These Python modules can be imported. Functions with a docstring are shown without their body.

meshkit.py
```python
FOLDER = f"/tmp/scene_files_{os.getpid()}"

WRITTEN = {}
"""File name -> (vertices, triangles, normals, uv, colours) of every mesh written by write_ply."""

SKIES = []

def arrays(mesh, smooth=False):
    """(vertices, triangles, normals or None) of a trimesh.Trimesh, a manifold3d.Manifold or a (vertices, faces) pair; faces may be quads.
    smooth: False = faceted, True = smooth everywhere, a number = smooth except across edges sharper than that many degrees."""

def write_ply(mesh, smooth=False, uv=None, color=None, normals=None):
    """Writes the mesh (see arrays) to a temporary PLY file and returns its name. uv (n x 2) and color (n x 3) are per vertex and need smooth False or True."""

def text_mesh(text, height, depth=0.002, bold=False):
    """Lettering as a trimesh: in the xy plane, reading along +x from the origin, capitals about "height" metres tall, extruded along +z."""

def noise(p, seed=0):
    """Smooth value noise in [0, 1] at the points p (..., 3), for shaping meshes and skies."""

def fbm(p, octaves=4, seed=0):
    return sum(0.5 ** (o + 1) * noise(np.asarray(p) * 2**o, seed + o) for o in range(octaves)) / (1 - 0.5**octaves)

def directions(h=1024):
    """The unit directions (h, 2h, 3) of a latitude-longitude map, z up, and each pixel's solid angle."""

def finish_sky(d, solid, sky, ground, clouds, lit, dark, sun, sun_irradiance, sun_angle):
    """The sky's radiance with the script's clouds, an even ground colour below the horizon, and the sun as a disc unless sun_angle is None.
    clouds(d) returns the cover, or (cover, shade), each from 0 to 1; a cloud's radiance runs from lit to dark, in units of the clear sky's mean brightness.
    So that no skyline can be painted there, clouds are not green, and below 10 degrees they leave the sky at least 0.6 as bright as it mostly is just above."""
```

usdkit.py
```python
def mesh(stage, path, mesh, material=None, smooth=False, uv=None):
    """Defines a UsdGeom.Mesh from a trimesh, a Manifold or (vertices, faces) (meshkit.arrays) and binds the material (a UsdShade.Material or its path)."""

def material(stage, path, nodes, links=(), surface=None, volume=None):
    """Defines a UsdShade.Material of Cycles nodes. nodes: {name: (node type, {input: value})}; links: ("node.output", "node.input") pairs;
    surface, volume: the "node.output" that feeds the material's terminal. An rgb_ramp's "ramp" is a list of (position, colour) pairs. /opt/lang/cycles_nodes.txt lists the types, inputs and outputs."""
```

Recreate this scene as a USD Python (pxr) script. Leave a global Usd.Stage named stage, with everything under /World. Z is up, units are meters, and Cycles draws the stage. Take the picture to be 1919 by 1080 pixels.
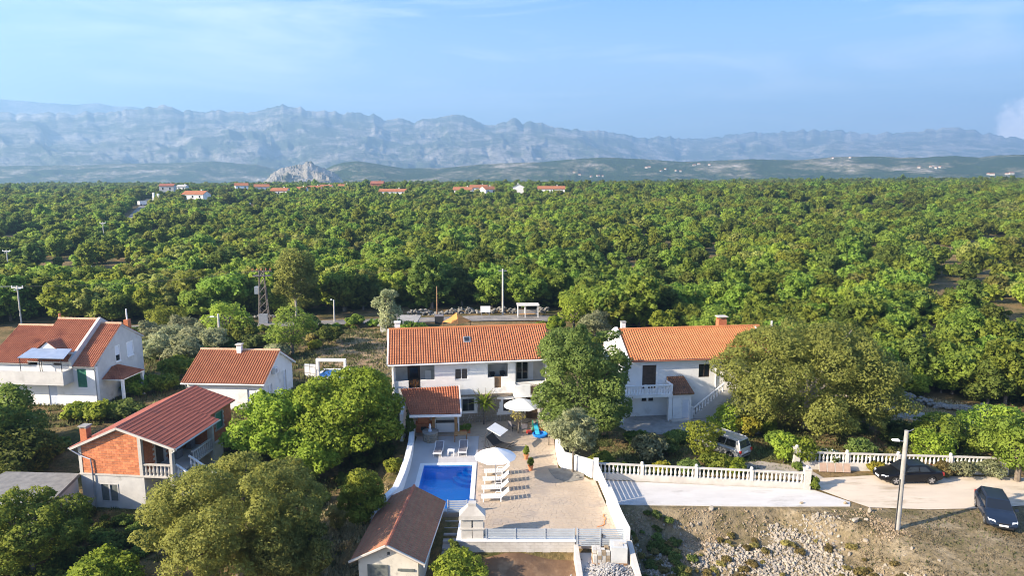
import math, random
import numpy as np
import trimesh, usdkit, meshkit
from pxr import Usd, UsdGeom, UsdLux, UsdShade, Gf, Sdf, Vt
from shapely.geometry import Polygon, box as sbox
from shapely.ops import unary_union

stage = Usd.Stage.CreateInMemory()
UsdGeom.SetStageUpAxis(stage, 'Z')
UsdGeom.SetStageMetersPerUnit(stage, 1.0)
UsdGeom.Xform.Define(stage, '/World')
UsdGeom.Scope.Define(stage, '/World/Looks')

# ------------------------------------------------------------------ camera, sky, sun, exposure
CAM_H, PITCH = 22.0, math.atan(205 / 1279.33)
cam = UsdGeom.Camera.Define(stage, '/World/camera')
cam.AddTranslateOp().Set((0, 0, CAM_H))
cam.AddRotateXOp().Set(90 - math.degrees(PITCH))
cam.CreateHorizontalApertureAttr(36.0)
cam.CreateVerticalApertureAttr(36.0 * 577 / 1024)
cam.CreateFocalLengthAttr(24.0)
cam.CreateClippingRangeAttr((0.5, 60000.0))
cam.CreateExposureAttr(1.62)

SUN_EL = math.radians(25.0)
SUN_AZ = math.atan2(-0.93, -0.37)
sun_dir = np.array([math.cos(SUN_EL) * math.sin(SUN_AZ), math.cos(SUN_EL) * math.cos(SUN_AZ), math.sin(SUN_EL)])
sun = UsdLux.DistantLight.Define(stage, '/World/sun')
sun.CreateNormalizeAttr(True)
sun.CreateIntensityAttr(1.05)
sun.CreateAngleAttr(0.6)
sun.CreateColorAttr((1.0, 0.86, 0.68))
q = Gf.Rotation(Gf.Vec3d(0, 0, 1), Gf.Vec3d(*sun_dir.tolist()))
sun.AddOrientOp(UsdGeom.XformOp.PrecisionDouble).Set(Gf.Quatd(q.GetQuat()))

dome = UsdLux.DomeLight.Define(stage, '/World/sky')
dome.CreateIntensityAttr(1.0)
CLOUD_AZ, CLOUD_EL = math.radians(36.3), math.radians(3.3)
_cd = (math.sin(CLOUD_AZ) * math.cos(CLOUD_EL), math.cos(CLOUD_AZ) * math.cos(CLOUD_EL), math.sin(CLOUD_EL))
sky_mat = usdkit.material(stage, '/World/Looks/sky_look', {
    'sky': ('sky_texture', {'sky_type': 'single_scattering', 'sun_disc': False, 'sun_elevation': SUN_EL, 'sun_rotation': SUN_AZ,
                            'altitude': 100.0, 'air_density': 1.0, 'aerosol_density': 1.6, 'ozone_density': 3.0}),
    'tc': ('texture_coordinate', {}),
    'mp': ('mapping', {'scale': (1.4, 1.4, 9.0), 'rotation': (0.10, 0.05, 0.6)}),
    'n1': ('noise_texture', {'scale': 2.3, 'detail': 7.0, 'roughness': 0.62, 'distortion': 0.6}),
    'r1': ('rgb_ramp', {'ramp': [(0.0, (0, 0, 0)), (0.47, (0, 0, 0)), (0.72, (0.5, 0.5, 0.5)), (1.0, (0.75, 0.75, 0.75))]}),
    'mixc': ('mix_color', {'blend_type': 'mix', 'use_clamp': False, 'b': (3.5, 3.6, 3.8)}),
    # one cumulus low over the hills on the right
    'dist': ('vector_math', {'math_type': 'distance', 'vector2': _cd}),
    'n2': ('noise_texture', {'scale': 26.0, 'detail': 5.0, 'roughness': 0.6}),
    'm1': ('math', {'math_type': 'multiply_add', 'value2': 13.0, 'value3': 0.08}),
    'm2': ('math', {'math_type': 'add'}),
    'r2': ('map_range', {'range_type': 'smoothstep', 'from_min': 1.05, 'from_max': 0.8, 'to_min': 0.0, 'to_max': 0.75, 'clamp': True}),
    'mixd': ('mix_color', {'blend_type': 'mix', 'use_clamp': False, 'b': (11.0, 9.4, 8.9)}),
    'hs': ('hsv', {'hue': 0.513, 'saturation': 1.5, 'value': 0.61}),
    # the sky pales towards the horizon all the way round
    'sz': ('separate_xyz', {}), 'za': ('math', {'math_type': 'absolute'}),
    'hr': ('map_range', {'range_type': 'smoothstep', 'from_min': 0.34, 'from_max': 0.0, 'to_min': 0.0, 'to_max': 0.9, 'clamp': True}),
    'hz': ('mix_color', {'use_clamp': False, 'b': (1.85, 2.2, 2.55)}),
    'bg': ('background_shader', {'strength': 0.15}),
}, [('tc.generated', 'mp.vector'), ('mp.vector', 'n1.vector'), ('n1.fac', 'r1.fac'), ('sky.color', 'hs.color'), ('hs.color', 'hz.a'), ('tc.generated', 'sz.vector'), ('sz.z', 'za.value1'), ('za.value', 'hr.value'), ('hr.result', 'hz.fac'), ('hz.result', 'mixc.a'), ('r1.color', 'mixc.fac'),
    ('tc.generated', 'dist.vector1'), ('tc.generated', 'n2.vector'), ('dist.value', 'm1.value1'), ('m1.value', 'm2.value1'), ('n2.fac', 'm2.value2'),
    ('m2.value', 'r2.value'), ('r2.result', 'mixd.fac'), ('mixc.result', 'mixd.a'), ('mixd.result', 'bg.color')], surface='bg.background')
UsdShade.MaterialBindingAPI.Apply(dome.GetPrim()).Bind(sky_mat)
dome.GetPrim().SetCustomDataByKey('kind', 'structure')
dome.GetPrim().SetCustomDataByKey('label', 'pale blue summer sky with thin wisps of cloud')
HAZE_DENSITY = 0.00017

# ------------------------------------------------------------------ helpers
CX, CY, FPX = 959.5, 540.0, 1279.33


def ray(x, y):
    a, b = (x - CX) / FPX, (y - CY) / FPX
    return a, math.cos(PITCH) - b * math.sin(PITCH), -math.sin(PITCH) - b * math.cos(PITCH)


def G(x, y, z=0.0):
    """The point of the level z that the photograph shows at (x, y)."""
    a, f, u = ray(x, y)
    t = (z - CAM_H) / u
    return a * t, f * t


def in_frame(X, Y, Z, margin=0.03):
    d = Y * math.cos(PITCH) - (Z - CAM_H) * math.sin(PITCH)
    v = -(Z - CAM_H) * math.cos(PITCH) - Y * math.sin(PITCH)
    return (np.abs(X / np.maximum(d, 1)) < 0.75 + margin) & (np.abs(v / np.maximum(d, 1)) < 0.4222 + margin) & (d > 1)


def smooth(e0, e1, x):
    t = np.clip((np.asarray(x, float) - e0) / (e1 - e0), 0, 1)
    return t * t * (3 - 2 * t)


USED = {}


def numbered(parent, name):
    k = (parent, name)
    USED[k] = USED.get(k, -1) + 1
    return parent + '/' + name + ('_%03d' % USED[k] if USED[k] else '')


def tag(prim, label=None, cat=None, group=None, kind=None):
    for k, v in (('label', label), ('category', cat), ('group', group), ('kind', kind)):
        if v:
            prim.SetCustomDataByKey(k, v)
    return prim


def thing(name, label, cat, loc=(0, 0, 0), rz=0.0, group=None, kind=None):
    x = UsdGeom.Xform.Define(stage, numbered('/World', name))
    x.AddTranslateOp().Set(tuple(float(c) for c in loc))
    x.AddRotateZOp().Set(float(rz))
    return tag(x.GetPrim(), label, cat, group, kind)


def copy_of(src, loc, rz=0.0, scale=None, label=None, group=None):
    name = src.GetName()
    base = name[:-4] if name[-4] == '_' and name[-3:].isdigit() else name
    x = UsdGeom.Xform.Define(stage, numbered('/World', base))
    x.GetPrim().GetReferences().AddInternalReference(src.GetPath())
    x.ClearXformOpOrder()
    p = x.GetPrim()
    xf = UsdGeom.Xformable(p)
    (UsdGeom.XformOp(p.GetAttribute('xformOp:translate')) if p.GetAttribute('xformOp:translate') else xf.AddTranslateOp()).Set(tuple(float(c) for c in loc))
    (UsdGeom.XformOp(p.GetAttribute('xformOp:rotateZ')) if p.GetAttribute('xformOp:rotateZ') else xf.AddRotateZOp()).Set(float(rz))
    ops = [UsdGeom.XformOp(p.GetAttribute('xformOp:translate')), UsdGeom.XformOp(p.GetAttribute('xformOp:rotateZ'))]
    if scale is not None:
        sc = p.GetAttribute('xformOp:scale')
        sc = UsdGeom.XformOp(sc) if sc else xf.AddScaleOp()
        sc.Set(tuple(float(c) for c in np.broadcast_to(scale, 3)))
        ops.append(sc)
    xf.SetXformOpOrder(ops)
    p.SetInstanceable(True)
    tag(p, label, None, group)
    return p


class MB:
    """Collects shapes that become one mesh."""

    def __init__(self):
        self.v, self.f, self.n = [], [], 0

    def add(self, v, f):
        v, f = np.asarray(v, float), np.asarray(f, int)
        if f.shape[1] == 4:
            f = np.vstack([f[:, [0, 1, 2]], f[:, [0, 2, 3]]])
        self.v.append(v)
        self.f.append(f + self.n)
        self.n += len(v)
        return self

    def mesh(self, m):
        return self.add(m.vertices, m.faces)

    def box(self, x0, x1, y0, y1, z0, z1, rz=0.0, at=(0, 0, 0), taper=0.0):
        v = np.array([(x, y, z) for z in (z0, z1) for y in (y0, y1) for x in (x0, x1)], float)
        if taper:
            c = np.array([(x0 + x1) / 2, (y0 + y1) / 2])
            v[4:, :2] = c + (v[4:, :2] - c) * (1 - taper)
        if rz:
            c, s = math.cos(rz), math.sin(rz)
            v = v @ np.array([[c, s, 0], [-s, c, 0], [0, 0, 1]])
        v = v + np.asarray(at, float)
        return self.add(v, [[0, 2, 3, 1], [4, 5, 7, 6], [0, 1, 5, 4], [2, 6, 7, 3], [0, 4, 6, 2], [1, 3, 7, 5]])

    def hexa(self, p):
        """Eight corners: bottom ring then top ring, counter-clockwise from above."""
        return self.add(p, [[3, 2, 1, 0], [4, 5, 6, 7], [0, 1, 5, 4], [1, 2, 6, 5], [2, 3, 7, 6], [3, 0, 4, 7]])

    def quad(self, a, b, c, d):
        return self.add([a, b, c, d], [[0, 1, 2, 3]])

    def slab(self, a, b, c, d, t):
        """A quad (counter-clockwise seen from outside) thickened inwards by t."""
        p = np.array([a, b, c, d], float)
        n = np.cross(p[1] - p[0], p[2] - p[0])
        n /= np.linalg.norm(n)
        return self.hexa(np.vstack([p - n * t, p]))

    def cyl(self, p0, p1, r0, r1=None, n=8):
        r1 = r0 if r1 is None else r1
        p0, p1 = np.asarray(p0, float), np.asarray(p1, float)
        t = p1 - p0
        t = t / (np.linalg.norm(t) + 1e-12)
        a = np.cross(t, (0, 0, 1.0) if abs(t[2]) < 0.9 else (1.0, 0, 0))
        a /= np.linalg.norm(a)
        b = np.cross(t, a)
        ang = np.arange(n) * 2 * math.pi / n
        ring = np.cos(ang)[:, None] * a + np.sin(ang)[:, None] * b
        v = np.vstack([p0 + ring * r0, p1 + ring * r1, [p0], [p1]])
        f = []
        for i in range(n):
            j = (i + 1) % n
            f += [[i, j, n + j], [i, n + j, n + i], [2 * n, j, i], [2 * n + 1, n + i, n + j]]
        return self.add(v, f)

    def tube(self, pts, r, n=6):
        pts = np.asarray(pts, float)
        r = np.broadcast_to(r, (len(pts),))
        for i in range(len(pts) - 1):
            self.cyl(pts[i], pts[i + 1], r[i], r[i + 1], n)
        return self

    def lathe(self, prof, at=(0, 0, 0), n=12, sx=1.0, sy=1.0):
        prof = np.asarray(prof, float)
        ang = np.arange(n) * 2 * math.pi / n
        v = np.vstack([np.stack([np.cos(ang) * r * sx, np.sin(ang) * r * sy, np.full(n, z)], 1) for r, z in prof])
        f = []
        for k in range(len(prof) - 1):
            for i in range(n):
                j = (i + 1) % n
                f.append([k * n + i, k * n + j, (k + 1) * n + j, (k + 1) * n + i])
        self.add(v + np.asarray(at, float), f)
        top = len(prof) - 1
        m = MB()
        self.add(np.vstack([v[:n], [[0, 0, prof[0][1]]]]) + np.asarray(at, float), [[(i + 1) % n, i, n] for i in range(n)])
        self.add(np.vstack([v[top * n:], [[0, 0, prof[-1][1]]]]) + np.asarray(at, float), [[i, (i + 1) % n, n] for i in range(n)])
        return self

    def ball(self, c, r, sub=1, scale=(1, 1, 1)):
        m = trimesh.creation.icosphere(sub, 1.0)
        return self.add(m.vertices * np.asarray(scale) * r + np.asarray(c, float), m.faces)

    def poly_z(self, poly, z0, z1):
        """A shapely polygon in plan, extruded from z0 to z1."""
        for g in getattr(poly, 'geoms', [poly]):
            m = trimesh.creation.extrude_polygon(g, z1 - z0, engine='earcut')
            self.add(m.vertices + (0, 0, z0), m.faces)
        return self

    def poly_y(self, poly, y0, y1):
        """A shapely polygon in (x, z), extruded from y0 to y1: a wall along x."""
        for g in getattr(poly, 'geoms', [poly]):
            m = trimesh.creation.extrude_polygon(g, y1 - y0, engine='earcut')
            v = m.vertices
            self.add(np.stack([v[:, 0], y1 - v[:, 2], v[:, 1]], 1), m.faces)
        return self

    def poly_x(self, poly, x0, x1):
        """A shapely polygon in (y, z), extruded from x0 to x1: a wall along y."""
        for g in getattr(poly, 'geoms', [poly]):
            m = trimesh.creation.extrude_polygon(g, x1 - x0, engine='earcut')
            v = m.vertices
            self.add(np.stack([v[:, 2] + x0, v[:, 0], v[:, 1]], 1), m.faces)
        return self

    def arrays(self):
        return np.vstack(self.v), np.vstack(self.f)

    def moved(self, loc=(0, 0, 0), rz=0.0):
        c, s = math.cos(math.radians(rz)), math.sin(math.radians(rz))
        R = np.array([[c, s, 0], [-s, c, 0], [0, 0, 1]])
        self.v = [v @ R + np.asarray(loc, float) for v in self.v]
        return self


def put(path, v, f, mat, normals=None, smooth=False):
    m = usdkit.mesh(stage, path, (v, f), M[mat], smooth=smooth)
    if normals is not None:
        m.CreateNormalsAttr(Vt.Vec3fArray.FromNumpy(np.asarray(normals, np.float32)))
        m.SetNormalsInterpolation('vertex')
    return m.GetPrim()


def part(parent, name, mb, mat, label=None, kind=None, smooth=False):
    base = str(parent.GetPath())
    v, f = mb.arrays()
    p = put(numbered(base, name), v, f, mat, smooth=smooth)
    return tag(p, label, None, None, kind)


def solo(name, mb, mat, label, cat=None, group=None, kind=None, smooth=False):
    """A top-level thing (or piece of the setting) that is one mesh, built in world coordinates."""
    v, f = mb.arrays()
    p = put(numbered('/World', name), v, f, mat, smooth=smooth)
    return tag(p, label, cat, group, kind)


# ------------------------------------------------------------------ materials
M = {}


def mat(name, c1, c2=None, scale=2.0, rough=0.85, bump=0.0, bscale=None, island=0.0, spec=0.3, c3=None, s3=0.4, t3=(0.52, 0.66), metallic=0.0, detail=5.0, coat=0.0, stretch=None, inst=0.0):
    """A principled surface whose colour wanders between c1 and c2 (a third tone c3 in patches), with optional per-piece variation and relief."""
    c2 = c2 or c1
    c1, c2 = tuple(0.97 * a for a in c1), tuple(0.97 * a for a in c2)
    c3 = tuple(0.97 * a for a in c3) if c3 else None
    nodes = {'g': ('geometry', {}), 'n': ('noise_texture', {'scale': scale, 'detail': detail, 'roughness': 0.6}),
             'r': ('rgb_ramp', {'ramp': [(0.0, c1), (0.36, c1), (0.64, c2), (1.0, c2)]}),
             'p': ('principled_bsdf', {'roughness': rough, 'specular_ior_level': spec, 'metallic': metallic, 'coat_weight': coat})}
    links = []
    pos = 'g.position'
    if stretch:
        nodes['mp'] = ('mapping', {'scale': stretch})
        links.append(('g.position', 'mp.vector'))
        pos = 'mp.vector'
    links += [(pos, 'n.vector'), ('n.fac', 'r.fac')]
    out = 'r.color'
    if c3:
        nodes['n3'] = ('noise_texture', {'scale': s3, 'detail': 6.0, 'roughness': 0.65})
        nodes['r3'] = ('map_range', {'range_type': 'smoothstep', 'from_min': t3[0], 'from_max': t3[1], 'clamp': True})
        nodes['x3'] = ('mix_color', {'b': c3})
        links += [(pos, 'n3.vector'), ('n3.fac', 'r3.value'), ('r3.result', 'x3.fac'), (out, 'x3.a')]
        out = 'x3.result'
    if island or inst:
        src = 'g.random_per_island'
        if inst:
            nodes['oi'] = ('object_info', {})
            src = 'oi.random'
        a = island or inst
        nodes['iv'] = ('map_range', {'from_min': 0.0, 'from_max': 1.0, 'to_min': 1.0 - a, 'to_max': 1.0 + a})
        nodes['hv'] = ('hsv', {})
        links += [(src, 'iv.value'), ('iv.result', 'hv.value'), (out, 'hv.color')]
        out = 'hv.color'
    links.append((out, 'p.base_color'))
    if bump:
        nodes['nb'] = ('noise_texture', {'scale': bscale or scale * 6, 'detail': 4.0, 'roughness': 0.65})
        nodes['b'] = ('bump', {'strength': min(1.0, bump * 10), 'distance': bump})
        links += [('g.position', 'nb.vector'), ('nb.fac', 'b.height'), ('b.normal', 'p.normal')]
    M[name] = usdkit.material(stage, '/World/Looks/' + name, nodes, links, surface='p.BSDF')


def leaf(name, dark, light, trans=0.5, scale=0.5, hue=0.02, vary=0.3, rough=0.55):
    M[name] = usdkit.material(stage, '/World/Looks/' + name, {
        'g': ('geometry', {}), 'oi': ('object_info', {}),
        'n': ('noise_texture', {'scale': scale, 'detail': 3.0}),
        'r': ('rgb_ramp', {'ramp': [(0.0, dark), (0.35, dark), (0.65, light), (1.0, light)]}),
        'iv': ('map_range', {'to_min': 1 - vary, 'to_max': 1 + vary}),
        'ih': ('map_range', {'to_min': 0.5 - hue, 'to_max': 0.5 + hue}),
        'io': ('map_range', {'to_min': 0.70, 'to_max': 1.30}),
        'vm': ('math', {'math_type': 'multiply'}),
        'hv': ('hsv', {}),
        'br': ('math', {'math_type': 'multiply', 'value2': 1.65}),
        'd': ('principled_bsdf', {'roughness': rough, 'specular_ior_level': 0.12}),
        't': ('translucent_bsdf', {}),
        'm': ('mix_closure', {'fac': trans}),
    }, [('g.position', 'n.vector'), ('n.fac', 'r.fac'), ('g.random_per_island', 'iv.value'), ('oi.random', 'ih.value'), ('oi.random', 'io.value'),
        ('iv.result', 'vm.value1'), ('io.result', 'vm.value2'), ('vm.value', 'br.value1'), ('br.value', 'hv.value'), ('ih.result', 'hv.hue'), ('r.color', 'hv.color'),
        ('hv.color', 'd.base_color'), ('hv.color', 't.color'), ('d.BSDF', 'm.closure1'), ('t.BSDF', 'm.closure2')], surface='m.closure')


leaf('leaf_forest', (0.165, 0.225, 0.036), (0.245, 0.305, 0.048), hue=0.025)
leaf('leaf_lime', (0.225, 0.285, 0.038), (0.310, 0.365, 0.050), hue=0.02)
leaf('leaf_dark', (0.110, 0.150, 0.030), (0.165, 0.205, 0.040), hue=0.02)
leaf('leaf_olive', (0.222, 0.236, 0.056), (0.310, 0.318, 0.076), hue=0.015, scale=0.9)
leaf('leaf_grey', (0.240, 0.260, 0.130), (0.340, 0.350, 0.190), hue=0.01)
leaf('leaf_fig', (0.185, 0.250, 0.030), (0.275, 0.345, 0.042), hue=0.012)
leaf('leaf_oak', (0.172, 0.182, 0.044), (0.245, 0.250, 0.060), hue=0.012, scale=0.7)
leaf('leaf_walnut', (0.128, 0.172, 0.044), (0.180, 0.232, 0.058), hue=0.012, scale=0.7)
leaf('leaf_yellow', (0.270, 0.265, 0.035), (0.380, 0.330, 0.045), hue=0.02)
leaf('leaf_brown', (0.240, 0.205, 0.070), (0.320, 0.260, 0.090), hue=0.015)
leaf('petal_white', (0.600, 0.580, 0.500), (0.750, 0.720, 0.650), hue=0.0, trans=0.1)
leaf('petal_orange', (0.600, 0.200, 0.050), (0.700, 0.300, 0.060), hue=0.01, trans=0.1)
mat('bark', (0.11, 0.085, 0.06), (0.19, 0.16, 0.13), 6, bump=0.02)
mat('bark_pale', (0.30, 0.26, 0.20), (0.42, 0.38, 0.31), 6, bump=0.02)
# ------------------------------------------------------------------ terrain
def ground_height(x, y):
    x, y = np.asarray(x, float), np.asarray(y, float)
    u = np.clip(x / np.maximum(y, 40), -1.1, 1.1)
    plateau = 10.3 + 4.5 * smooth(-0.1, 0.75, u) - 3.2 * smooth(-0.2, -0.8, u)
    P = np.stack([x / 130.0, y / 130.0, np.zeros_like(x)], -1)
    roll = (meshkit.fbm(P, 3, 5) - 0.5) * smooth(110, 260, y)
    far = plateau * smooth(95, 520, y) ** 0.85 + roll * 5.0
    far = far - (far + 35) * smooth(1100, 1900, y)
    # garden and yard on the left lie lower towards the camera
    left = -1.5 * smooth(60, 46.5, y) * smooth(-9.2, -10.5, x)
    # strip in front of the terrace, and the small house's footing
    front = -1.15 * smooth(39.2, 38.6, y) * smooth(-10.6, -9.4, x) * smooth(8.4, 7.4, x)
    # cut bank and rubble field on the right
    bump = (meshkit.fbm(np.stack([x / 3.1, y / 3.1, np.full_like(x, 2.0)], -1), 4, 9) - 0.5)
    edge = 43.2 + 0.9 * bump - 2.2 * smooth(17.5, 24, x)
    field = (-1.5 + 1.1 * bump) * smooth(edge, edge - 1.3, y) * smooth(7.2, 8.2, x) * smooth(25.5, 18.5, x)
    field = field + (-0.6 - 0.02 * np.maximum(0, 38 - y)) * smooth(41.5, 35.5, y) * smooth(7.6, 9.5, x) * smooth(36, 21, x)
    low = -1.5 * smooth(42.4, 37.6, y) * smooth(-9.3, -8.7, x) * smooth(-3.18, -3.34, x)
    front = np.minimum(front, low)
    verge = 0.22 * bump * smooth(20, 24, x) * smooth(42.8, 41.2, y)
    cover = np.minimum(1, smooth(-11, -9.5, x) * smooth(8.2, 7.0, x) * smooth(39.3, 39.8, y))
    z = far + left + front + field + verge
    return z - 0.06 - 0.0 * cover


def grid_axis(parts):
    out = []
    for a, b, s in parts:
        out.append(np.arange(a, b, s))
    return np.unique(np.round(np.concatenate(out + [[parts[-1][1]]]), 4))


gx = grid_axis([(-4000, -1200, 200), (-1200, -300, 30), (-300, -70, 6), (-70, -46, 1.0), (-46, -10.0, 0.8), (-10.0, -2.8, 0.24), (-2.8, 6.0, 0.8), (6.0, 26.0, 0.22), (26.0, 46.0, 0.6), (46, 70, 2.0), (70, 300, 6), (300, 1200, 30), (1200, 4000.1, 200)])
gy = grid_axis([(-300, 0, 30), (0, 30, 2.5), (30, 46, 0.22), (46, 64, 0.6), (64, 110, 1.5), (110, 400, 6), (400, 1200, 20), (1200, 2400.1, 100)])
GXX, GYY = np.meshgrid(gx, gy)
GZ = ground_height(GXX, GYY)
# the pool basin is sunk through the ground sheet
pool_hole = None
gv = np.stack([GXX, GYY, GZ], -1).reshape(-1, 3)
nx_, ny_ = len(gx), len(gy)
ii, jj = np.meshgrid(np.arange(nx_ - 1), np.arange(ny_ - 1))
k0 = (jj * nx_ + ii).ravel()
gf = np.stack([k0, k0 + 1, k0 + nx_ + 1, k0 + nx_], 1)
cxm, cym = gv[gf].mean(1)[:, 0], gv[gf].mean(1)[:, 1]
gf = gf[~((cxm > -8.2) & (cxm < -2.2) & (cym > 42.2) & (cym < 51.2))]

M['ground'] = usdkit.material(stage, '/World/Looks/ground', {
    'g': ('geometry', {}),
    'n1': ('noise_texture', {'scale': 0.22, 'detail': 8.0, 'roughness': 0.65}),
    'r1': ('rgb_ramp', {'ramp': [(0.0, (0.055, 0.065, 0.02)), (0.40, (0.085, 0.085, 0.03)), (0.52, (0.20, 0.145, 0.07)), (0.66, (0.26, 0.18, 0.09)), (1.0, (0.30, 0.22, 0.12))]}),
    'n2': ('noise_texture', {'scale': 3.0, 'detail': 8.0, 'roughness': 0.7}),
    'r2': ('rgb_ramp', {'ramp': [(0.0, (0.45, 0.45, 0.45)), (0.4, (0.75, 0.75, 0.75)), (0.7, (1.25, 1.2, 1.1)), (1.0, (1.6, 1.5, 1.35))]}),
    'sx': ('separate_xyz', {}), 'mx': ('map_range', {'from_min': 7.0, 'from_max': 8.5, 'clamp': True}), 'my': ('map_range', {'from_min': 45.0, 'from_max': 43.0, 'clamp': True}),
    'mm': ('math', {'math_type': 'multiply'}),
    'r3': ('rgb_ramp', {'ramp': [(0.0, (0.11, 0.105, 0.05)), (0.38, (0.16, 0.135, 0.07)), (0.5, (0.225, 0.18, 0.11)), (0.64, (0.34, 0.28, 0.19)), (1.0, (0.43, 0.37, 0.27))]}),
    'n3': ('noise_texture', {'scale': 0.55, 'detail': 9.0, 'roughness': 0.7}),
    'xr': ('mix_color', {'use_clamp': False}),
    'x': ('mix_color', {'blend_type': 'multiply', 'fac': 1.0, 'use_clamp': False}),
    'b': ('bump', {'strength': 1.0, 'distance': 0.2}),
    'p': ('principled_bsdf', {'roughness': 0.95, 'specular_ior_level': 0.1}),
}, [('g.position', 'n1.vector'), ('g.position', 'n2.vector'), ('n1.fac', 'r1.fac'), ('n2.fac', 'r2.fac'), ('g.position', 'sx.vector'), ('sx.x', 'mx.value'), ('sx.y', 'my.value'), ('mx.result', 'mm.value1'), ('my.result', 'mm.value2'), ('g.position', 'n3.vector'), ('n3.fac', 'r3.fac'), ('mm.value', 'xr.fac'), ('r1.color', 'xr.a'), ('r3.color', 'xr.b'), ('xr.result', 'x.a'), ('r2.color', 'x.b'),
    ('x.result', 'p.base_color'), ('n2.fac', 'b.height'), ('b.normal', 'p.normal')], surface='p.BSDF')
gp = put('/World/ground', gv, gf, 'ground', smooth=True)
tag(gp, 'dry grassy ground with bare soil patches', None, None, 'structure')


# ------------------------------------------------------------------ hills and mountains
def skyline(pts):
    az, el = [], []
    for x, y in pts:
        a, f, u = ray(x, y)
        az.append(math.atan2(a, f))
        el.append(u / math.hypot(a, f))
    return np.array(az), np.array(el)


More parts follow.
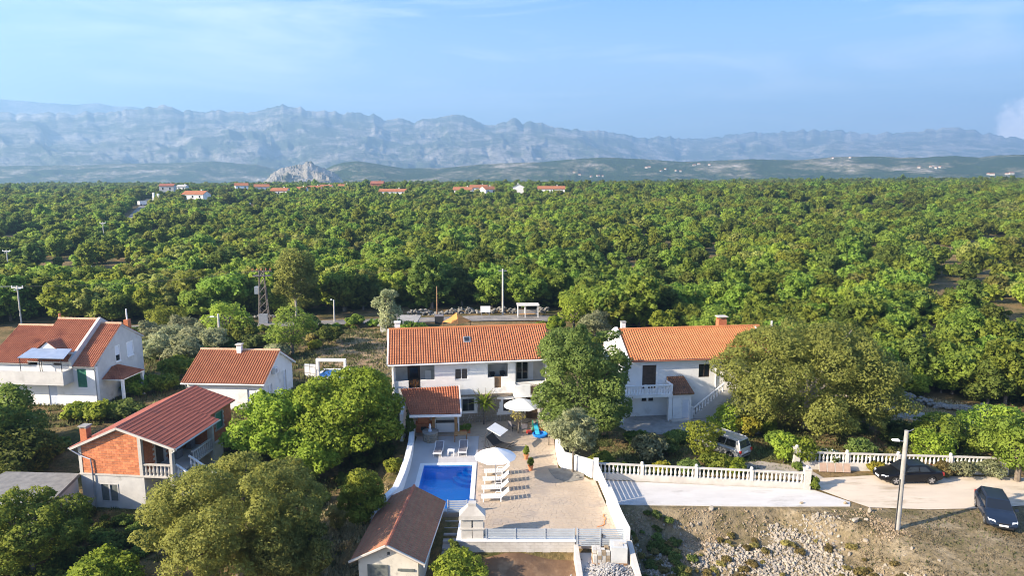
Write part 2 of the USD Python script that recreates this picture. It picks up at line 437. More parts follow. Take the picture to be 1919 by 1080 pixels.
def range_mesh(pts, r_ridge, r_front, r_back, base, seed, n_az, n_r, rough, az_lim, jag, foot=0.25, gully=9.0, power=1.15):
    saz, sel = skyline(pts)
    az = np.linspace(az_lim[0], az_lim[1], n_az)
    el = np.interp(az, saz, sel)
    P1 = np.stack([az * 130, np.zeros_like(az), np.full_like(az, seed)], -1)
    el = el + jag * (meshkit.fbm(P1, 5, seed) - 0.5)
    rr = r_ridge(az) if callable(r_ridge) else np.full_like(az, r_ridge)
    t = np.linspace(0, 1, n_r)
    AZ, T = np.meshgrid(az, t)
    RR = np.broadcast_to(rr, AZ.shape)
    split = 0.72
    R = np.where(T < split, r_front * RR / rr.mean() + (RR - r_front * RR / rr.mean()) * (T / split), RR + (r_back - rr.mean()) * ((T - split) / (1 - split)))
    X, Y = R * np.sin(AZ), R * np.cos(AZ)
    s = gully / r_ridge_mean(rr)
    # spurs run down towards the plain: longer along the slope than across it
    across = (AZ + 0.09 * (meshkit.fbm(np.stack([AZ * 40, T * 3, AZ * 0 + seed], -1), 3, seed + 2) - 0.5)) * rr.mean()
    Pn = np.stack([across * s, R * s * 0.8, np.full_like(X, seed * 1.7)], -1)
    ridged = sum(0.55 ** o * (1 - np.abs(2 * meshkit.noise(Pn * 2.1 ** o + 3.7 * o, seed + o) - 1)) ** 1.6 for o in range(6)) / sum(0.55 ** o for o in range(6))
    soft = meshkit.fbm(Pn * 0.5, 4, seed + 9)
    up = np.where(T < split, (T / split) ** power, 1 - ((T - split) / (1 - split)) ** 1.5)
    env = np.where(T < split, np.sin(np.clip(T / split, 0, 1) * math.pi) ** 0.7, 0.4 * up)
    H = np.maximum(el * rr + CAM_H - base, 1.0)
    # single notches belong to the crest; lower down the slope is even
    kern = np.exp(-np.linspace(-2, 2, 121) ** 2)
    Hs = np.convolve(np.pad(H, 60, mode='edge'), kern / kern.sum(), 'valid')
    H = Hs + (H - Hs) * np.where(T < split, smooth(0.62, 1.0, T / split), 1.0)
    Z = base + H * (up * (1 - 0.0) + rough * env * (ridged - 0.55) + foot * env * (soft - 0.5))
    v = np.stack([X, Y, Z], -1).reshape(-1, 3)
    ii, jj = np.meshgrid(np.arange(n_az - 1), np.arange(n_r - 1))
    k = (jj * n_az + ii).ravel()
    return v, np.stack([k, k + n_az, k + n_az + 1, k + 1], 1)[:, ::-1]


def r_ridge_mean(r):
    return float(np.mean(r))


def rock_look(name, veg, rock, pale, sc, lo=0.46, hi=0.58):
    M[name] = usdkit.material(stage, '/World/Looks/' + name, {
        'g': ('geometry', {}),
        'mp': ('mapping', {'scale': (1.0, 0.8, 1.6)}),
        'n1': ('noise_texture', {'scale': sc, 'detail': 12.0, 'roughness': 0.72}),
        'bb': ('bump', {'strength': 1.0, 'distance': 0.16 / sc}),
        'n2': ('noise_texture', {'scale': sc * 9, 'detail': 6.0, 'roughness': 0.7}),
        'add': ('math', {'math_type': 'multiply_add', 'value2': 0.35}),
        'r1': ('rgb_ramp', {'ramp': [(0.0, veg), (lo + 0.175, veg), (hi + 0.175, rock), (0.86, pale), (1.0, pale)]}),
        'p': ('principled_bsdf', {'roughness': 0.95, 'specular_ior_level': 0.1}),
    }, [('g.position', 'mp.vector'), ('mp.vector', 'n1.vector'), ('mp.vector', 'n2.vector'), ('n2.fac', 'add.value1'), ('n1.fac', 'add.value3'), ('add.value', 'r1.fac'),
        ('r1.color', 'p.base_color'), ('add.value', 'bb.height'), ('bb.normal', 'p.normal')], surface='p.BSDF')


rock_look('mountain_rock', (0.10, 0.12, 0.075), (0.30, 0.27, 0.22), (0.50, 0.46, 0.40), 0.0026, 0.45, 0.54)
rock_look('hill_scrub', (0.05, 0.08, 0.03), (0.22, 0.20, 0.125), (0.55, 0.48, 0.38), 0.005, 0.49, 0.58)
rock_look('hill_stone', (0.07, 0.085, 0.045), (0.30, 0.27, 0.22), (0.45, 0.41, 0.35), 0.012, 0.36, 0.46)

MTN = [(-700, 190), (-300, 205), (0, 211), (100, 213), (200, 212), (267, 205), (290, 202), (313, 199), (360, 210), (400, 204), (433, 211), (493, 206), (540, 201), (583, 210), (610, 208), (640, 213), (660, 213), (700, 217), (720, 226), (747, 223), (773, 231), (805, 226),
       (840, 217), (873, 217), (895, 228), (917, 235), (938, 229), (963, 223), (980, 229), (993, 228), (1015, 230), (1047, 240), (1093, 242), (1150, 246), (1187, 257), (1280, 258), (1329, 257), (1412, 248), (1466, 247), (1506, 243), (1532, 245),
       (1566, 246), (1646, 253), (1700, 248), (1739, 242), (1786, 239), (1819, 242), (1862, 253), (1919, 261), (2100, 250), (2600, 262)]
v, f = range_mesh(MTN, lambda a: 8200 + 2600 * smooth(0.08, 0.30, a), 4900, 10500, -40, 21, 1100, 150, 0.09, (-0.95, 0.95), 0.0075, 0.34, 26.0, 1.1)
tag(put('/World/mountains', v, f, 'mountain_rock', smooth=True), 'hazy blue limestone mountain range along the horizon', None, None, 'structure')
BACK = [(-700, 160), (-300, 178), (0, 185), (70, 191), (143, 196), (177, 192), (213, 199), (247, 199), (285, 205), (340, 212), (420, 225), (600, 250), (800, 290)]
v, f = range_mesh(BACK, 11500, 9600, 12600, -20, 33, 300, 40, 0.16, (-0.95, -0.05), 0.0012, 0.2, 10.0)
tag(put('/World/far_ridge', v, f, 'mountain_rock', smooth=True), 'paler far ridge behind the mountains on the left', None, None, 'structure')
LOW = [(-700, 330), (-200, 318), (0, 311), (150, 309), (333, 305), (397, 303), (440, 306), (480, 309), (520, 318), (560, 335), (640, 350)]
v, f = range_mesh(LOW, 4300, 3300, 4800, -45, 41, 300, 60, 0.20, (-0.95, -0.20), 0.0012, 0.3, 16.0)
tag(put('/World/low_hill', v, f, 'hill_scrub', smooth=True), 'low dark scrub hill below the mountains on the left', None, None, 'structure')
HILL = [(478, 353), (540, 350), (575, 338), (600, 322), (625, 309), (645, 304), (673, 302), (707, 307), (757, 316), (827, 315), (900, 308), (940, 306), (1007, 304), (1073, 298), (1133, 296), (1207, 298), (1280, 303), (1340, 301),
        (1412, 298), (1446, 299), (1496, 300), (1562, 294), (1646, 293), (1726, 297), (1779, 292), (1839, 295), (1879, 291), (1919, 290), (2200, 285), (2700, 290)]
v, f = range_mesh(HILL, 3000, 1900, 3700, -45, 57, 640, 90, 0.13, (math.atan2(ray(478, 350)[0], ray(478, 350)[1]), 0.95), 0.0010, 0.35, 14.0)
HILLV = v.reshape(90, 640, 3)
HILLAZ = np.arctan2(HILLV[0, :, 0], HILLV[0, :, 1])
tag(put('/World/hills', v, f, 'hill_scrub', smooth=True), 'long green scrub hills with pale rock patches before the mountains', None, None, 'structure')
CRAG = [(486, 349), (495, 338), (508, 327), (522, 320), (533, 314), (548, 309), (560, 307), (575, 304), (590, 307), (605, 313), (622, 323), (640, 335), (655, 348)]
v, f = range_mesh(CRAG, 2350, 1950, 2600, -38, 63, 240, 60, 0.55, (math.atan2(ray(486, 350)[0], ray(486, 350)[1]), math.atan2(ray(655, 350)[0], ray(655, 350)[1])), 0.0065, 0.4, 36.0, 0.8)
tag(put('/World/rocky_crag', v, f, 'hill_stone', smooth=False), 'bare pale rocky crag at the gorge mouth', None, None, 'structure')

# the air: far things fade to blue
hz = MB().box(-13500, 13500, -400, 13500, -60, 1420)
M['haze_air'] = usdkit.material(stage, '/World/Looks/haze_air', {'v': ('principled_volume', {'color': (0.41, 0.70, 1.0), 'density': HAZE_DENSITY, 'anisotropy': 0.25})}, [], volume='v.volume')
solo('haze', hz, 'haze_air', 'thin bluish summer haze over the plain', None, None, 'stuff')

# ------------------------------------------------------------------ foliage
def lobes_round(rng, R, H, k, z0=0.0, lob=(0.34, 0.5), flat=0.8):
    """k sub-crowns inside an ellipsoid of radius R and height H whose bottom is at z0."""
    out = [((0, 0, z0 + H * 0.48), (R * 0.62, R * 0.62, H * 0.36))]
    for i in range(k):
        ph = i * 2.39996 + rng.uniform(-0.4, 0.4)
        ct = rng.uniform(-0.55, 0.95)
        st = math.sqrt(1 - ct * ct)
        r = (lob[0] * 0.8 + (lob[1] * 1.1 - lob[0] * 0.8) * rng.random() ** 1.4) * R
        d = (1 - r / R * 0.92) * rng.uniform(0.86, 1.10)
        out.append(((R * d * st * math.cos(ph), R * d * st * math.sin(ph), z0 + H * 0.5 + (H * 0.5 - r * flat) * ct), (r * rng.uniform(0.8, 1.25), r * rng.uniform(0.8, 1.25), r * flat * rng.uniform(0.7, 1.15))))
    return out


def crown_arrays(rng, lobes, n, size, out_w=0.75, fill=0.12, droop=0.0, aspect=1.6):
    c = np.array([l[0] for l in lobes], float)
    r = np.array([np.broadcast_to(l[1], 3) for l in lobes], float)
    w = (r[:, 0] * r[:, 2]) ** 1.0
    k = rng.choice(len(c), int(n * 1.5), p=w / w.sum())
    d = rng.normal(size=(len(k), 3))
    d /= np.linalg.norm(d, axis=1, keepdims=True)
    rad = 1.0 - np.abs(rng.normal(size=len(k))) * fill * 1.3
    rad *= 0.70 + 0.60 * meshkit.fbm(d * 2.6 + k[:, None] * 7.1, 3, 4)
    stray = rng.random(len(k)) < 0.05
    rad[stray] += rng.uniform(0.02, 0.28, int(stray.sum()))
    p = c[k] + d * r[k] * rad[:, None]
    # ragged outline: the whole crown is pushed about by noise
    rm = float(np.median(r[:, 0]))
    wob = np.stack([meshkit.fbm(p / (rm * 1.1) + o, 3, 21 + int(o)) - 0.5 for o in (0.0, 31.0, 67.0)], -1)
    p = p + wob * rm * (1.15, 1.15, 0.9)
    # drop leaves deep inside another lobe
    inside = np.zeros(len(p), bool)
    for i in range(len(c)):
        q = (p - c[i]) / r[i]
        inside |= ((q * q).sum(1) < 0.55) & (k != i)
    keep = ~inside | (rng.random(len(p)) < 0.15)
    p, d, k = p[keep][:n], d[keep][:n], k[keep][:n]
    nn = d * out_w * 0.75 + rng.normal(size=p.shape) * 0.30 + (0, 0, 0.42)
    nn /= np.linalg.norm(nn, axis=1, keepdims=True)
    face = d * 0.55 + rng.normal(size=p.shape) * 0.55 + (0, 0, 0.25)
    face /= np.linalg.norm(face, axis=1, keepdims=True)
    flip = (face * nn).sum(1) < 0
    face[flip] *= -1
    a = np.cross(face, rng.normal(size=p.shape))
    a /= np.linalg.norm(a, axis=1, keepdims=True) + 1e-9
    b = np.cross(face, a)
    s = (size * rng.uniform(0.6, 1.35, len(p)))[:, None]
    a, b = a * s * 0.5 * aspect, b * s * 0.5
    v = np.stack([p - a, p - b * 0.9, p + a, p + b * 0.9], 1)
    v[:, 0, 2] -= droop * s[:, 0]
    f = np.arange(len(p) * 4).reshape(-1, 4)
    # winding so that the flat normal agrees with the shading normal
    g = np.cross(v[:, 1] - v[:, 0], v[:, 2] - v[:, 0])
    bad = (g * nn).sum(1) < 0
    f[bad] = f[bad][:, ::-1]
    return v.reshape(-1, 3), f, np.repeat(nn, 4, axis=0)


def trunk_mb(rng, lobes, R, H, r0, z_bot=-0.4, lean=(0, 0)):
    mb = MB()
    fork = np.array([lean[0], lean[1], H * 0.28])
    mb.tube([(0, 0, z_bot), (lean[0] * 0.4, lean[1] * 0.4, H * 0.12), fork], [r0 * 1.15, r0 * 0.9, r0 * 0.75], 8)
    for i, (c, r) in enumerate(lobes):
        if i > 9:
            break
        c = np.array(c)
        m = (fork + c) / 2 + rng.normal(size=3) * R * 0.05
        mb.tube([fork, m, c], [r0 * 0.5, r0 * 0.34, r0 * 0.12], 5)
    return mb


def tree(name, label, cat, x, y, R, H, leafmat, n, size, seed, k=10, z0=None, trunk=None, group=None, lobes=None, barkmat='bark', out_w=0.7, fill=0.12, zb=None, sx=1.0, aspect=1.6, lob=(0.34, 0.5), trunk_name='trunk'):
    rng = np.random.default_rng(seed)
    zb = float(ground_height(x, y)) if zb is None else zb
    z0 = H * 0.16 if z0 is None else z0
    L = lobes or lobes_round(rng, R, H - z0, k, z0, lob)
    L = [((c[0] * sx, c[1], c[2]), tuple(np.broadcast_to(r, 3) * np.array([sx ** 0.5, 1, 1]))) for c, r in L]
    t = thing(name, label, cat, (x, y, zb), 0, group)
    v, f, nn = crown_arrays(rng, L, n, size, out_w, fill, aspect=aspect)
    put(numbered(str(t.GetPath()), 'crown'), v, f, leafmat, nn)
    if trunk is None:
        trunk = 0.03 * H + 0.02 * R
    part(t, trunk_name, trunk_mb(rng, L, R, H, trunk), barkmat)
    return t


# ------------------------------------------------------------------ the forest
rngF = np.random.default_rng(7)


def point_in(poly, x, y):
    """Even-odd test of many points."""
    inside = np.zeros(len(x), bool)
    n = len(poly)
    for i in range(n):
        (x0, y0), (x1, y1) = poly[i], poly[(i + 1) % n]
        hit = ((y0 > y) != (y1 > y)) & (x < (x1 - x0) * (y - y0) / (y1 - y0 + 1e-12) + x0)
        inside ^= hit
    return inside


def forest_edge(x):
    """The nearest distance at which the forest begins, across the picture."""
    return np.interp(x, [-90, -62, -50, -30, -14, 0, 8, 12, 18, 24, 29, 34, 42, 60, 90], [100, 102, 106, 112, 113, 114, 110, 98, 93, 88, 79, 71, 66, 62, 60])


ROAD_FAR = [(-149.7, 264.9), (-161.2, 289.4), (-179.4, 327.2), (-198.4, 367.6), (-226.6, 426.6), (-250, 475)]
rows = []
y = 58.0
while y < 1120:
    s = 3.2 + 3.5 * float(smooth(150, 900, y))
    half = 0.80 * y + 14
    xs = np.arange(-half, half, s)
    xs = xs + rngF.uniform(-0.42, 0.42, len(xs)) * s
    ys = y + rngF.uniform(-0.45, 0.45, len(xs)) * s
    rows.append(np.stack([xs, ys], 1))
    y += s * 0.92
FP = np.vstack(rows)
FP = FP[FP[:, 1] > forest_edge(FP[:, 0])]
# clearings: thin growth where the photograph shows dry grass, none on the far road or in the village
thin = meshkit.fbm(np.stack([FP[:, 0] / 38, FP[:, 1] / 55, np.zeros(len(FP))], -1), 3, 11)
pk = rngF.random(len(FP))
FP = FP[~((thin > 0.58) & (pk < 0.75)) & ~((thin > 0.52) & (pk < 0.3))]
rx = np.interp(FP[:, 1], [p[1] for p in ROAD_FAR], [p[0] for p in ROAD_FAR])
FP = FP[~((np.abs(FP[:, 0] - rx) < 6.5) & (FP[:, 1] > 262) & (FP[:, 1] < 475))]
CLEAR = []
def solve_ground(px, py, y0=150.0):
    """Where the ray through (px, py) meets the rising plain."""
    a, f, u = ray(px, py)
    t = np.linspace(60, 1300, 6000)
    z = CAM_H + u * t
    hit = np.nonzero(z <= ground_height(a * t, f * t) + 0.0)[0]
    k = t[hit[0]] if len(hit) else 900.0
    return a * k, f * k


# village houses far off: (x, y of the base in the photograph, distance, length, depth, wall height, kind, bearing, label)
VILLAGE = [
    (315, 360, 520, 10, 7, 4.5, 'red', 10, 'far grey-walled house with a dull red roof, at the left end of the village'),
    (343, 358, 560, 7, 6, 3.5, 'white', 0, 'small far white house right beside the grey-walled house of the village'),
    (369, 374, 400, 13, 8, 3.0, 'orange', -8, 'long low white house with orange roof, standing forward of the village on the left'),
    (453, 358, 520, 9, 8, 4.0, 'orange', 25, 'far house with white gable and red roof beside the crag, left of two'),
    (491, 361, 540, 11, 8, 4.5, 'orange', 20, 'far house with bright white gable right below the crag'),
    (526, 366, 470, 11, 8, 3.0, 'orange', 0, 'far house with low broad orange roof below the crag'),
    (563, 363, 500, 10, 7, 3.2, 'orange', -5, 'far house with pinkish orange roof in the middle of the village row'),
    (590, 362, 520, 10, 8, 3.6, 'orange', 8, 'far orange-roofed house at the right end of the village row'),
    (612, 357, 600, 10, 7, 3.2, 'orange', 0, 'very small orange-roofed house behind the village row'),
    (645, 357, 600, 9, 7, 3.6, 'orange', 0, 'far red-roofed house alone just right of the crag'),
    (708, 357, 560, 10, 8, 5.5, 'brick', 0, 'far dark red unplastered house of two storeys'),
    (737, 366, 470, 18, 7, 2.6, 'orange', -2, 'far long low orange roof among the trees right of the dark red house'),
    (757, 358, 560, 5, 5, 3.0, 'white', 0, 'tiny far white hut behind the long orange roof'),
    (868, 364, 480, 13, 8, 3.0, 'orange', -4, 'far house with flat-looking orange roof, left of the pair with a gable'),
    (897, 361, 520, 13, 8, 3.8, 'orange', 5, 'far house with broad red roof behind the pair'),
    (914, 364, 480, 9, 8, 3.4, 'orange', 35, 'far house whose white gable faces the camera, in the pair'),
    (972, 363, 490, 6.5, 8, 4.6, 'white', 88, 'far bright white house with a plain gable, standing alone'),
    (1033, 363, 490, 19, 8, 3.4, 'orange', -3, 'far long white house with orange roof and chimney, rightmost of the village'),
]
for (px, py, D, L_, W_, hw, kind, rz, lab) in VILLAGE:
    a, f, u = ray(px, py)
    CLEAR.append((a / f * (D - 22), D - 22, max(L_, W_) * 0.70, 22.0 + 0.04 * D))
PATCHES = [(460, 390, 14, 22), (423, 394, 12, 20), (620, 470, 9, 5), (760, 440, 10, 5), (1400, 430, 16, 6), (1600, 480, 10, 5), (1700, 400, 16, 8), (1150, 470, 9, 4), (900, 420, 12, 5), (330, 470, 9, 4), (1500, 385, 20, 8), (150, 415, 10, 8), (140, 520, 15, 11), (118, 527, 10, 8), (45, 447, 10, 6), (640, 424, 20, 5), (560, 422, 16, 5),
           (1810, 636, 7, 5), (1740, 626, 4, 4), (1250, 357, 40, 12), (990, 388, 18, 6), (830, 386, 14, 5), (1850, 455, 5, 4), (1290, 530, 7, 3)]
for (px, py, rx_, ry_) in PATCHES:
    X, Y = solve_ground(px, py)
    CLEAR.append((X, Y, rx_, ry_))
for (X, Y, rx_, ry_) in CLEAR:
    FP = FP[((FP[:, 0] - X) / rx_) ** 2 + ((FP[:, 1] - Y) / ry_) ** 2 > 1]
# the dirt track on the right and its stone wall stay open
TRACK = [(33.5, 70.5), (36.5, 66.0), (40, 62.5), (46, 58.5), (54, 55)]
tx = np.interp(FP[:, 0], [p[0] for p in TRACK], [p[1] for p in TRACK])

VAR = []   # (leaf material, radius, height, share, word)
SPEC = [('leaf_forest', 2.7, 5.0, 0.40, 'broad mid green'), ('leaf_lime', 2.5, 4.6, 0.24, 'light yellow-green'), ('leaf_dark', 2.5, 5.2, 0.15, 'dense dark green'),
        ('leaf_olive', 2.6, 4.4, 0.09, 'loose olive-brown'), ('leaf_forest', 2.2, 5.8, 0.12, 'narrow mid green')]
near_src, far_proto = [], []
for i, (lm, R, H, share, word) in enumerate(SPEC):
    rng = np.random.default_rng(100 + i)
    L = lobes_round(rng, R, H * 1.0, 17, H * 0.0, (0.20, 0.40))
    near_src.append((L, crown_arrays(rng, L, 5200, 0.25, 0.66, 0.2), trunk_mb(rng, L, R, H, 0.16)))
    far_proto.append([crown_arrays(rng, L, 1500, 0.44, 0.70, 0.16), crown_arrays(rng, lobes_round(rng, R, H, 15, 0, (0.2, 0.42)), 1500, 0.44, 0.70, 0.16)])
shares = np.array([s[3] for s in SPEC])
# kinds grow in drifts
drift = meshkit.fbm(np.stack([FP[:, 0] / 30, FP[:, 1] / 30, np.full(len(FP), 3.3)], -1), 3, 17)
rank = drift * 3.2 + rngF.normal(size=len(FP)) * 0.30
rank = np.argsort(np.argsort(rank)) / len(rank)
order_map = np.array([3, 1, 0, 4, 2])
kind_of = order_map[np.clip(np.searchsorted(np.cumsum(shares[order_map]), rank), 0, 4)]
size_of = rngF.uniform(0.55, 1.18, len(FP)) * (1 + 0.25 * (rngF.random(len(FP)) < 0.08))
size_of *= 1 + 0.40 * smooth(200, 900, FP[:, 1])
# the first rows behind the back road stand taller
front_row = (FP[:, 1] - forest_edge(FP[:, 0]) < 26)
size_of[front_row & (FP[:, 0] < 26)] *= 1.30
FZ = ground_height(FP[:, 0], FP[:, 1])
vis = in_frame(FP[:, 0], FP[:, 1], FZ + 3, 0.0)
score = np.where(vis, size_of / FP[:, 1], 0)
near_idx = np.argsort(-score)[:290]
is_near = np.zeros(len(FP), bool)
is_near[near_idx] = True
GROUPW = {'broad mid green': 'mid green broad forest trees', 'light yellow-green': 'light yellow-green forest trees', 'dense dark green': 'dark green forest trees',
          'loose olive-brown': 'olive-brown forest trees', 'narrow mid green': 'mid green narrow forest trees'}


def place_word(x, y):
    d = x / y
    return ('left of the transformer tower' if d < -0.37 else 'between the tower and the tall bare pole' if d < -0.115 else 'behind the notice board and bus shelter' if d < 0.04
            else 'behind the balcony house' if d < 0.33 else 'on the right behind the huge oak' if d < 0.54 else 'at the far right above the dusty track')


src_of = {}
for i, (lm, R, H, share, word) in enumerate(SPEC):
    L, (cv, cf, cn), tk = near_src[i]
    for k in [k for k in near_idx if kind_of[k] == i]:
        w_ = place_word(FP[k, 0], FP[k, 1])
        lab = word + ' forest tree ' + w_
        grp = GROUPW[word] + ' ' + w_
        if i not in src_of:
            src = src_of[i] = thing('forest_tree', lab, 'tree', (FP[k, 0], FP[k, 1], FZ[k]), float(rngF.uniform(0, 360)), grp)
            UsdGeom.Xformable(src).AddScaleOp().Set((float(size_of[k]),) * 3)
            put(numbered(str(src.GetPath()), 'crown'), cv, cf, lm, cn)
            part(src, 'trunk', tk, 'bark')
        else:
            copy_of(src_of[i], (FP[k, 0], FP[k, 1], FZ[k]), float(rngF.uniform(0, 360)), float(size_of[k]), lab, grp)
pi = UsdGeom.PointInstancer.Define(stage, '/World/forest')
tag(pi.GetPrim(), 'dense green scrub forest covering the plain to the horizon', 'forest', None, 'stuff')
protos = []
for i, s in enumerate(SPEC):
    for j in range(2):
        pth = '/World/forest/crown_%s' % 'abcdefghij'[i * 2 + j]
        v, f, nn = far_proto[i][j]
        put(pth, v, f, s[0], nn)
        protos.append(pth)
rest = np.nonzero(~is_near)[0]
pi.CreatePrototypesRel().SetTargets([Sdf.Path(p) for p in protos])
pi.CreateProtoIndicesAttr(Vt.IntArray.FromNumpy((kind_of[rest] * 2 + rngF.integers(0, 2, len(rest))).astype(np.int32)))
pi.CreatePositionsAttr(Vt.Vec3fArray.FromNumpy(np.stack([FP[rest, 0], FP[rest, 1], FZ[rest] - 0.2], 1).astype(np.float32)))
ang = rngF.uniform(0, 2 * math.pi, len(rest))
pi.CreateOrientationsAttr(Vt.QuathArray([Gf.Quath(float(math.cos(a / 2)), 0, 0, float(math.sin(a / 2))) for a in ang]))
sc = size_of[rest]
pi.CreateScalesAttr(Vt.Vec3fArray.FromNumpy(np.stack([sc, sc, sc * rngF.uniform(0.8, 1.15, len(rest))], 1).astype(np.float32)))
print('forest', len(rest), 'near', len(near_idx), 'nearest', FP[near_idx, 1].min(), FP[near_idx, 1].max())
# ------------------------------------------------------------------ building materials
mat('plaster_white', (0.80, 0.79, 0.76), (0.74, 0.73, 0.70), 0.8, 0.9, bump=0.004, bscale=12, c3=(0.58, 0.555, 0.51), s3=0.6, t3=(0.54, 0.72))
mat('plaster_cream', (0.60, 0.56, 0.47), (0.52, 0.48, 0.40), 1.2, 0.92, bump=0.006, bscale=10, c3=(0.36, 0.33, 0.28), s3=0.9, t3=(0.58, 0.7))
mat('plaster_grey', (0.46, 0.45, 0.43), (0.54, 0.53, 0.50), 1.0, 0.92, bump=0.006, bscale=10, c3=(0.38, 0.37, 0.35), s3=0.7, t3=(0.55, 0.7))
mat('plaster_pale_blue', (0.50, 0.56, 0.66), (0.56, 0.60, 0.68), 1.5, 0.8)
mat('concrete', (0.27, 0.26, 0.24), (0.36, 0.345, 0.315), 1.6, 0.93, bump=0.008, bscale=9, c3=(0.21, 0.20, 0.185), s3=0.8, t3=(0.55, 0.68))
mat('concrete_pale', (0.45, 0.42, 0.37), (0.53, 0.50, 0.45), 1.6, 0.93, bump=0.006, bscale=9, c3=(0.42, 0.39, 0.35), s3=0.7, t3=(0.55, 0.7))
mat('concrete_dark', (0.17, 0.165, 0.155), (0.24, 0.23, 0.21), 2.0, 0.95, bump=0.006)
mat('tile_orange', (0.45, 0.168, 0.078), (0.56, 0.222, 0.10), 1.5, 0.85, island=0.22, c3=(0.36, 0.12, 0.06), s3=0.8, t3=(0.62, 0.74))
mat('tile_new', (0.50, 0.19, 0.075), (0.60, 0.245, 0.098), 1.5, 0.85, island=0.16)
mat('tile_red', (0.42, 0.145, 0.075), (0.52, 0.19, 0.095), 1.5, 0.88, island=0.2, c3=(0.27, 0.085, 0.05), s3=0.7, t3=(0.55, 0.7))
mat('tile_worn', (0.44, 0.155, 0.095), (0.54, 0.205, 0.125), 1.2, 0.9, island=0.3, c3=(0.32, 0.13, 0.095), s3=1.0, t3=(0.54, 0.68))
mat('tile_old', (0.30, 0.16, 0.10), (0.40, 0.20, 0.12), 3, 0.92, island=0.45, c3=(0.14, 0.11, 0.09), s3=2.0, t3=(0.55, 0.65))
mat('sheet_red', (0.25, 0.075, 0.05), (0.32, 0.095, 0.06), 1.0, 0.75, island=0.06, c3=(0.19, 0.065, 0.05), s3=0.5, t3=(0.5, 0.7))
mat('ridge_pale', (0.62, 0.36, 0.22), (0.70, 0.46, 0.31), 3, 0.9, island=0.15)
mat('clay_block', (0.50, 0.165, 0.07), (0.60, 0.225, 0.10), 4, 0.9, island=0.0, bump=0.004, bscale=60, inst=0.22)
mat('clay_block_joined', (0.48, 0.155, 0.07), (0.58, 0.215, 0.10), 4, 0.9, island=0.22)
mat('mortar', (0.55, 0.51, 0.45), (0.48, 0.44, 0.39), 6, 0.95, bump=0.006)
mat('paver', (0.50, 0.40, 0.295), (0.58, 0.47, 0.35), 0.35, 0.9, island=0.2, c3=(0.43, 0.36, 0.29), s3=0.3, t3=(0.5, 0.65))
mat('paver_joint', (0.46, 0.36, 0.275), (0.52, 0.41, 0.315), 3, 0.95)
mat('deck_tile', (0.47, 0.455, 0.45), (0.52, 0.51, 0.50), 0.6, 0.6, island=0.05)
mat('brown_tile', (0.24, 0.16, 0.12), (0.30, 0.20, 0.15), 2, 0.7, island=0.12)
mat('coping', (0.78, 0.77, 0.75), (0.72, 0.71, 0.69), 1.5, 0.7)
mat('stone_wall', (0.34, 0.285, 0.215), (0.46, 0.39, 0.30), 3, 0.92, bump=0.02, bscale=14, island=0.3)
mat('stone_dry', (0.24, 0.225, 0.195), (0.35, 0.33, 0.29), 2, 0.95, bump=0.02, bscale=10, island=0.28)
mat('rock_white', (0.35, 0.30, 0.235), (0.47, 0.415, 0.335), 2, 0.95, bump=0.02, bscale=8, island=0.24, inst=0.0)
mat('rock_tan', (0.34, 0.25, 0.155), (0.46, 0.36, 0.245), 2, 0.95, bump=0.02, bscale=8, island=0.3)
mat('rubble_pile', (0.42, 0.40, 0.38), (0.60, 0.58, 0.55), 4, 0.95, island=0.3)
mat('soil', (0.13, 0.075, 0.042), (0.19, 0.115, 0.066), 0.8, 0.97, bump=0.05, bscale=5, c3=(0.24, 0.155, 0.09), s3=0.6)
mat('soil_dry', (0.25, 0.16, 0.085), (0.36, 0.245, 0.135), 0.35, 0.95, bump=0.04, bscale=3, c3=(0.15, 0.13, 0.055), s3=0.3, t3=(0.5, 0.62))
mat('drive_white', (0.50, 0.48, 0.45), (0.56, 0.54, 0.51), 0.7, 0.92, bump=0.006, bscale=8, c3=(0.36, 0.34, 0.31), s3=0.8, t3=(0.52, 0.74), stretch=(0.5, 1.6, 1.0))
mat('road_beige', (0.53, 0.445, 0.345), (0.60, 0.51, 0.40), 0.45, 0.95, bump=0.01, bscale=8, c3=(0.36, 0.285, 0.195), s3=0.7, t3=(0.5, 0.72), stretch=(0.35, 1.5, 1.0))
mat('asphalt', (0.17, 0.16, 0.15), (0.24, 0.225, 0.21), 0.5, 0.92, c3=(0.30, 0.27, 0.235), s3=0.25, t3=(0.5, 0.66))
mat('dirt_path', (0.27, 0.235, 0.195), (0.36, 0.31, 0.255), 0.5, 0.95, bump=0.02, bscale=5)
mat('wood', (0.36, 0.19, 0.075), (0.44, 0.25, 0.10), 3, 0.65, stretch=(8, 8, 0.8))
mat('wood_brown', (0.22, 0.12, 0.06), (0.30, 0.17, 0.085), 3, 0.7)
mat('wood_dark', (0.055, 0.035, 0.024), (0.085, 0.055, 0.038), 4, 0.6)
mat('rust_lattice', (0.24, 0.15, 0.085), (0.32, 0.21, 0.12), 8, 0.8)
mat('white_paint', (0.80, 0.79, 0.77), (0.76, 0.75, 0.73), 2, 0.5)
mat('baluster_cream', (0.58, 0.55, 0.49), (0.64, 0.61, 0.55), 2, 0.8, c3=(0.44, 0.41, 0.35), s3=1.2, t3=(0.54, 0.7))
mat('white_plastic', (0.82, 0.81, 0.79), (0.80, 0.79, 0.77), 2, 0.35, spec=0.5)
mat('grey_metal', (0.33, 0.35, 0.37), (0.40, 0.42, 0.44), 2, 0.45, metallic=0.3)
mat('slat_metal', (0.38, 0.42, 0.46), (0.44, 0.48, 0.51), 2, 0.45, metallic=0.15)
mat('dark_metal', (0.03, 0.03, 0.032), (0.045, 0.045, 0.047), 4, 0.5)
mat('steel', (0.42, 0.42, 0.43), (0.5, 0.5, 0.5), 3, 0.4, metallic=0.7)
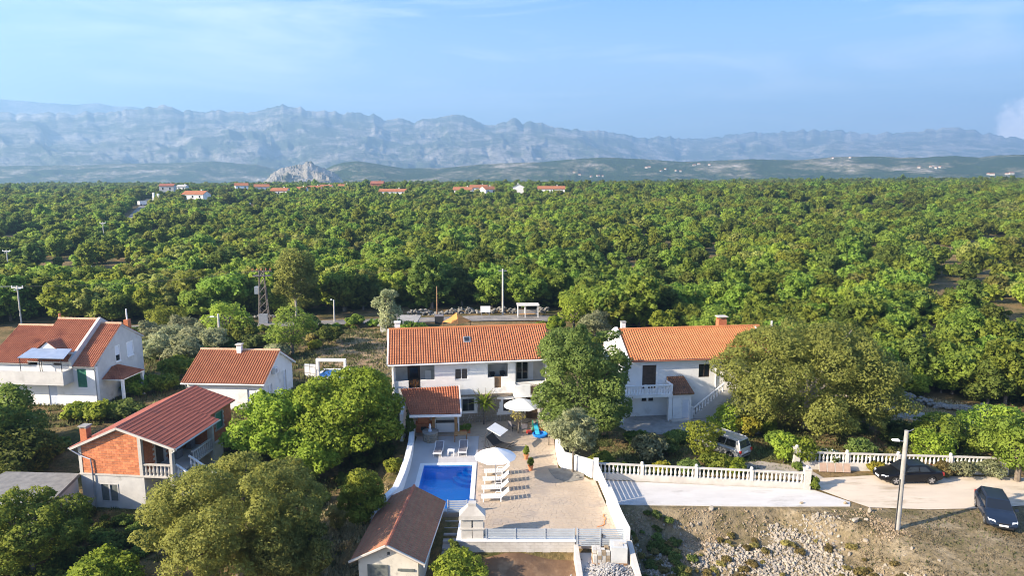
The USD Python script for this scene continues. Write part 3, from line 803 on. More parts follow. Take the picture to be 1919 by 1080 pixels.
mat('tower_steel', (0.14, 0.12, 0.10), (0.20, 0.17, 0.15), 3, 0.6, metallic=0.3)
mat('shutter_grey', (0.10, 0.115, 0.105), (0.14, 0.15, 0.14), 3, 0.7)
mat('shutter_green', (0.035, 0.16, 0.10), (0.05, 0.20, 0.125), 3, 0.6)
mat('shutter_white', (0.62, 0.65, 0.70), (0.68, 0.70, 0.74), 3, 0.6)
mat('awning', (0.20, 0.26, 0.37), (0.25, 0.31, 0.42), 1.5, 0.55)
mat('canvas', (0.80, 0.79, 0.76), (0.77, 0.76, 0.73), 1.2, 0.9)
mat('canvas_orange', (0.62, 0.24, 0.06), (0.66, 0.28, 0.08), 2, 0.9)
mat('mesh_grey', (0.15, 0.14, 0.15), (0.19, 0.18, 0.19), 6, 0.8)
mat('mesh_black', (0.02, 0.02, 0.022), (0.03, 0.03, 0.033), 6, 0.7)
mat('terracotta', (0.48, 0.17, 0.075), (0.55, 0.22, 0.10), 4, 0.85)
mat('toy_blue', (0.01, 0.19, 0.62), (0.02, 0.22, 0.66), 2, 0.35, spec=0.5)
mat('toy_cyan', (0.05, 0.45, 0.62), (0.06, 0.48, 0.66), 2, 0.35, spec=0.5)
mat('toy_green', (0.08, 0.42, 0.26), (0.10, 0.45, 0.28), 2, 0.35, spec=0.5)
mat('toy_red', (0.62, 0.06, 0.04), (0.66, 0.07, 0.045), 2, 0.35, spec=0.5)
mat('hose_orange', (0.66, 0.22, 0.06), (0.7, 0.25, 0.07), 2, 0.5)
mat('pool_tile', (0.01, 0.50, 0.92), (0.012, 0.55, 0.96), 1.5, 0.3, spec=0.4)
mat('panel_brown', (0.36, 0.25, 0.185), (0.42, 0.30, 0.22), 3, 0.85)
mat('cardboard_tarp', (0.46, 0.47, 0.46), (0.54, 0.54, 0.52), 2, 0.7)
M['glass'] = usdkit.material(stage, '/World/Looks/glass', {'p': ('principled_bsdf', {'base_color': (0.012, 0.015, 0.02), 'roughness': 0.06, 'specular_ior_level': 0.55})}, [], surface='p.BSDF')
M['water'] = usdkit.material(stage, '/World/Looks/water', {
    'g': ('geometry', {}), 'n': ('noise_texture', {'scale': 1.6, 'detail': 3.0}), 'b': ('bump', {'strength': 0.25, 'distance': 0.05}),
    'f': ('fresnel', {'IOR': 1.33}), 't': ('transparent_bsdf', {'color': (0.80, 0.95, 0.99)}), 's': ('glossy_bsdf', {'roughness': 0.03, 'color': (1, 1, 1)}), 'm': ('mix_closure', {})},
    [('g.position', 'n.vector'), ('n.fac', 'b.height'), ('b.normal', 'f.normal'), ('b.normal', 's.normal'), ('f.fac', 'm.fac'), ('t.BSDF', 'm.closure1'), ('s.BSDF', 'm.closure2')], surface='m.closure')


# ------------------------------------------------------------------ building helpers
def tiles(e0, e1, r1, r0, col, row, amp=0.05, lip=0.03, prof=None):
    """Roof tiles over the quad eave-left, eave-right, ridge-right, ridge-left: each tile a curved piece of its own, every course lapping the next."""
    e0, e1, r1, r0 = (np.asarray(p, float) for p in (e0, e1, r1, r0))
    n = np.cross(e1 - e0, r0 - e0)
    n /= np.linalg.norm(n)
    W = max(np.linalg.norm(e1 - e0), np.linalg.norm(r1 - r0))
    Hh = np.linalg.norm((r0 + r1) / 2 - (e0 + e1) / 2)
    nc, nr = max(2, int(round(W / col))), max(2, int(round(Hh / row)))
    prof = prof or [(0.0, 0.0), (0.13, 0.75), (0.30, 1.0), (0.47, 0.75), (0.60, 0.0), (0.80, -0.22), (1.0, 0.0)]
    k = len(prof)
    I, J = np.meshgrid(np.arange(nc), np.arange(nr))
    I, J = I.ravel(), J.ravel()
    V = []
    for end in (0, 1):
        t = (J + (1.06 if end else 0.0)) / nr
        t = np.minimum(t, 1.0)
        for (pu, ph) in prof:
            u = (I + pu) / nc
            p = ((e0 * (1 - u)[:, None] + e1 * u[:, None]) * (1 - t)[:, None] + (r0 * (1 - u)[:, None] + r1 * u[:, None]) * t[:, None])
            V.append(p + n * (amp * ph + (0.0 if end else lip) + 0.02))
    V = np.stack(V, 1)
    F = []
    for a in range(k - 1):
        F.append([a, a + 1, k + a + 1, k + a])
    F = np.array(F)[None] + (np.arange(len(I)) * 2 * k)[:, None, None]
    mb = MB()
    mb.add(V.reshape(-1, 3), F.reshape(-1, 4))
    # the thickness seen at each tile's lower edge
    L = V[:, :k]
    low = np.concatenate([L, L - n * 0.022], 1)
    F2 = np.array([[k + a, k + a + 1, a + 1, a] for a in range(k - 1)])[None] + (np.arange(len(I)) * 2 * k)[:, None, None]
    mb.add(low.reshape(-1, 3), F2.reshape(-1, 4))
    return mb


def ridge(a, b, r=0.13, step=0.4):
    """Ridge tiles along a-b, each a half-round piece."""
    a, b = np.asarray(a, float), np.asarray(b, float)
    n = max(2, int(np.linalg.norm(b - a) / step))
    mb = MB()
    for i in range(n):
        p, q = a + (b - a) * i / n, a + (b - a) * (i + 1.08) / n
        mb.cyl(p, q, r * 1.08, r * 0.94, 8)
    return mb


def window(t, x0, x1, z0, z1, y=0.0, fr=0.06, frame='white_paint', pane='glass', leaves=2, sur=None, surm='white_paint', depth=0.05, sill=True):
    """A window in a wall facing -y: frame bars, panes (and a surround and sill) standing in the opening."""
    w = MB()
    yy0, yy1 = y + 0.02, y + 0.02 + depth
    w.box(x0, x1, yy0, yy1, z0, z0 + fr).box(x0, x1, yy0, yy1, z1 - fr, z1)
    n = leaves
    for i in range(n + 1):
        xc = x0 + (x1 - x0 - fr) * i / n
        w.box(xc, xc + fr, yy0, yy1, z0 + fr, z1 - fr)
    p = part(t, 'window', w, frame)
    for i in range(n):
        a = x0 + (x1 - x0 - fr) * i / n + fr
        b = x0 + (x1 - x0 - fr) * (i + 1) / n
        part(p, 'pane', MB().box(a, b, yy0 + 0.03, yy1 - 0.005, z0 + fr, z1 - fr), pane)
    if sur:
        s = MB()
        s.box(x0 - sur, x1 + sur, y - 0.035, y + 0.03, z1, z1 + sur).box(x0 - sur, x1 + sur, y - 0.035, y + 0.03, z0 - sur, z0)
        s.box(x0 - sur, x0, y - 0.035, y + 0.03, z0, z1).box(x1, x1 + sur, y - 0.035, y + 0.03, z0, z1)
        part(p, 'surround', s, surm)
    elif sill:
        part(p, 'sill', MB().box(x0 - 0.06, x1 + 0.06, y - 0.08, y + 0.02, z0 - 0.06, z0), surm)
    return p


BAL = [(0.055, 0.0), (0.055, 0.06), (0.035, 0.09), (0.045, 0.14), (0.062, 0.24), (0.055, 0.34), (0.034, 0.46), (0.030, 0.53), (0.05, 0.56), (0.055, 0.62)]


def baluster_row(t, p0, p1, h, step, matl='concrete_pale', rail_w=0.16, name='baluster', rail_mat=None, rail=True, fat=1.0):
    """Turned balusters between p0 and p1 (feet), with a rail on top; sloping rows allowed."""
    p0, p1 = np.asarray(p0, float), np.asarray(p1, float)
    d = p1 - p0
    L = np.linalg.norm(d[:2])
    n = max(2, int(round(L / step)))
    for i in range(n):
        c = p0 + d * (i + 0.5) / n
        mb = MB().lathe([(r * 1.15 * fat, z / 0.62 * h) for r, z in BAL], c, 7)
        part(t, name, mb, matl, smooth=40)
    if rail:
        a = np.array([-d[1], d[0], 0]) / L * rail_w / 2
        up = np.array([0, 0, h])
        lo = [p0 + up - a, p1 + up - a, p1 + up + a, p0 + up + a]
        part(t, 'rail', MB().hexa(lo + [q + (0, 0, 0.1) for q in lo]), rail_mat or matl)


def stones_wall(x0, x1, z0, z1, y, holes, rng, hs=(0.16, 0.30), ws=(0.22, 0.55), depth=0.07):
    """Irregular coursed stones on a wall facing -y, each with its own edges and depth."""
    mb = MB()
    z = z0
    while z < z1 - 0.05:
        h = min(rng.uniform(*hs), z1 - z)
        x = x0
        while x < x1 - 0.04:
            w = min(rng.uniform(*ws), x1 - x)
            if not any(x + w > a + 0.02 and x < b - 0.02 and z + h > c + 0.02 and z < d - 0.02 for a, b, c, d in holes):
                g = 0.012
                j = rng.uniform(-0.02, 0.02, 8)
                dd = depth * rng.uniform(0.5, 1.2)
                a0, a1, c0, c1 = x + g, x + w - g, z + g, z + h - g
                mb.hexa([(a0 + j[0], y - dd, c0 + j[1] * .5), (a1 + j[2], y - dd, c0 + j[3] * .5), (a1, y, c0), (a0, y, c0), (a0 + j[4], y - dd, c1 + j[5] * .5), (a1 + j[6], y - dd, c1 + j[7] * .5), (a1, y, c1), (a0, y, c1)])
            x += w
        z += h
    return mb


def rect(x0, x1, z0, z1):
    return sbox(x0, z0, x1, z1)


# ------------------------------------------------------------------ terrace, pool, paths, roads
def sheet(name, pts, z, matl, label, thick=0.0, draped=False, step=1.0):
    """A piece of ground surface."""
    if draped:
        pl = Polygon(pts)
        m = trimesh.creation.extrude_polygon(pl, 0.01, engine='earcut')
        for _ in range(12):
            e = m.vertices[m.edges_unique]
            if np.linalg.norm(e[:, 0, :2] - e[:, 1, :2], axis=1).max() < step:
                break
            m = m.subdivide_to_size(step, max_iter=20) if False else trimesh.Trimesh(*trimesh.remesh.subdivide_to_size(m.vertices, m.faces, step, max_iter=20), process=False)
        top = m.faces[(m.face_normals[:, 2] > 0.9)]
        v = m.vertices.copy()
        v[:, 2] = ground_height(v[:, 0], v[:, 1]) + z
        mb = MB().add(v, top)
    else:
        mb = MB().poly_z(Polygon(pts), z - (thick or 0.05), z)
    return solo(name, mb, matl, label, None, None, 'structure')


POOL_C, POOL_RZ, POOL_W, POOL_L = np.array([-4.87, 46.62]), 1.3, 3.75, 7.2


def pool_pt(x, y):
    c, s = math.cos(math.radians(POOL_RZ)), math.sin(math.radians(POOL_RZ))
    return (POOL_C[0] + c * x - s * y, POOL_C[1] + s * x + c * y)


def pool_rect(m):
    w, l = POOL_W / 2 + m, POOL_L / 2 + m
    return [pool_pt(-w, -l), pool_pt(w, -l), pool_pt(w, l), pool_pt(-w, l)]


pool = thing('swimming_pool', 'rectangular swimming pool of deep blue water with white coping and corner steps', 'pool', (POOL_C[0], POOL_C[1], 0), POOL_RZ)
w, l = POOL_W / 2, POOL_L / 2
basin = MB()
basin.box(-w - 0.2, w + 0.2, -l - 0.2, l + 0.2, -1.45, -1.2)
basin.box(-w - 0.2, -w, -l, l, -1.2, -0.03).box(w, w + 0.2, -l, l, -1.2, -0.03).box(-w - 0.2, w + 0.2, l, l + 0.2, -1.2, -0.03).box(-w - 0.2, w + 0.2, -l - 0.2, -l, -1.2, -0.03)
part(pool, 'basin', basin, 'pool_tile')
for k in range(4):     # a quarter fan of steps in the far right corner
    r = 1.55 - 0.36 * k
    pts = [(w, l)] + [(w - r * math.cos(a), l - r * math.sin(a)) for a in np.linspace(0, math.pi / 2, 9)]
    part(pool, 'step', MB().poly_z(Polygon(pts), -1.2, -0.95 + 0.22 * k), 'pool_tile')
part(pool, 'water', MB().quad((-w, -l, -0.07), (w, -l, -0.07), (w, l, -0.07), (-w, l, -0.07)), 'water')
cp = Polygon([(-w - .32, -l - .32), (w + .32, -l - .32), (w + .32, l + .32), (-w - .32, l + .32)]).difference(Polygon([(-w + .03, -l + .03), (w - .03, -l + .03), (w - .03, l - .03), (-w + .03, l - .03)]))
for k, (a, b, c, d) in enumerate([(-w - .32, w + .32, l, l + .32), (-w - .32, w + .32, -l - .32, -l), (-w - .32, -w, -l, l), (w, w + .32, -l, l)]):
    long_x = b - a > d - c
    n = int((b - a if long_x else d - c) / 0.6)
    mb = MB()
    for i in range(n):
        if long_x:
            mb.box(a + (b - a) * i / n + .004, a + (b - a) * (i + 1) / n - .004, c, d, -0.05, 0.035)
        else:
            mb.box(a, b, c + (d - c) * i / n + .004, c + (d - c) * (i + 1) / n - .004, -0.05, 0.035)
    part(pool, 'coping', mb, 'coping')

hole = Polygon(pool_rect(0.32))
house_o, house_rz = np.array([-10.66, 58.58]), 8.5


def at_house(x, y):
    c, s = math.cos(math.radians(house_rz)), math.sin(math.radians(house_rz))
    return (house_o[0] + c * x - s * y, house_o[1] + s * x + c * y)


DECK = Polygon([(-8.2, 56.2), (-2.86, 56.2), (-2.72, 50.6), (-2.5, 43.0), (-2.5, 42.6), (-8.2, 42.6)])
deck = thing('pool_deck', 'pale grey tiled deck around the pool', None, (0, 0, 0), kind='structure')
dpoly = DECK.difference(hole)
part(deck, 'slab', MB().poly_z(dpoly, -0.35, -0.012), 'paver_joint')
tb = MB()
for xx in np.arange(-8.2, -2.4, 0.62):
    for yy in np.arange(42.6, 56.2, 0.62):
        c = sbox(xx + .004, yy + .004, xx + .616, yy + .616).intersection(dpoly)
        if c.area > 0.03 and c.geom_type == 'Polygon':
            tb.poly_z(c, -0.012, 0.0)
part(deck, 'tile', tb, 'deck_tile', None, 'stuff')

PATIO = Polygon([(-2.84, 56.2), (-8.3, 56.2), (-9.1, 58.6), at_house(0.2, 0.1), at_house(14.2, 0.1), (3.62, 56.0), (3.52, 52.9), (3.58, 49.2), (4.75, 49.2), (5.75, 47.6), (6.15, 47.6), (6.42, 43.7), (6.95, 38.9), (-3.2, 38.95), (-2.9, 42.6), (-2.5, 42.6), (-2.5, 43.0), (-2.72, 50.6)])
patio = thing('patio', 'patio of small pinkish beige stone pavers', None, (0, 0, 0), kind='structure')
part(patio, 'slab', MB().poly_z(PATIO.buffer(-0.004), -0.5, -0.014), 'paver_joint')
rngP = np.random.default_rng(3)
pv, pf, n0 = [], [], 0
from shapely.prepared import prep
PP = prep(PATIO.buffer(-0.26))
wp = lambda p: (p[0] + .10 * math.sin(p[1] * 1.3) + .07 * math.sin(p[1] * 2.9 + p[0]), p[1] + .16 * math.sin(p[0] * .9) + .08 * math.sin(p[0] * 2.3 + p[1] * .7), p[2])
yy = 38.9
rowi = 0
while yy < 62:
    rh = rngP.choice([0.20, 0.24, 0.30])
    xx = -10.5 + rngP.uniform(0, 0.3)
    while xx < 8:
        rw = rngP.uniform(0.2, 0.46)
        cx_, cy_ = xx + rw / 2, yy + rh / 2
        from shapely.geometry import Point
        if PP.contains(Point(cx_, cy_)):
            j = rngP.uniform(-0.014, 0.014, 8)
            zt = 0.0 + rngP.uniform(-0.006, 0.008)
            a0, a1, b0, b1 = xx + .008, xx + rw - .008, yy + .008, yy + rh - .008
            q = [(a0 + j[0], b0 + j[1], zt), (a1 + j[2], b0 + j[3], zt), (a1 + j[4], b1 + j[5], zt), (a0 + j[6], b1 + j[7], zt)]
            pv += [wp(p) for p in [(a0, b0, -0.02), (a1, b0, -0.02), (a1, b1, -0.02), (a0, b1, -0.02)] + q]
            pf += [[n0 + 4, n0 + 5, n0 + 6, n0 + 7], [n0, n0 + 1, n0 + 5, n0 + 4], [n0 + 1, n0 + 2, n0 + 6, n0 + 5], [n0 + 2, n0 + 3, n0 + 7, n0 + 6], [n0 + 3, n0, n0 + 4, n0 + 7]]
            n0 += 8
        xx += rw
    yy += rh
part(patio, 'paver', MB().add(pv, pf), 'paver', None, 'stuff')

sheet('driveway', [(6.85, 47.5), (13, 46.85), (21.6, 45.9), (23.3, 44.1), (23.0, 43.5), (18, 43.45), (12, 43.6), (6.75, 43.75)], -0.005, 'drive_white', 'white concrete driveway strip along the balustrade', 0.3)
sheet('road', [(23.2, 47.9), (27, 48.35), (34, 48.2), (40, 47.9), (60, 47.5), (60, 42.6), (44, 43.2), (37, 43.9), (32.5, 43.2), (28, 43.0), (24.2, 43.3), (23.2, 44.4), (21.9, 46.1), (21.6, 47.2)], 0.055, 'road_beige', 'pale beige gravel road on the right', draped=True, step=1.2)
sheet('back_road', [(-62, 97.5), (-46, 98.5), (-30, 101.0), (-16, 103.0), (-4, 104.2), (4, 104.4), (8, 103), (8, 106.5), (4, 108.8), (-6, 108.0), (-17, 106.2), (-31, 104.2), (-47, 101.6), (-62, 100.5)], 0.16, 'asphalt', 'grey asphalt road passing behind the houses', draped=True, step=1.5)
sheet('far_road', [(x - 2.6, y) for x, y in ROAD_FAR] + [(x + 2.6, y) for x, y in ROAD_FAR[::-1]], 0.35, 'asphalt', 'narrow far road climbing through the forest on the left', draped=True, step=6)
sheet('dirt_track', [(33.0, 69.5), (35.0, 66.0), (38.5, 62.6), (43, 59.4), (49, 56.0), (60, 52.0), (60, 49.5), (50, 52.0), (43, 55.6), (38.0, 59.0), (34.0, 63.0), (31.5, 67.5)], 0.09, 'dirt_path', 'dusty track between the right-hand garden and the forest', draped=True, step=1.2)
sheet('yard', [(9.5, 58.9), (10.6, 61.3), (20, 62.4), (23, 60), (22, 57.0), (16, 56.6), (10.5, 56.9)], -0.012, 'concrete', 'grey paved yard before the balustraded white house', 0.1)
sheet('garden_track', [(16.0, 50.2), (19.5, 51.0), (22.6, 49.9), (23.2, 47.9), (21.6, 47.2), (19.8, 48.6), (17.0, 48.9)], 0.06, 'dirt_path', 'earth drive behind the balustrade by the silver van', draped=True, step=0.8)
sheet('dry_yard', [G(612, 640), G(650, 632), G(724, 634), G(722, 662), G(700, 690), G(640, 690), G(600, 676), G(588, 655)], 0.05, 'soil_dry', 'bare reddish brown yard behind the far narrow pool', draped=True, step=1.2)
sheet('courtyard', [(-50, 62.6), (-44.6, 62.0), (-43.6, 60.2), (-46.0, 58.2), (-50, 58.6)], 0.06, 'concrete', 'grey patch of yard before the balconied house', draped=True, step=1.0)

# ------------------------------------------------------------------ main white house
H1 = thing('white_house', 'long white house with two loggias and stone-clad ground floor by the pool', 'house', (house_o[0], house_o[1], 0), house_rz)
LW, DP, EZ, RZ_, RY = 14.3, 8.2, 5.78, 8.0, 4.05
op = unary_union([rect(0.18, 3.77, 4.15, 5.6), rect(1.45, 2.5, 3.45, 4.2)])
win1 = rect(5.57, 6.76, 4.08, 5.12)
log2 = unary_union([rect(8.56, 10.42, 4.15, 5.45), rect(9.16, 9.78, 3.15, 4.2)])
log3 = rect(11.1, 13.9, 3.55, 5.48)
lw1, lw2, dr = rect(6.21, 7.31, 1.08, 2.26), rect(9.96, 11.06, 0.92, 2.02), rect(12.04, 13.2, 0.0, 2.22)
front = rect(0, LW, 0, EZ).difference(unary_union([op, win1, log2, log3, lw1, lw2, dr]))
part(H1, 'wall', MB().poly_y(front, 0.0, 0.3), 'plaster_white')
gab = Polygon([(0.3, 0), (DP - 0.3, 0), (DP, EZ), (RY, RZ_ - 0.12), (0.3, EZ)])
part(H1, 'wall', MB().poly_x(Polygon([(0.3, 0), (DP, 0), (DP, EZ), (RY, RZ_ - 0.16), (0.3, EZ + 0.1)]), 0.0, 0.3), 'plaster_white')
part(H1, 'wall', MB().poly_x(Polygon([(0.3, 0), (DP, 0), (DP, EZ), (RY, RZ_ - 0.16), (0.3, EZ + 0.1)]), LW - 0.3, LW), 'plaster_white')
part(H1, 'wall', MB().poly_y(rect(0.3, LW - 0.3, 0, EZ), DP - 0.3, DP), 'plaster_white')
inner = rect(0.3, LW - 0.3, 2.86, 5.66).difference(unary_union([rect(1.36, 2.5, 2.95, 5.15), rect(11.4, 12.6, 3.3, 5.1)]))
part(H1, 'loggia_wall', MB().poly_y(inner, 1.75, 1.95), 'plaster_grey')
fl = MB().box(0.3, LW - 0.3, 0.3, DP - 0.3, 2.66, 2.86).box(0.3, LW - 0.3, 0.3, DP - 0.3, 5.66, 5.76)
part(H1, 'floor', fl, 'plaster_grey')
pt = MB()
for x in (3.95, 8.3, 10.5):
    pt.box(x, x + 0.2, 0.3, 1.75, 2.86, 5.66)
part(H1, 'partition', pt, 'plaster_white')
d = part(H1, 'door', MB().box(1.36, 2.5, 1.80, 1.88, 2.95, 5.15), 'wood_dark')
part(d, 'pane', MB().box(1.55, 2.3, 1.785, 1.80, 3.9, 4.9), 'glass')
part(H1, 'loggia_blind', MB().box(2.95, 3.5, 1.66, 1.74, 3.6, 4.6), 'plaster_white')
window(H1, 5.57, 6.76, 4.08, 5.12, 0.06)
window(H1, 11.4, 12.6, 3.3, 5.1, 1.76, leaves=2, frame='white_paint', sill=False)
part(H1, 'shutter', MB().box(10.95, 11.38, 1.70, 1.745, 3.3, 5.1), 'shutter_white')
part(H1, 'shutter', MB().box(12.62, 13.05, 1.70, 1.745, 3.3, 5.1), 'shutter_white')
window(H1, 6.21, 7.31, 1.08, 2.26, 0.05, frame='shutter_grey', sur=0.2)
window(H1, 9.96, 11.06, 0.92, 2.02, 0.05, frame='wood_dark', sur=0.18)
d = part(H1, 'door', MB().box(12.04, 13.2, 0.1, 0.18, 0.02, 2.22), 'wood_dark')
part(d, 'surround', MB().box(11.86, 12.04, -0.05, 0.05, 0, 2.4).box(13.2, 13.38, -0.05, 0.05, 0, 2.4).box(12.04, 13.2, -0.05, 0.05, 2.22, 2.4), 'white_paint')
for (a, b) in ((1.45, 2.5),):
    g = MB()
    for i in range(7):
        x = a + (b - a) * (i + 0.5) / 7
        g.box(x - 0.02, x + 0.02, 0.1, 0.14, 3.45, 4.2)
    part(H1, 'gate_bars', g, 'dark_metal')


def lattice(x0, x1, z0, z1, y):
    g = MB().box(x0, x1, y, y + 0.04, z0, z0 + 0.05).box(x0, x1, y, y + 0.04, z1 - 0.05, z1)
    for i in range(6):
        x = x0 + (x1 - x0) * i / 5
        g.box(x - 0.02, x + 0.02, y + 0.005, y + 0.035, z0 + .05, z1 - .05)
    g.box(x0, x1, y + 0.042, y + 0.05, z0 + 0.1, z1 - 0.1)
    return g


part(H1, 'railing', lattice(9.17, 9.77, 3.15, 4.2, 0.1), 'rust_lattice')
tv = MB().box(8.9, 9.35, 1.2, 1.6, 4.05, 4.25).box(9.85, 10.3, 1.2, 1.6, 4.05, 4.3).box(9.0, 9.3, 1.3, 1.5, 2.86, 4.05).box(9.95, 10.2, 1.3, 1.5, 2.86, 4.05)
part(H1, 'loggia_cabinet', tv, 'dark_metal')
# projecting balcony on the right
bal = MB().box(10.85, 13.75, -1.05, 0.0, 2.5, 2.68)
part(H1, 'balcony_slab', bal, 'plaster_white')
bp = MB().box(10.85, 12.3, -1.05, -0.9, 2.68, 3.62).box(13.2, 13.75, -1.05, -0.9, 2.68, 3.62).box(10.85, 11.0, -0.9, -0.0, 2.68, 3.62).box(13.6, 13.75, -0.9, -0.0, 2.68, 3.62)
part(H1, 'balcony_parapet', bp, 'plaster_white')
part(H1, 'railing', lattice(12.3, 13.2, 2.68, 3.6, -1.0), 'rust_lattice')
part(H1, 'pier', MB().box(13.75, 14.15, -1.3, -0.003, 0, 2.95), 'plaster_white')
rngS = np.random.default_rng(12)
holes = [(6.0, 7.52, 0.87, 2.47), (9.77, 11.25, 0.72, 2.21), (11.85, 13.4, 0, 2.41)]
part(H1, 'cladding_stone', stones_wall(5.9, 13.72, 0.0, 2.46, 0.0, holes, rngS), 'stone_wall', None, 'stuff')
part(H1, 'stone_ledge', stones_wall(5.85, 10.84, 2.47, 2.66, 0.0, [], rngS, (0.1, 0.19), (0.3, 0.7), 0.16), 'stone_wall', None, 'stuff')
rx0, rx1 = -0.3, LW + 0.35
fe, rr, be = (-0.5, EZ + 0.05), (RY, RZ_), (DP + 0.4, EZ + 0.05)
part(H1, 'roof_deck', MB().slab((rx0, fe[0], fe[1] - .02), (rx1, fe[0], fe[1] - .02), (rx1, rr[0], rr[1] - .02), (rx0, rr[0], rr[1] - .02), 0.12).slab((rx1, be[0], be[1] - .02), (rx0, be[0], be[1] - .02), (rx0, rr[0], rr[1] - .02), (rx1, rr[0], rr[1] - .02), 0.12), 'white_paint')
part(H1, 'roof_tiles', tiles((rx0, *fe), (rx1, *fe), (rx1, *rr), (rx0, *rr), 0.215, 0.36, 0.06, 0.035), 'tile_orange', None, 'stuff')
part(H1, 'roof_tiles', tiles((rx1, *be), (rx0, *be), (rx0, *rr), (rx1, *rr), 0.215, 0.36, 0.06, 0.035), 'tile_orange', None, 'stuff')
part(H1, 'ridge_tiles', ridge((rx0, rr[0], rr[1] + 0.04), (rx1, rr[0], rr[1] + 0.04)), 'tile_new', None, 'stuff')
part(H1, 'verge', MB().slab((rx0 - .1, fe[0], fe[1] + .1), (rx0 + .02, fe[0], fe[1] + .1), (rx0 + .02, rr[0], rr[1] + .1), (rx0 - .1, rr[0], rr[1] + .1), 0.22), 'plaster_white')
part(H1, 'gutter', MB().tube([(rx0, fe[0] - .07, fe[1] - .06), (rx1, fe[0] - .07, fe[1] - .06)], 0.065, 8), 'white_paint')
part(H1, 'downpipe', MB().tube([(0.12, fe[0] - .05, fe[1] - .1), (0.12, -0.06, fe[1] - .5), (0.12, -0.06, 0.1)], 0.045, 6), 'white_paint')
t_ = (6.46 - 0) / LW
sk0, sk1 = 0.52, 0.68
sy0, sz0 = fe[0] + (rr[0] - fe[0]) * sk0, fe[1] + (rr[1] - fe[1]) * sk0
sy1, sz1 = fe[0] + (rr[0] - fe[0]) * sk1, fe[1] + (rr[1] - fe[1]) * sk1
s = part(H1, 'skylight', MB().slab((6.55, sy0, sz0 + .16), (7.2, sy0, sz0 + .16), (7.2, sy1, sz1 + .16), (6.55, sy1, sz1 + .16), 0.2), 'grey_metal')
part(s, 'pane', MB().slab((6.63, sy0 + .08, sz0 + .20), (7.12, sy0 + .08, sz0 + .20), (7.12, sy1 - .08, sz1 + .135), (6.63, sy1 - .08, sz1 + .135), 0.02), 'glass')
part(H1, 'chimney', MB().box(0.25, 0.75, RY + 0.4, RY + 0.8, 7.0, 8.55).box(0.18, 0.82, RY + 0.33, RY + 0.87, 8.55, 8.65), 'plaster_white')
part(H1, 'vent_pipe', MB().tube([(0.5, RY + 0.6, 8.6), (0.5, RY + 0.6, 9.4)], 0.03, 6), 'steel')

# ------------------------------------------------------------------ kitchen shelter with tiled roof
S1 = thing('kitchen_shelter', 'open shelter with orange tiled lean-to roof on timber posts against the white house', 'shelter', (-6.6, 57, 0), 0)
sh = np.array([-6.6, 57, 0])
e0, e1, r1, r0 = np.array([-8.55, 54.75, 2.42]) - sh, np.array([-4.32, 55.0, 2.42]) - sh, np.array([-4.8, 59.25, 3.55]) - sh, np.array([-9.9, 58.5, 3.5]) - sh
part(S1, 'roof_deck', MB().slab(e0, e1, r1, r0, 0.09), 'wood_brown')
part(S1, 'roof_tiles', tiles(e0, e1, r1, r0, 0.225, 0.36, 0.06, 0.04), 'tile_red', None, 'stuff')
for (x, y, n) in ((-6.85, 56.9, 0), (-4.85, 56.3, 0)):
    zt = 2.42 + (y - 54.9) * 0.255 - 0.1
    part(S1, 'post', MB().box(x - .11 + 6.6, x + .11 + 6.6, y - .11 - 57, y + .11 - 57, 0, zt), 'wood')
part(S1, 'fascia', MB().hexa([e0 + (-.05, -.06, -.2), e1 + (.05, -.06, -.2), e1 + (.05, .0, -.2), e0 + (-.05, .0, -.2), e0 + (-.05, -.06, .02), e1 + (.05, -.06, .02), e1 + (.05, 0, .02), e0 + (-.05, 0, .02)]), 'white_paint')
part(S1, 'side_wall', MB().poly_x(Polygon([(-2.0, 0), (1.3, 0), (1.3, 3.3), (-2.0, 2.42)]), -2.85, -2.6), 'plaster_white')
part(S1, 'verge', MB().hexa([e1 + (.0, 0, -.15), e1 + (.09, 0, -.15), r1 + (.09, 0, -.15), r1 + (0, 0, -.15), e1 + (.0, 0, .09), e1 + (.09, 0, .09), r1 + (.09, 0, .09), r1 + (0, 0, .09)]), 'white_paint')
part(S1, 'downpipe', MB().tube([(-4.40 + 6.6, 54.95 - 57, 2.4), (-4.6 + 6.6, 56.3 - 57, 2.1), (-4.6 + 6.6, 56.3 - 57, 0.05)], 0.05, 6), 'white_paint')
c = thing('kitchen_counter', 'white counter with black worktop under the tiled shelter roof', 'counter', (-5.8, 57.4, 0), 4)
part(c, 'base', MB().box(-0.85, 0.75, -0.2, 0.35, 0, 0.86), 'white_paint')
part(c, 'worktop', MB().box(-0.9, 0.8, -0.26, 0.4, 0.86, 0.92), 'dark_metal')
part(c, 'side_panel', MB().box(-1.0, -0.9, -0.26, 0.4, 0, 1.2), 'white_paint')
part(c, 'splashback', MB().box(-0.85, 0.75, 0.36, 0.4, 0.92, 1.5), 'plaster_white')
c = thing('brick_oven', 'low red-brown brick oven in the dark back of the tiled shelter', 'oven', (-7.75, 57.4, 0), 3)
part(c, 'body', MB().box(-0.65, 0.65, -0.35, 0.35, 0, 0.75), 'clay_block_joined')
part(c, 'top', MB().box(-0.72, 0.72, -0.42, 0.4, 0.75, 0.83).box(-0.5, 0.5, -0.2, 0.35, 0.83, 1.25), 'terracotta')
part(c, 'mouth', MB().box(-0.25, 0.25, -0.37, -0.353, 0.2, 0.55), 'dark_metal')
w_ = thing('stone_well', 'round low stone well beside the loungers on the pool deck', 'well', (-6.92, 55.25, 0))
rngW = np.random.default_rng(5)
ring = MB()
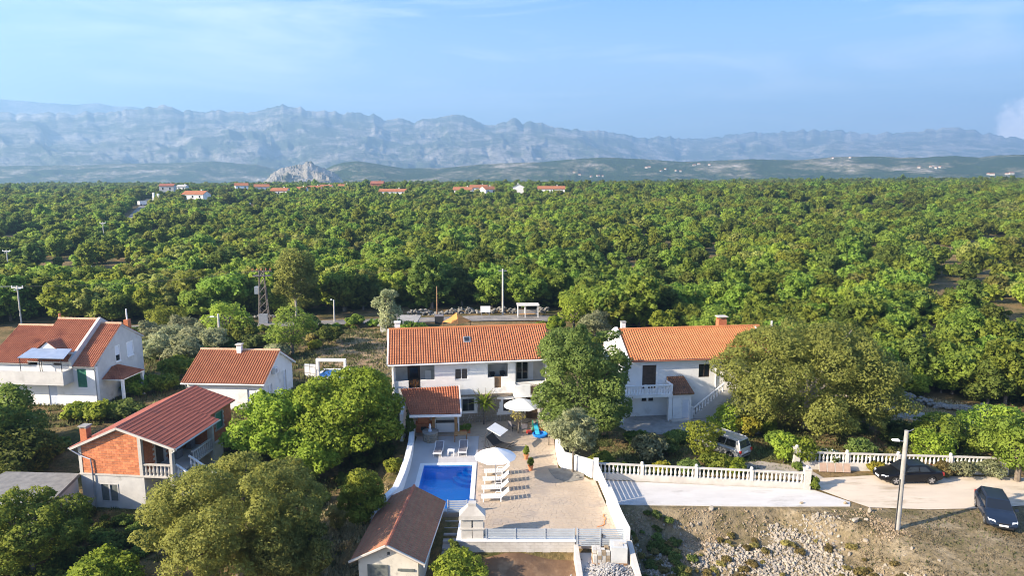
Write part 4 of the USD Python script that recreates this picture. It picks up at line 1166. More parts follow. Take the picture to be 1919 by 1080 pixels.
for row in range(4):
    for k in range(13):
        a0, a1 = (k + row * 0.5) * 2 * math.pi / 13 + 0.02, (k + 1 + row * 0.5) * 2 * math.pi / 13 - 0.02
        r0_, r1_ = 0.40, 0.64 + rngW.uniform(-0.03, 0.03)
        z0, z1 = row * 0.19 + 0.008, row * 0.19 + 0.182
        P = [(r * math.cos(a), r * math.sin(a)) for r, a in ((r0_, a0), (r1_, a0), (r1_, a1), (r0_, a1))]
        ring.hexa([(x, y, z0) for x, y in P] + [(x, y, z1) for x, y in P])
part(w_, 'stone_ring', ring, 'stone_wall', None, 'stuff')
part(w_, 'rim', MB().lathe([(0.40, 0.77), (0.70, 0.77), (0.70, 0.86), (0.40, 0.86)], n=20), 'concrete')
part(w_, 'lid', MB().lathe([(0.0, 0.79), (0.42, 0.79), (0.42, 0.83), (0.0, 0.83)], n=20), 'concrete_dark')
o = thing('garden_ornament', 'small white and pale blue ornament standing on the stone well', 'ornament', (-6.95, 55.2, 0.83))
part(o, 'foot', MB().lathe([(0.17, 0), (0.17, 0.12), (0.1, 0.2), (0.09, 0.3)], n=10), 'plaster_pale_blue')
part(o, 'figure', MB().lathe([(0.09, 0.3), (0.12, 0.42), (0.07, 0.52), (0.08, 0.6), (0.02, 0.7)], n=10), 'white_plastic')
t_ = thing('wooden_bench', 'brown wooden table-bench behind the right grey lounger', 'bench', (-4.35, 55.15, 0), 2)
for k in range(4):
    part(t_, 'plank', MB().box(-0.55, 0.55, -0.36 + k * .18, -0.2 + k * .18, 0.68, 0.72), 'wood')
for sx in (-1, 1):
    for sy in (-1, 1):
        part(t_, 'leg', MB().box(sx * .5 - .035, sx * .5 + .035, sy * .3 - .035, sy * .3 + .035, 0, 0.68), 'wood_brown')
t_ = thing('planter_box', 'low terracotta planter box of green plants beside the shelter post', 'planter', (-4.1, 57.05, 0), 4)
part(t_, 'box', MB().box(-0.5, 0.45, -0.16, 0.16, 0, 0.3), 'terracotta')
v, f, nn = crown_arrays(np.random.default_rng(3), [((-.25, 0, .45), (.3, .2, .25)), ((.2, 0, .5), (.3, .2, .3))], 500, 0.12)
put(numbered(str(t_.GetPath()), 'plants'), v, f, 'leaf_forest', nn)

# ------------------------------------------------------------------ garden walls of the property
def path_wall(name, label, pts, h, thick, matl, side=1, cap=None, z0=-0.5):
    """A wall along pts (x, y[, top]) with the given thickness to one side."""
    t = thing(name, label, 'wall', (pts[0][0], pts[0][1], 0))
    pts = [np.array((p[0], p[1], p[2] if len(p) > 2 else h), float) for p in pts]
    mb, cb = MB(), MB()
    offs = []
    for i, p in enumerate(pts):
        a, b = pts[max(0, i - 1)], pts[min(len(pts) - 1, i + 1)]
        d = (b - a)[:2]
        d /= np.linalg.norm(d)
        offs.append(np.array([-d[1], d[0], 0]) * thick * side)
    o = np.array([pts[0][0], pts[0][1], 0])
    for i in range(len(pts) - 1):
        p, q = pts[i] - o, pts[i + 1] - o
        P, Q = p + offs[i], q + offs[i + 1]
        lo = [np.array([a[0], a[1], z0]) for a in (p, q, Q, P)]
        hi = [p, q, Q, P]
        if side < 0:
            lo, hi = lo[::-1], hi[::-1]
        mb.hexa(lo + hi)
        if cap:
            e = 0.03
            n0, n1 = offs[i] / thick * e, offs[i + 1] / thick * e
            ring = [p - n0, q - n1, Q + n1, P + n0]
            if side < 0:
                ring = ring[::-1]
            cb.hexa([a + (0, 0, .003) for a in ring] + [a + (0, 0, .06) for a in ring])
    part(t, 'wall_body', mb, matl)
    if cap:
        part(t, 'coping', cb, cap)
    return t


path_wall('garden_wall', 'curving white wall along the left side of the pool deck', [(-8.5, 57.4), (-8.28, 55.2), (-8.0, 52.5), (-7.82, 49.5), (-7.78, 46.5), (-7.85, 44.2), (-8.35, 42.6), (-8.9, 41.2)], 0.95, 0.36, 'plaster_white', side=-1, cap='coping', z0=-1.8)
path_wall('garden_wall', 'white wall curving behind the olive tree on the right of the patio', [(3.62, 54.6, 1.75), (3.56, 52.8, 1.7), (3.60, 50.6, 1.45), (3.85, 49.55, 1.3), (4.7, 49.25, 1.2), (5.45, 48.6, 1.2), (5.95, 47.95, 1.3)], 1.3, 0.26, 'plaster_white', side=1, z0=-0.3)
path_wall('garden_wall', 'tall white wall at the right front edge of the patio', [(6.46, 43.75, 1.25), (6.68, 40.2, 1.15), (6.86, 38.45, 1.1)], 1.15, 0.3, 'plaster_white', side=1, z0=-2.2)
gp_ = thing('gate_pillar', 'slim tall white gate pillar where the balustrade meets the patio', 'pillar', (6.2, 47.65, 0))
part(gp_, 'shaft', MB().box(-0.14, 0.16, -0.14, 0.16, -0.3, 1.55), 'plaster_white')
part(gp_, 'cap', MB().box(-0.17, 0.19, -0.17, 0.19, 1.55, 1.61), 'coping')


def slat_gate(name, label, p0, p1, z0, z1, n, matl, cat='gate', posts=2, slat=0.10):
    p0, p1 = np.array([*p0, 0.0]), np.array([*p1, 0.0])
    L = np.linalg.norm(p1 - p0)
    t = thing(name, label, cat, p0, math.degrees(math.atan2(p1[1] - p0[1], p1[0] - p0[0])))
    for k in range(n):
        z = z0 + (z1 - z0) * (k + 0.5) / n
        part(t, 'slat', MB().box(0.03, L - 0.03, -0.015, 0.015, z - slat / 2, z + slat / 2), matl)
    for k in range(posts):
        x = L * k / (posts - 1)
        x = min(max(x, 0.035), L - 0.035)
        part(t, 'post', MB().box(x - 0.035, x + 0.035, -0.045, 0.045, z0 - 0.06, z1 + 0.02), matl)
    return t


slat_gate('sliding_gate', 'white horizontal-slat driveway gate seen nearly edge-on', (6.30, 47.45), (6.50, 43.85), 0.08, 1.35, 8, 'white_paint', slat=0.115)
slat_gate('slat_fence', 'pale grey-blue slat fence on the front retaining wall', (-1.62, 39.0), (3.86, 39.0), 0.14, 0.78, 6, 'slat_metal', 'fence', 4, 0.08)
g = slat_gate('entrance_gate', 'pale grey double slat gate at the head of the front ramp', (3.95, 38.75), (6.85, 38.75), -0.25, 0.92, 9, 'slat_metal', 'gate', 3, 0.085)
part(g, 'lock', MB().box(1.52, 1.6, -0.08, 0.08, 0.35, 0.6), 'dark_metal')
slat_gate('stair_gate', 'grey slat gate across the steps between pool and tiled outbuilding', (-4.3, 42.4), (-2.95, 42.45), 0.05, 0.95, 6, 'slat_metal', 'gate', 2, 0.1)
rw = thing('retaining_wall', 'pale grey block retaining wall below the patio fence', 'wall', (-3.3, 39.0, 0))
blk = np.random.default_rng(8)
part(rw, 'core', MB().box(-0.05, 7.18, -0.10, 0.3, -2.2, -0.02).box(-0.05, 0.3, 0.3, 3.3, -2.2, -0.02), 'mortar')
for r_ in range(6):
    x = -0.08 - 0.25 * (r_ % 2)
    while x < 7.15:
        a, b = max(x, -0.08), min(x + 0.5, 7.18)
        if b - a > 0.06:
            part(rw, 'block', MB().box(a + .006, b - .006, -0.125 + blk.uniform(-.006, .006), -0.1, -1.42 + r_ * .235, -1.42 + r_ * .235 + .225), 'concrete_pale')
        x += 0.5
part(rw, 'coping', MB().box(-0.12, 7.22, -0.16, 0.34, -0.012, 0.075), 'coping')
part(rw, 'side_coping', MB().box(-0.12, 0.34, 0.35, 3.3, -0.012, 0.075), 'coping')
rp = thing('ramp_wall', 'low pale concrete wall on the left of the front ramp', 'wall', (3.9, 38.6, 0))
part(rp, 'wall_body', MB().hexa([(-.1, -3.6, -2), (.16, -3.6, -2), (.14, .1, -2), (-.12, .1, -2), (-.1, -3.6, -0.55), (.16, -3.6, -0.55), (.14, .1, -0.1), (-.12, .1, -0.1)]), 'concrete_pale')
rp = thing('ramp_wall', 'pale concrete wall on the right of the front ramp above the rubble field', 'wall', (7.0, 38.4, 0))
part(rp, 'wall_body', MB().hexa([(.15, -4, -2.6), (.45, -4, -2.6), (.25, .0, -2.2), (-.05, .0, -2.2), (.15, -4, -0.75), (.45, -4, -0.75), (.25, .0, 0.35), (-.05, .0, 0.35)]), 'concrete_pale')
sheet('ramp', [(4.05, 38.62), (6.98, 38.62), (7.15, 34.5), (4.05, 34.5)], -0.6, 'concrete_pale', 'pale concrete apron outside the entrance gate', 1.4)
so = meshkit
xs, ys = np.meshgrid(np.linspace(-3.6, 3.8, 40), np.linspace(33, 38.9, 34))
zz = -1.12 + 0.35 * (meshkit.fbm(np.stack([xs / 1.6, ys / 1.6, xs * 0], -1), 4, 2) - 0.5) + 0.42 * np.exp(-((xs - 0.2) ** 2 / 3 + (ys - 38.4) ** 2 / 2))
k = (np.arange(33)[:, None] * 40 + np.arange(39)[None]).ravel()
solo('soil_heap', MB().add(np.stack([xs, ys, zz], -1).reshape(-1, 3), np.stack([k, k + 1, k + 41, k + 40], 1)), 'soil', 'bare brown soil below the retaining wall', None, None, 'structure', smooth=True)

# steps
st = thing('steps', 'concrete steps going down between the tiled outbuilding and the retaining wall', 'steps', (-3.75, 42.2, 0))
for k in range(9):
    part(st, 'step', MB().box(-0.62, 0.42, -0.55 - k * .55, 0.0 - k * .55, -2.0, -0.14 - k * .165), 'concrete')

# ------------------------------------------------------------------ barbecue
b = thing('barbecue', 'white garden barbecue fireplace with hipped hood on the corner of the retaining wall', 'barbecue', (-2.45, 39.35, 0.08), 1)
for sx in (-1, 1):
    part(b, 'base_block', MB().box(-0.68 if sx < 0 else 0.02, -0.02 if sx < 0 else 0.68, -0.3, 0.38, 0, 0.62), 'concrete_pale')
part(b, 'shelf', MB().box(-0.74, 0.74, -0.36, 0.42, 0.62, 0.70), 'concrete_pale')
part(b, 'firebox', MB().box(-0.68, -0.05, -0.28, 0.36, 0.70, 1.28).box(0.05, 0.68, -0.28, 0.36, 0.70, 1.28).box(-0.05, 0.05, -0.1, 0.36, 0.7, 1.28), 'concrete_pale')
part(b, 'hood', MB().hexa([(-.82, -.4, 1.28), (.82, -.4, 1.28), (.82, .46, 1.28), (-.82, .46, 1.28), (-.80, -.38, 1.52), (.80, -.38, 1.52), (.80, .44, 1.52), (-.80, .44, 1.52)]).hexa([(-.80, -.38, 1.523), (.80, -.38, 1.523), (.80, .44, 1.523), (-.80, .44, 1.523), (-.26, -.18, 2.06), (.26, -.18, 2.06), (.26, .26, 2.06), (-.26, .26, 2.06)]), 'concrete_pale')
part(b, 'flue', MB().box(-.24, .24, -.17, .25, 2.063, 2.24), 'concrete_pale')

# ------------------------------------------------------------------ outbuilding with tiled roof
D = thing('outbuilding', 'small outbuilding with worn red-brown tiled roof and cream gable in front', 'outbuilding', (-7.05, 35.9, -1.7), -3.6)
ez, rz2, hw, DL = 2.17, 3.22, 1.72, 7.2
hole_ = Polygon([(0.02 + .1 * math.cos(a), 2.95 + .1 * math.sin(a)) for a in np.linspace(0, 6.28, 10)[:-1]])
gpoly = Polygon([(-hw, -.5), (hw, -.5), (hw, ez + .15), (0, rz2 - .05), (-hw, ez + .15)]).difference(Polygon([(-0.06, 2.55), (0.12, 2.55), (0.12, 2.75), (-0.06, 2.75)]))
part(D, 'wall', MB().poly_y(gpoly, 0, 0.3), 'plaster_cream')
part(D, 'wall', MB().box(-hw, -hw + .3, 0.3, DL, -.5, ez + .1), 'plaster_cream')
part(D, 'wall', MB().box(hw - .3, hw, 0.3, DL, -.5, ez + .1), 'plaster_white')
part(D, 'wall', MB().poly_y(Polygon([(-hw + .3, -.5), (hw - .3, -.5), (hw - .3, ez + .2), (0, rz2 - .05), (-hw + .3, ez + .2)]), DL - .3, DL), 'plaster_white')
part(D, 'door_frame', MB().box(-1.2, -1.02, -0.06, 0.0, -.4, 1.95).box(-.2, -.02, -0.06, 0.0, -.4, 1.95).box(-1.02, -.2, -0.06, 0, 1.78, 1.95), 'shutter_grey')
part(D, 'door', MB().box(-1.02, -.2, -0.03, -0.003, -.4, 1.78), 'shutter_grey')
part(D, 'lintel', MB().box(0.55, 1.5, -0.07, -0.002, 1.62, 1.75), 'shutter_grey')
ov = 0.33
part(D, 'roof_deck', MB().slab((-2.1, -ov, ez - .02), (0, -ov, rz2 - .02), (0, DL + .15, rz2 - .02), (-2.1, DL + .15, ez - .02), -0.09).slab((0, -ov, rz2 - .02), (2.1, -ov, ez - .02), (2.1, DL + .15, ez - .02), (0, DL + .15, rz2 - .02), -0.09), 'wood_brown')
part(D, 'roof_tiles', tiles((-2.1, DL + .15, ez), (-2.1, -ov, ez), (0, -ov, rz2), (0, DL + .15, rz2), 0.225, 0.33, 0.05, 0.035), 'tile_worn', None, 'stuff')
part(D, 'roof_tiles', tiles((2.1, -ov, ez), (2.1, DL + .15, ez), (0, DL + .15, rz2), (0, -ov, rz2), 0.225, 0.33, 0.05, 0.035), 'tile_worn', None, 'stuff')
part(D, 'ridge_tiles', ridge((0, -ov, rz2 + .05), (0, DL + .15, rz2 + .05), 0.11), 'tile_worn', None, 'stuff')
part(D, 'verge', MB().slab((-2.16, -ov - .06, ez + .02), (0, -ov - .06, rz2 + .04), (0, -ov + .05, rz2 + .04), (-2.16, -ov + .05, ez + .02), -0.10).slab((0, -ov - .06, rz2 + .04), (2.16, -ov - .06, ez + .02), (2.16, -ov + .05, ez + .02), (0, -ov + .05, rz2 + .04), -0.10), 'concrete_pale')
part(D, 'eave_edge', MB().box(2.1, 2.16, -ov, DL + .15, ez - .1, ez + .03), 'white_paint')

# ------------------------------------------------------------------ loungers, parasols, small things on the terrace
def sling_lounger(x, y, rz, label):
    t = thing('sun_lounger', label, 'sun lounger', (x, y, 0), rz, 'grey sling loungers on the pool deck')
    fr = MB()
    for sx in (-0.33, 0.33):
        fr.tube([(sx, -0.95, 0.32), (sx, 0.35, 0.34)], 0.028, 6).tube([(sx, 0.35, 0.34), (sx, 1.0, 0.62)], 0.028, 6)
    fr.tube([(-.33, -0.95, .32), (.33, -0.95, .32)], 0.028, 6).tube([(-.33, 1.0, .62), (.33, 1.0, .62)], 0.028, 6)
    part(t, 'frame', fr, 'white_plastic')
    part(t, 'seat', MB().slab((-.30, -.72, .345), (.30, -.72, .345), (.30, .35, .36), (-.30, .35, .36), .02), 'mesh_grey')
    part(t, 'backrest', MB().slab((-.30, .36, .362), (.30, .36, .362), (.30, .98, .635), (-.30, .98, .635), .02), 'mesh_grey')
    part(t, 'foot_panel', MB().slab((-.30, -.93, .345), (.30, -.93, .345), (.30, -.73, .345), (-.30, -.73, .345), .025), 'white_plastic')
    for sx in (-.33, .33):
        for sy in (-.75, .55):
            part(t, 'leg', MB().tube([(sx, sy, .33), (sx, sy - .05, 0)], 0.024, 6), 'white_plastic')
    return t


sling_lounger(-5.95, 52.55, -1, 'left of the two grey sling loungers at the back of the pool deck')
sling_lounger(-3.98, 52.75, 0, 'right of the two grey sling loungers, in front of the wooden bench')
t_ = thing('side_table', 'small square white plastic table between the two grey loungers', 'table', (-4.9, 52.1, 0))
part(t_, 'tabletop', MB().box(-.27, .27, -.25, .25, .42, .46), 'white_plastic')
for sx in (-.23, .23):
    for sy in (-.21, .21):
        part(t_, 'leg', MB().box(sx - .025, sx + .025, sy - .025, sy + .025, 0, .42, taper=0.0), 'white_plastic')


def plastic_lounger(x, y, rz, label):
    t = thing('plastic_lounger', label, 'sun lounger', (x, y, 0), rz, 'white plastic loungers beside the pool')
    for s in (-.3, .26):
        part(t, 'side_rail', MB().box(-.95, .45, s, s + .04, .27, .33), 'white_plastic')
    for k in range(10):
        x0 = -.93 + k * .135
        part(t, 'slat', MB().box(x0, x0 + .10, -.26, .26, .30, .325), 'white_plastic')
    for k in range(5):
        u0, u1 = k * .14, k * .14 + .105
        c, s_ = math.cos(math.radians(42)), math.sin(math.radians(42))
        part(t, 'back_slat', MB().slab((.45 + u0 * c, -.26, .33 + u0 * s_), (.45 + u1 * c, -.26, .33 + u1 * s_), (.45 + u1 * c, .26, .33 + u1 * s_), (.45 + u0 * c, .26, .33 + u0 * s_), .025), 'white_plastic')
    for s in (-.3, .27):
        c, s_ = math.cos(math.radians(42)), math.sin(math.radians(42))
        part(t, 'back_rail', MB().tube([(.43, s + .02, .31), (.43 + .74 * c, s + .02, .31 + .74 * s_)], .022, 6), 'white_plastic')
        part(t, 'arm', MB().tube([(.05, s + .02, .3), (.1, s + .02, .5), (.5, s + .02, .48)], .02, 6), 'white_plastic')
        for sx in (-.8, .4):
            part(t, 'leg', MB().box(sx - .04, sx + .04, s, s + .04, 0, .27), 'white_plastic')
    return t


for k, (x, y, lab) in enumerate([(-1.15, 48.5, 'farthest of the four white plastic loungers, under the edge of the parasol'), (-1.2, 47.15, 'second white plastic lounger from the parasol side'),
                                 (-1.22, 45.75, 'third white plastic lounger from the parasol side'), (-1.18, 44.35, 'nearest of the four white plastic loungers to the barbecue')]):
    plastic_lounger(x, y, 3, lab)


def parasol(x, y, R, h, label, seed):
    t = thing('parasol', label, 'parasol', (x, y, 0), 0)
    n = 8
    rng = np.random.default_rng(seed)
    for k in range(n):
        a0, a1 = k * 2 * math.pi / n, (k + 1) * 2 * math.pi / n
        mb = MB()
        m = 6
        for i in range(m):
            r0, r1 = R * i / m, R * (i + 1) / m
            z0, z1 = h + .62 * (1 - (r0 / R) ** 1.25), h + .62 * (1 - (r1 / R) ** 1.25)
            am = (a0 + a1) / 2
            sag0, sag1 = .05 * (r0 / R), .05 * (r1 / R)
            for (b0, b1, p, q_) in ((a0, am, 0, 1), (am, a1, 1, 0)):
                P = lambda r, a, z, s: (r * math.cos(a), r * math.sin(a), z - s)
                mb.add([P(r0, b0, z0, sag0 * p), P(r1, b0, z1, sag1 * p), P(r1, b1, z1, sag1 * q_), P(r0, b1, z0, sag0 * q_)], [[0, 1, 2, 3]])
        part(t, 'canopy_panel', mb, 'canvas')
        part(t, 'rib', MB().tube([(0, 0, h + .56), (R * .98 * math.cos(a0), R * .98 * math.sin(a0), h - .03)], .012, 4), 'white_plastic')
    part(t, 'pole', MB().tube([(0, 0, 0.05), (0, 0, h + .72)], .028, 8), 'steel')
    part(t, 'base', MB().lathe([(.3, 0), (.3, .06), (.08, .1), (.06, .35)], n=14), 'concrete')
    return t


parasol(-1.2, 46.75, 1.5, 2.2, 'open white parasol standing over the plastic loungers by the pool', 1)
parasol(0.87, 58.1, 1.6, 2.15, 'open white parasol before the stone front of the white house', 2)
t_ = thing('garden_swing_bed', 'black mesh rocking sunbed with tilted white canopy on the patio', 'sunbed', (-0.95, 53.4, 0), 155)
s_ = MB()
pr_ = [(-.95, .55), (-.6, .38), (-.1, .36), (.35, .45), (.8, .85), (1.0, 1.1)]
for i in range(len(pr_) - 1):
    (a, za), (b_, zb_) = pr_[i], pr_[i + 1]
    s_.slab((a, -.6, za), (b_, -.6, zb_), (b_, .6, zb_), (a, .6, za), .03)
part(t_, 'seat', s_, 'mesh_black')
for sy in (-.66, .66):
    part(t_, 'rocker', MB().tube([(-1.15, sy, .35), (-.6, sy, .08), (0, sy, .03), (.6, sy, .08), (1.1, sy, .3), (1.02, sy, 1.12)], .03, 6), 'dark_metal')
    part(t_, 'canopy_arm', MB().tube([(.6, sy, .1), (1.05, sy, 1.2), (.7, sy, 1.75)], .022, 6), 'dark_metal')
part(t_, 'canopy', MB().slab((-.35, -.75, 1.45), (.85, -.75, 1.9), (.85, .75, 1.9), (-.35, .75, 1.45), .05), 'canvas')


def potted(x, y, label, h, seed, pot_r=.2, leafm='leaf_forest', spiky=False):
    t = thing('potted_plant', label, 'potted plant', (x, y, 0))
    part(t, 'pot', MB().lathe([(pot_r * .7, 0), (pot_r, .34), (pot_r * 1.12, .34), (pot_r * 1.12, .42), (pot_r * .9, .42), (pot_r * .88, .38), (0.0, .38)], n=12), 'terracotta')
    v, f, nn = crown_arrays(np.random.default_rng(seed), [((0, 0, .42 + h * .5), (.2, .2, h * .55)), ((.05, .05, .42 + h * .75), (.14, .14, h * .3))], 420, 0.12)
    put(numbered(str(t.GetPath()), 'foliage'), v, f, leafm, nn)


potted(1.12, 51.35, 'terracotta pot with upright green plant, farther of two on the patio', .6, 5)
potted(1.42, 49.25, 'terracotta pot with green plant, nearer of two on the patio', .55, 6)
potted(-8.55 + 0.0, 59.2, 'pot of orange flowers at the loggia gate of the white house', .45, 7, .22, 'petal_orange') if False else None
lp = at_house(1.95, 0.75)
t_ = thing('flower_pot', 'bushy pot of orange flowers in the gap of the left loggia parapet', 'flower pot', (lp[0], lp[1], 2.86))
part(t_, 'pot', MB().lathe([(.16, 0), (.24, .42), (.27, .42), (.27, .5), (0, .5)], n=12), 'terracotta')
v, f, nn = crown_arrays(np.random.default_rng(9), [((0, 0, .8), (.42, .3, .34))], 500, .1)
put(numbered(str(t_.GetPath()), 'foliage'), v, f, 'petal_orange', nn)
hx = [(6.1, 42.3), (6.0, 42.0), (6.12, 41.7), (5.98, 41.3), (5.95, 40.95), (5.75, 40.75), (5.45, 40.65)]
solo('garden_hose', MB().tube([(x, y, .03) for x, y in hx], .025, 6), 'hose_orange', 'thin orange hose lying on the patio along the right wall', 'hose')
# toys under the trees
t_ = thing('paddling_tub', 'round bright blue play tub on the patio by the garden wall', 'tub', (2.42, 56.3, 0))
part(t_, 'tub', MB().lathe([(.55, 0), (.62, .06), (.66, .22), (.58, .24), (.54, .1), (0, .08)], n=20), 'toy_blue')
t_ = thing('toy_slide', 'small turquoise and red toy slide behind the blue tub', 'toy slide', (2.1, 57.0, 0), 100)
part(t_, 'chute', MB().slab((-.7, -.18, .12), (.25, -.18, .8), (.25, .18, .8), (-.7, .18, .12), .05), 'toy_cyan')
for s in (-.22, .18):
    part(t_, 'side', MB().box(.2, .75, s, s + .04, 0, 1.0, taper=.15), 'toy_green')
for k in range(3):
    part(t_, 'rung', MB().box(.3 + k * .12, .42 + k * .12, -.18, .18, .22 + .2 * (2 - k), .27 + .2 * (2 - k)), 'toy_red')
t_ = thing('toy_car', 'small red ride-on toy beside the play tub', 'toy', (1.55, 56.9, 0), 30)
part(t_, 'body', MB().hexa([(-.3, -.15, .08), (.3, -.15, .08), (.3, .15, .08), (-.3, .15, .08), (-.26, -.12, .3), (.05, -.12, .3), (.05, .12, .3), (-.26, .12, .3)]), 'toy_red')
for sx in (-.2, .2):
    for sy in (-.17, .17):
        part(t_, 'wheel', MB().cyl((sx, sy - .03, .08), (sx, sy + .03, .08), .08, n=10), 'dark_metal')
t_ = thing('beach_ball', 'orange-red ball cushion under the tree beside the toys', 'ball', (2.75, 57.4, 0))
part(t_, 'ball', MB().ball((0, 0, .3), .3, 2), 'hose_orange', smooth=True)
t_ = thing('garden_table', 'dark round table with chairs under the parasol by the house', 'table', (1.15, 58.2, 0))
part(t_, 'tabletop', MB().lathe([(0, .7), (.6, .7), (.6, .74), (0, .74)], n=16), 'dark_metal')
part(t_, 'leg', MB().tube([(0.2, 0, 0.0), (0.2, 0, .7)], .04, 6), 'dark_metal')
for k, (x, y, rz, lab) in enumerate([(0.05, 57.6, 40, 'dark garden chair left of the parasol table'), (1.9, 57.5, 140, 'dark garden chair right of the parasol table'), (1.1, 57.1, 90, 'dark garden chair in front of the parasol table')]):
    c = thing('garden_chair', lab, 'chair', (x, y, 0), rz)
    part(c, 'seat', MB().box(-.24, .24, -.24, .24, .42, .46), 'mesh_grey')
    part(c, 'backrest', MB().slab((-.28, .24, .46), (-.28, -.24, .46), (-.38, -.24, .92), (-.38, .24, .92), .03), 'mesh_grey')
    for sx in (-.22, .22):
        for sy in (-.22, .22):
            part(c, 'leg', MB().box(sx - .02, sx + .02, sy - .02, sy + .02, 0, .42), 'dark_metal')
# ------------------------------------------------------------------ balustraded white house on the right
E_ = thing('balcony_house', 'white house with bright orange roof, balustraded balcony and outside stair on the right', 'house', (10.5, 61.1, 0), 7)
LW, DP, EZ, RYY, RZZ = 14.4, 8.0, 5.35, 3.9, 7.45
dr, w1, w2, w3 = rect(1.6, 2.93, 2.64, 4.92), rect(7.06, 8.16, 3.56, 4.84), rect(1.62, 2.1, 1.42, 1.86), rect(2.26, 2.74, 1.42, 1.86)
part(E_, 'wall', MB().poly_y(rect(0, LW, 0, EZ).difference(unary_union([dr, w1, w2, w3])), 0, .3), 'plaster_white')
gpl = Polygon([(.3, 0), (DP, 0), (DP, EZ), (RYY, RZZ + .12), (.3, EZ + .25)])
part(E_, 'gable_wall', MB().poly_x(gpl, 0, .3), 'plaster_white')
part(E_, 'gable_wall', MB().poly_x(gpl, LW - .3, LW), 'plaster_white')
part(E_, 'wall', MB().box(.3, LW - .3, DP - .3, DP, 0, EZ), 'plaster_white')
part(E_, 'gable_coping', MB().slab((-.06, -.42, EZ + .25), (.24, -.42, EZ + .25), (.24, RYY, RZZ + .28), (-.06, RYY, RZZ + .28), .16).slab((-.06, RYY, RZZ + .28), (.24, RYY, RZZ + .28), (.24, DP + .3, EZ + .2), (-.06, DP + .3, EZ + .2), .16), 'plaster_white')
d = part(E_, 'door', MB().box(1.6, 2.93, .1, .17, 2.64, 4.92), 'wood_dark')
part(d, 'surround', MB().box(1.43, 1.6, -.04, .06, 2.64, 5.09).box(2.93, 3.1, -.04, .06, 2.64, 5.09).box(1.6, 2.93, -.04, .06, 4.92, 5.09), 'white_paint')
window(E_, 7.06, 8.16, 3.56, 4.84, .06, frame='wood_dark', sur=.17)
window(E_, 1.62, 2.1, 1.42, 1.86, .06, leaves=1, frame='wood_dark', sill=False)
window(E_, 2.26, 2.74, 1.42, 1.86, .06, leaves=1, frame='wood_dark', sill=False)
x0, x1 = .26, LW + .35
fe, rr, be = (-.42, EZ + .1), (RYY, RZZ), (DP + .4, EZ + .05)
part(E_, 'roof_deck', MB().slab((x0, fe[0], fe[1] - .02), (x1, fe[0], fe[1] - .02), (x1, rr[0], rr[1] - .02), (x0, rr[0], rr[1] - .02), .12).slab((x1, be[0], be[1] - .02), (x0, be[0], be[1] - .02), (x0, rr[0], rr[1] - .02), (x1, rr[0], rr[1] - .02), .12), 'white_paint')
part(E_, 'roof_tiles', tiles((x0, *fe), (x1, *fe), (x1, *rr), (x0, *rr), .235, .34, .06, .04), 'tile_new', None, 'stuff')
part(E_, 'roof_tiles', tiles((x1, *be), (x0, *be), (x0, *rr), (x1, *rr), .235, .34, .06, .04), 'tile_new', None, 'stuff')
part(E_, 'ridge_tiles', ridge((x0, rr[0], rr[1] + .05), (x1, rr[0], rr[1] + .05)), 'tile_new', None, 'stuff')
ch = part(E_, 'chimney', MB().box(.75, 1.15, RYY + .3, RYY + .7, 6.6, 8.1), 'plaster_white')
part(ch, 'cap', MB().box(.69, 1.21, RYY + .24, RYY + .76, 8.1, 8.18), 'concrete')
ch = part(E_, 'chimney', MB().box(10.9, 11.75, RYY + .8, RYY + 1.5, 6.4, 8.0), 'clay_block_joined')
part(ch, 'cap', MB().box(10.8, 11.85, RYY + .7, RYY + 1.6, 8.25, 8.33), 'concrete_pale')
part(ch, 'cap_post', MB().box(10.95, 11.05, RYY + .85, RYY + .95, 8.0, 8.25).box(11.6, 11.7, RYY + .85, RYY + .95, 8.0, 8.25).box(11.6, 11.7, RYY + 1.35, RYY + 1.45, 8, 8.25).box(10.95, 11.05, RYY + 1.35, RYY + 1.45, 8, 8.25), 'clay_block_joined')
part(E_, 'gutter', MB().tube([(.3, fe[0] - .06, fe[1] - .04), (x1, fe[0] - .06, fe[1] - .04)], .06, 6), 'tile_red')
part(E_, 'downpipe', MB().tube([(8.75, -.06, EZ - .1), (8.75, -.06, .1)], .045, 6), 'white_paint')
# balcony on columns
part(E_, 'balcony_slab', MB().box(-.9, 4.05, -1.6, -.003, 2.30, 2.62), 'plaster_white')
for x in (-.65, 3.85):
    part(E_, 'column', MB().box(x - .18, x + .18, -1.55, -1.19, 0, 2.3), 'plaster_white')
baluster_row(E_, (-.85, -1.45, 2.62), (3.9, -1.45, 2.62), .72, .26, 'white_paint', .18, fat=1.2)
baluster_row(E_, (3.93, -1.3, 2.62), (3.93, -.1, 2.62), .72, .26, 'white_paint', .18, fat=1.2)
for x in (1.5, 3.93):
    part(E_, 'baluster_post', MB().box(x - .1, x + .1, -1.56, -1.34, 2.62, 3.46), 'white_paint')
# porch with a lean-to roof of old tiles
part(E_, 'porch_wall', MB().box(4.1, 4.3, -1.5, -.003, 0, 2.75).box(5.65, 5.85, -1.5, -.003, 0, 2.75), 'plaster_white')
part(E_, 'porch_wall', MB().poly_y(rect(4.3, 5.65, 0, 2.6).difference(rect(5.0, 5.6, 0, 1.95)), -1.5, -1.3), 'plaster_white')
part(E_, 'porch_door', MB().box(5.0, 5.6, -1.42, -1.36, 0.02, 1.95), 'shutter_white')
part(E_, 'roof_deck', MB().slab((4.0, -1.8, 2.58), (6.0, -1.8, 2.58), (5.6, -.01, 3.72), (3.95, -.01, 3.72), .1), 'wood_brown')
part(E_, 'porch_tiles', tiles((4.0, -1.8, 2.6), (6.0, -1.8, 2.6), (5.6, -.01, 3.74), (3.95, -.01, 3.74), .22, .33, .06, .045), 'tile_old', None, 'stuff')
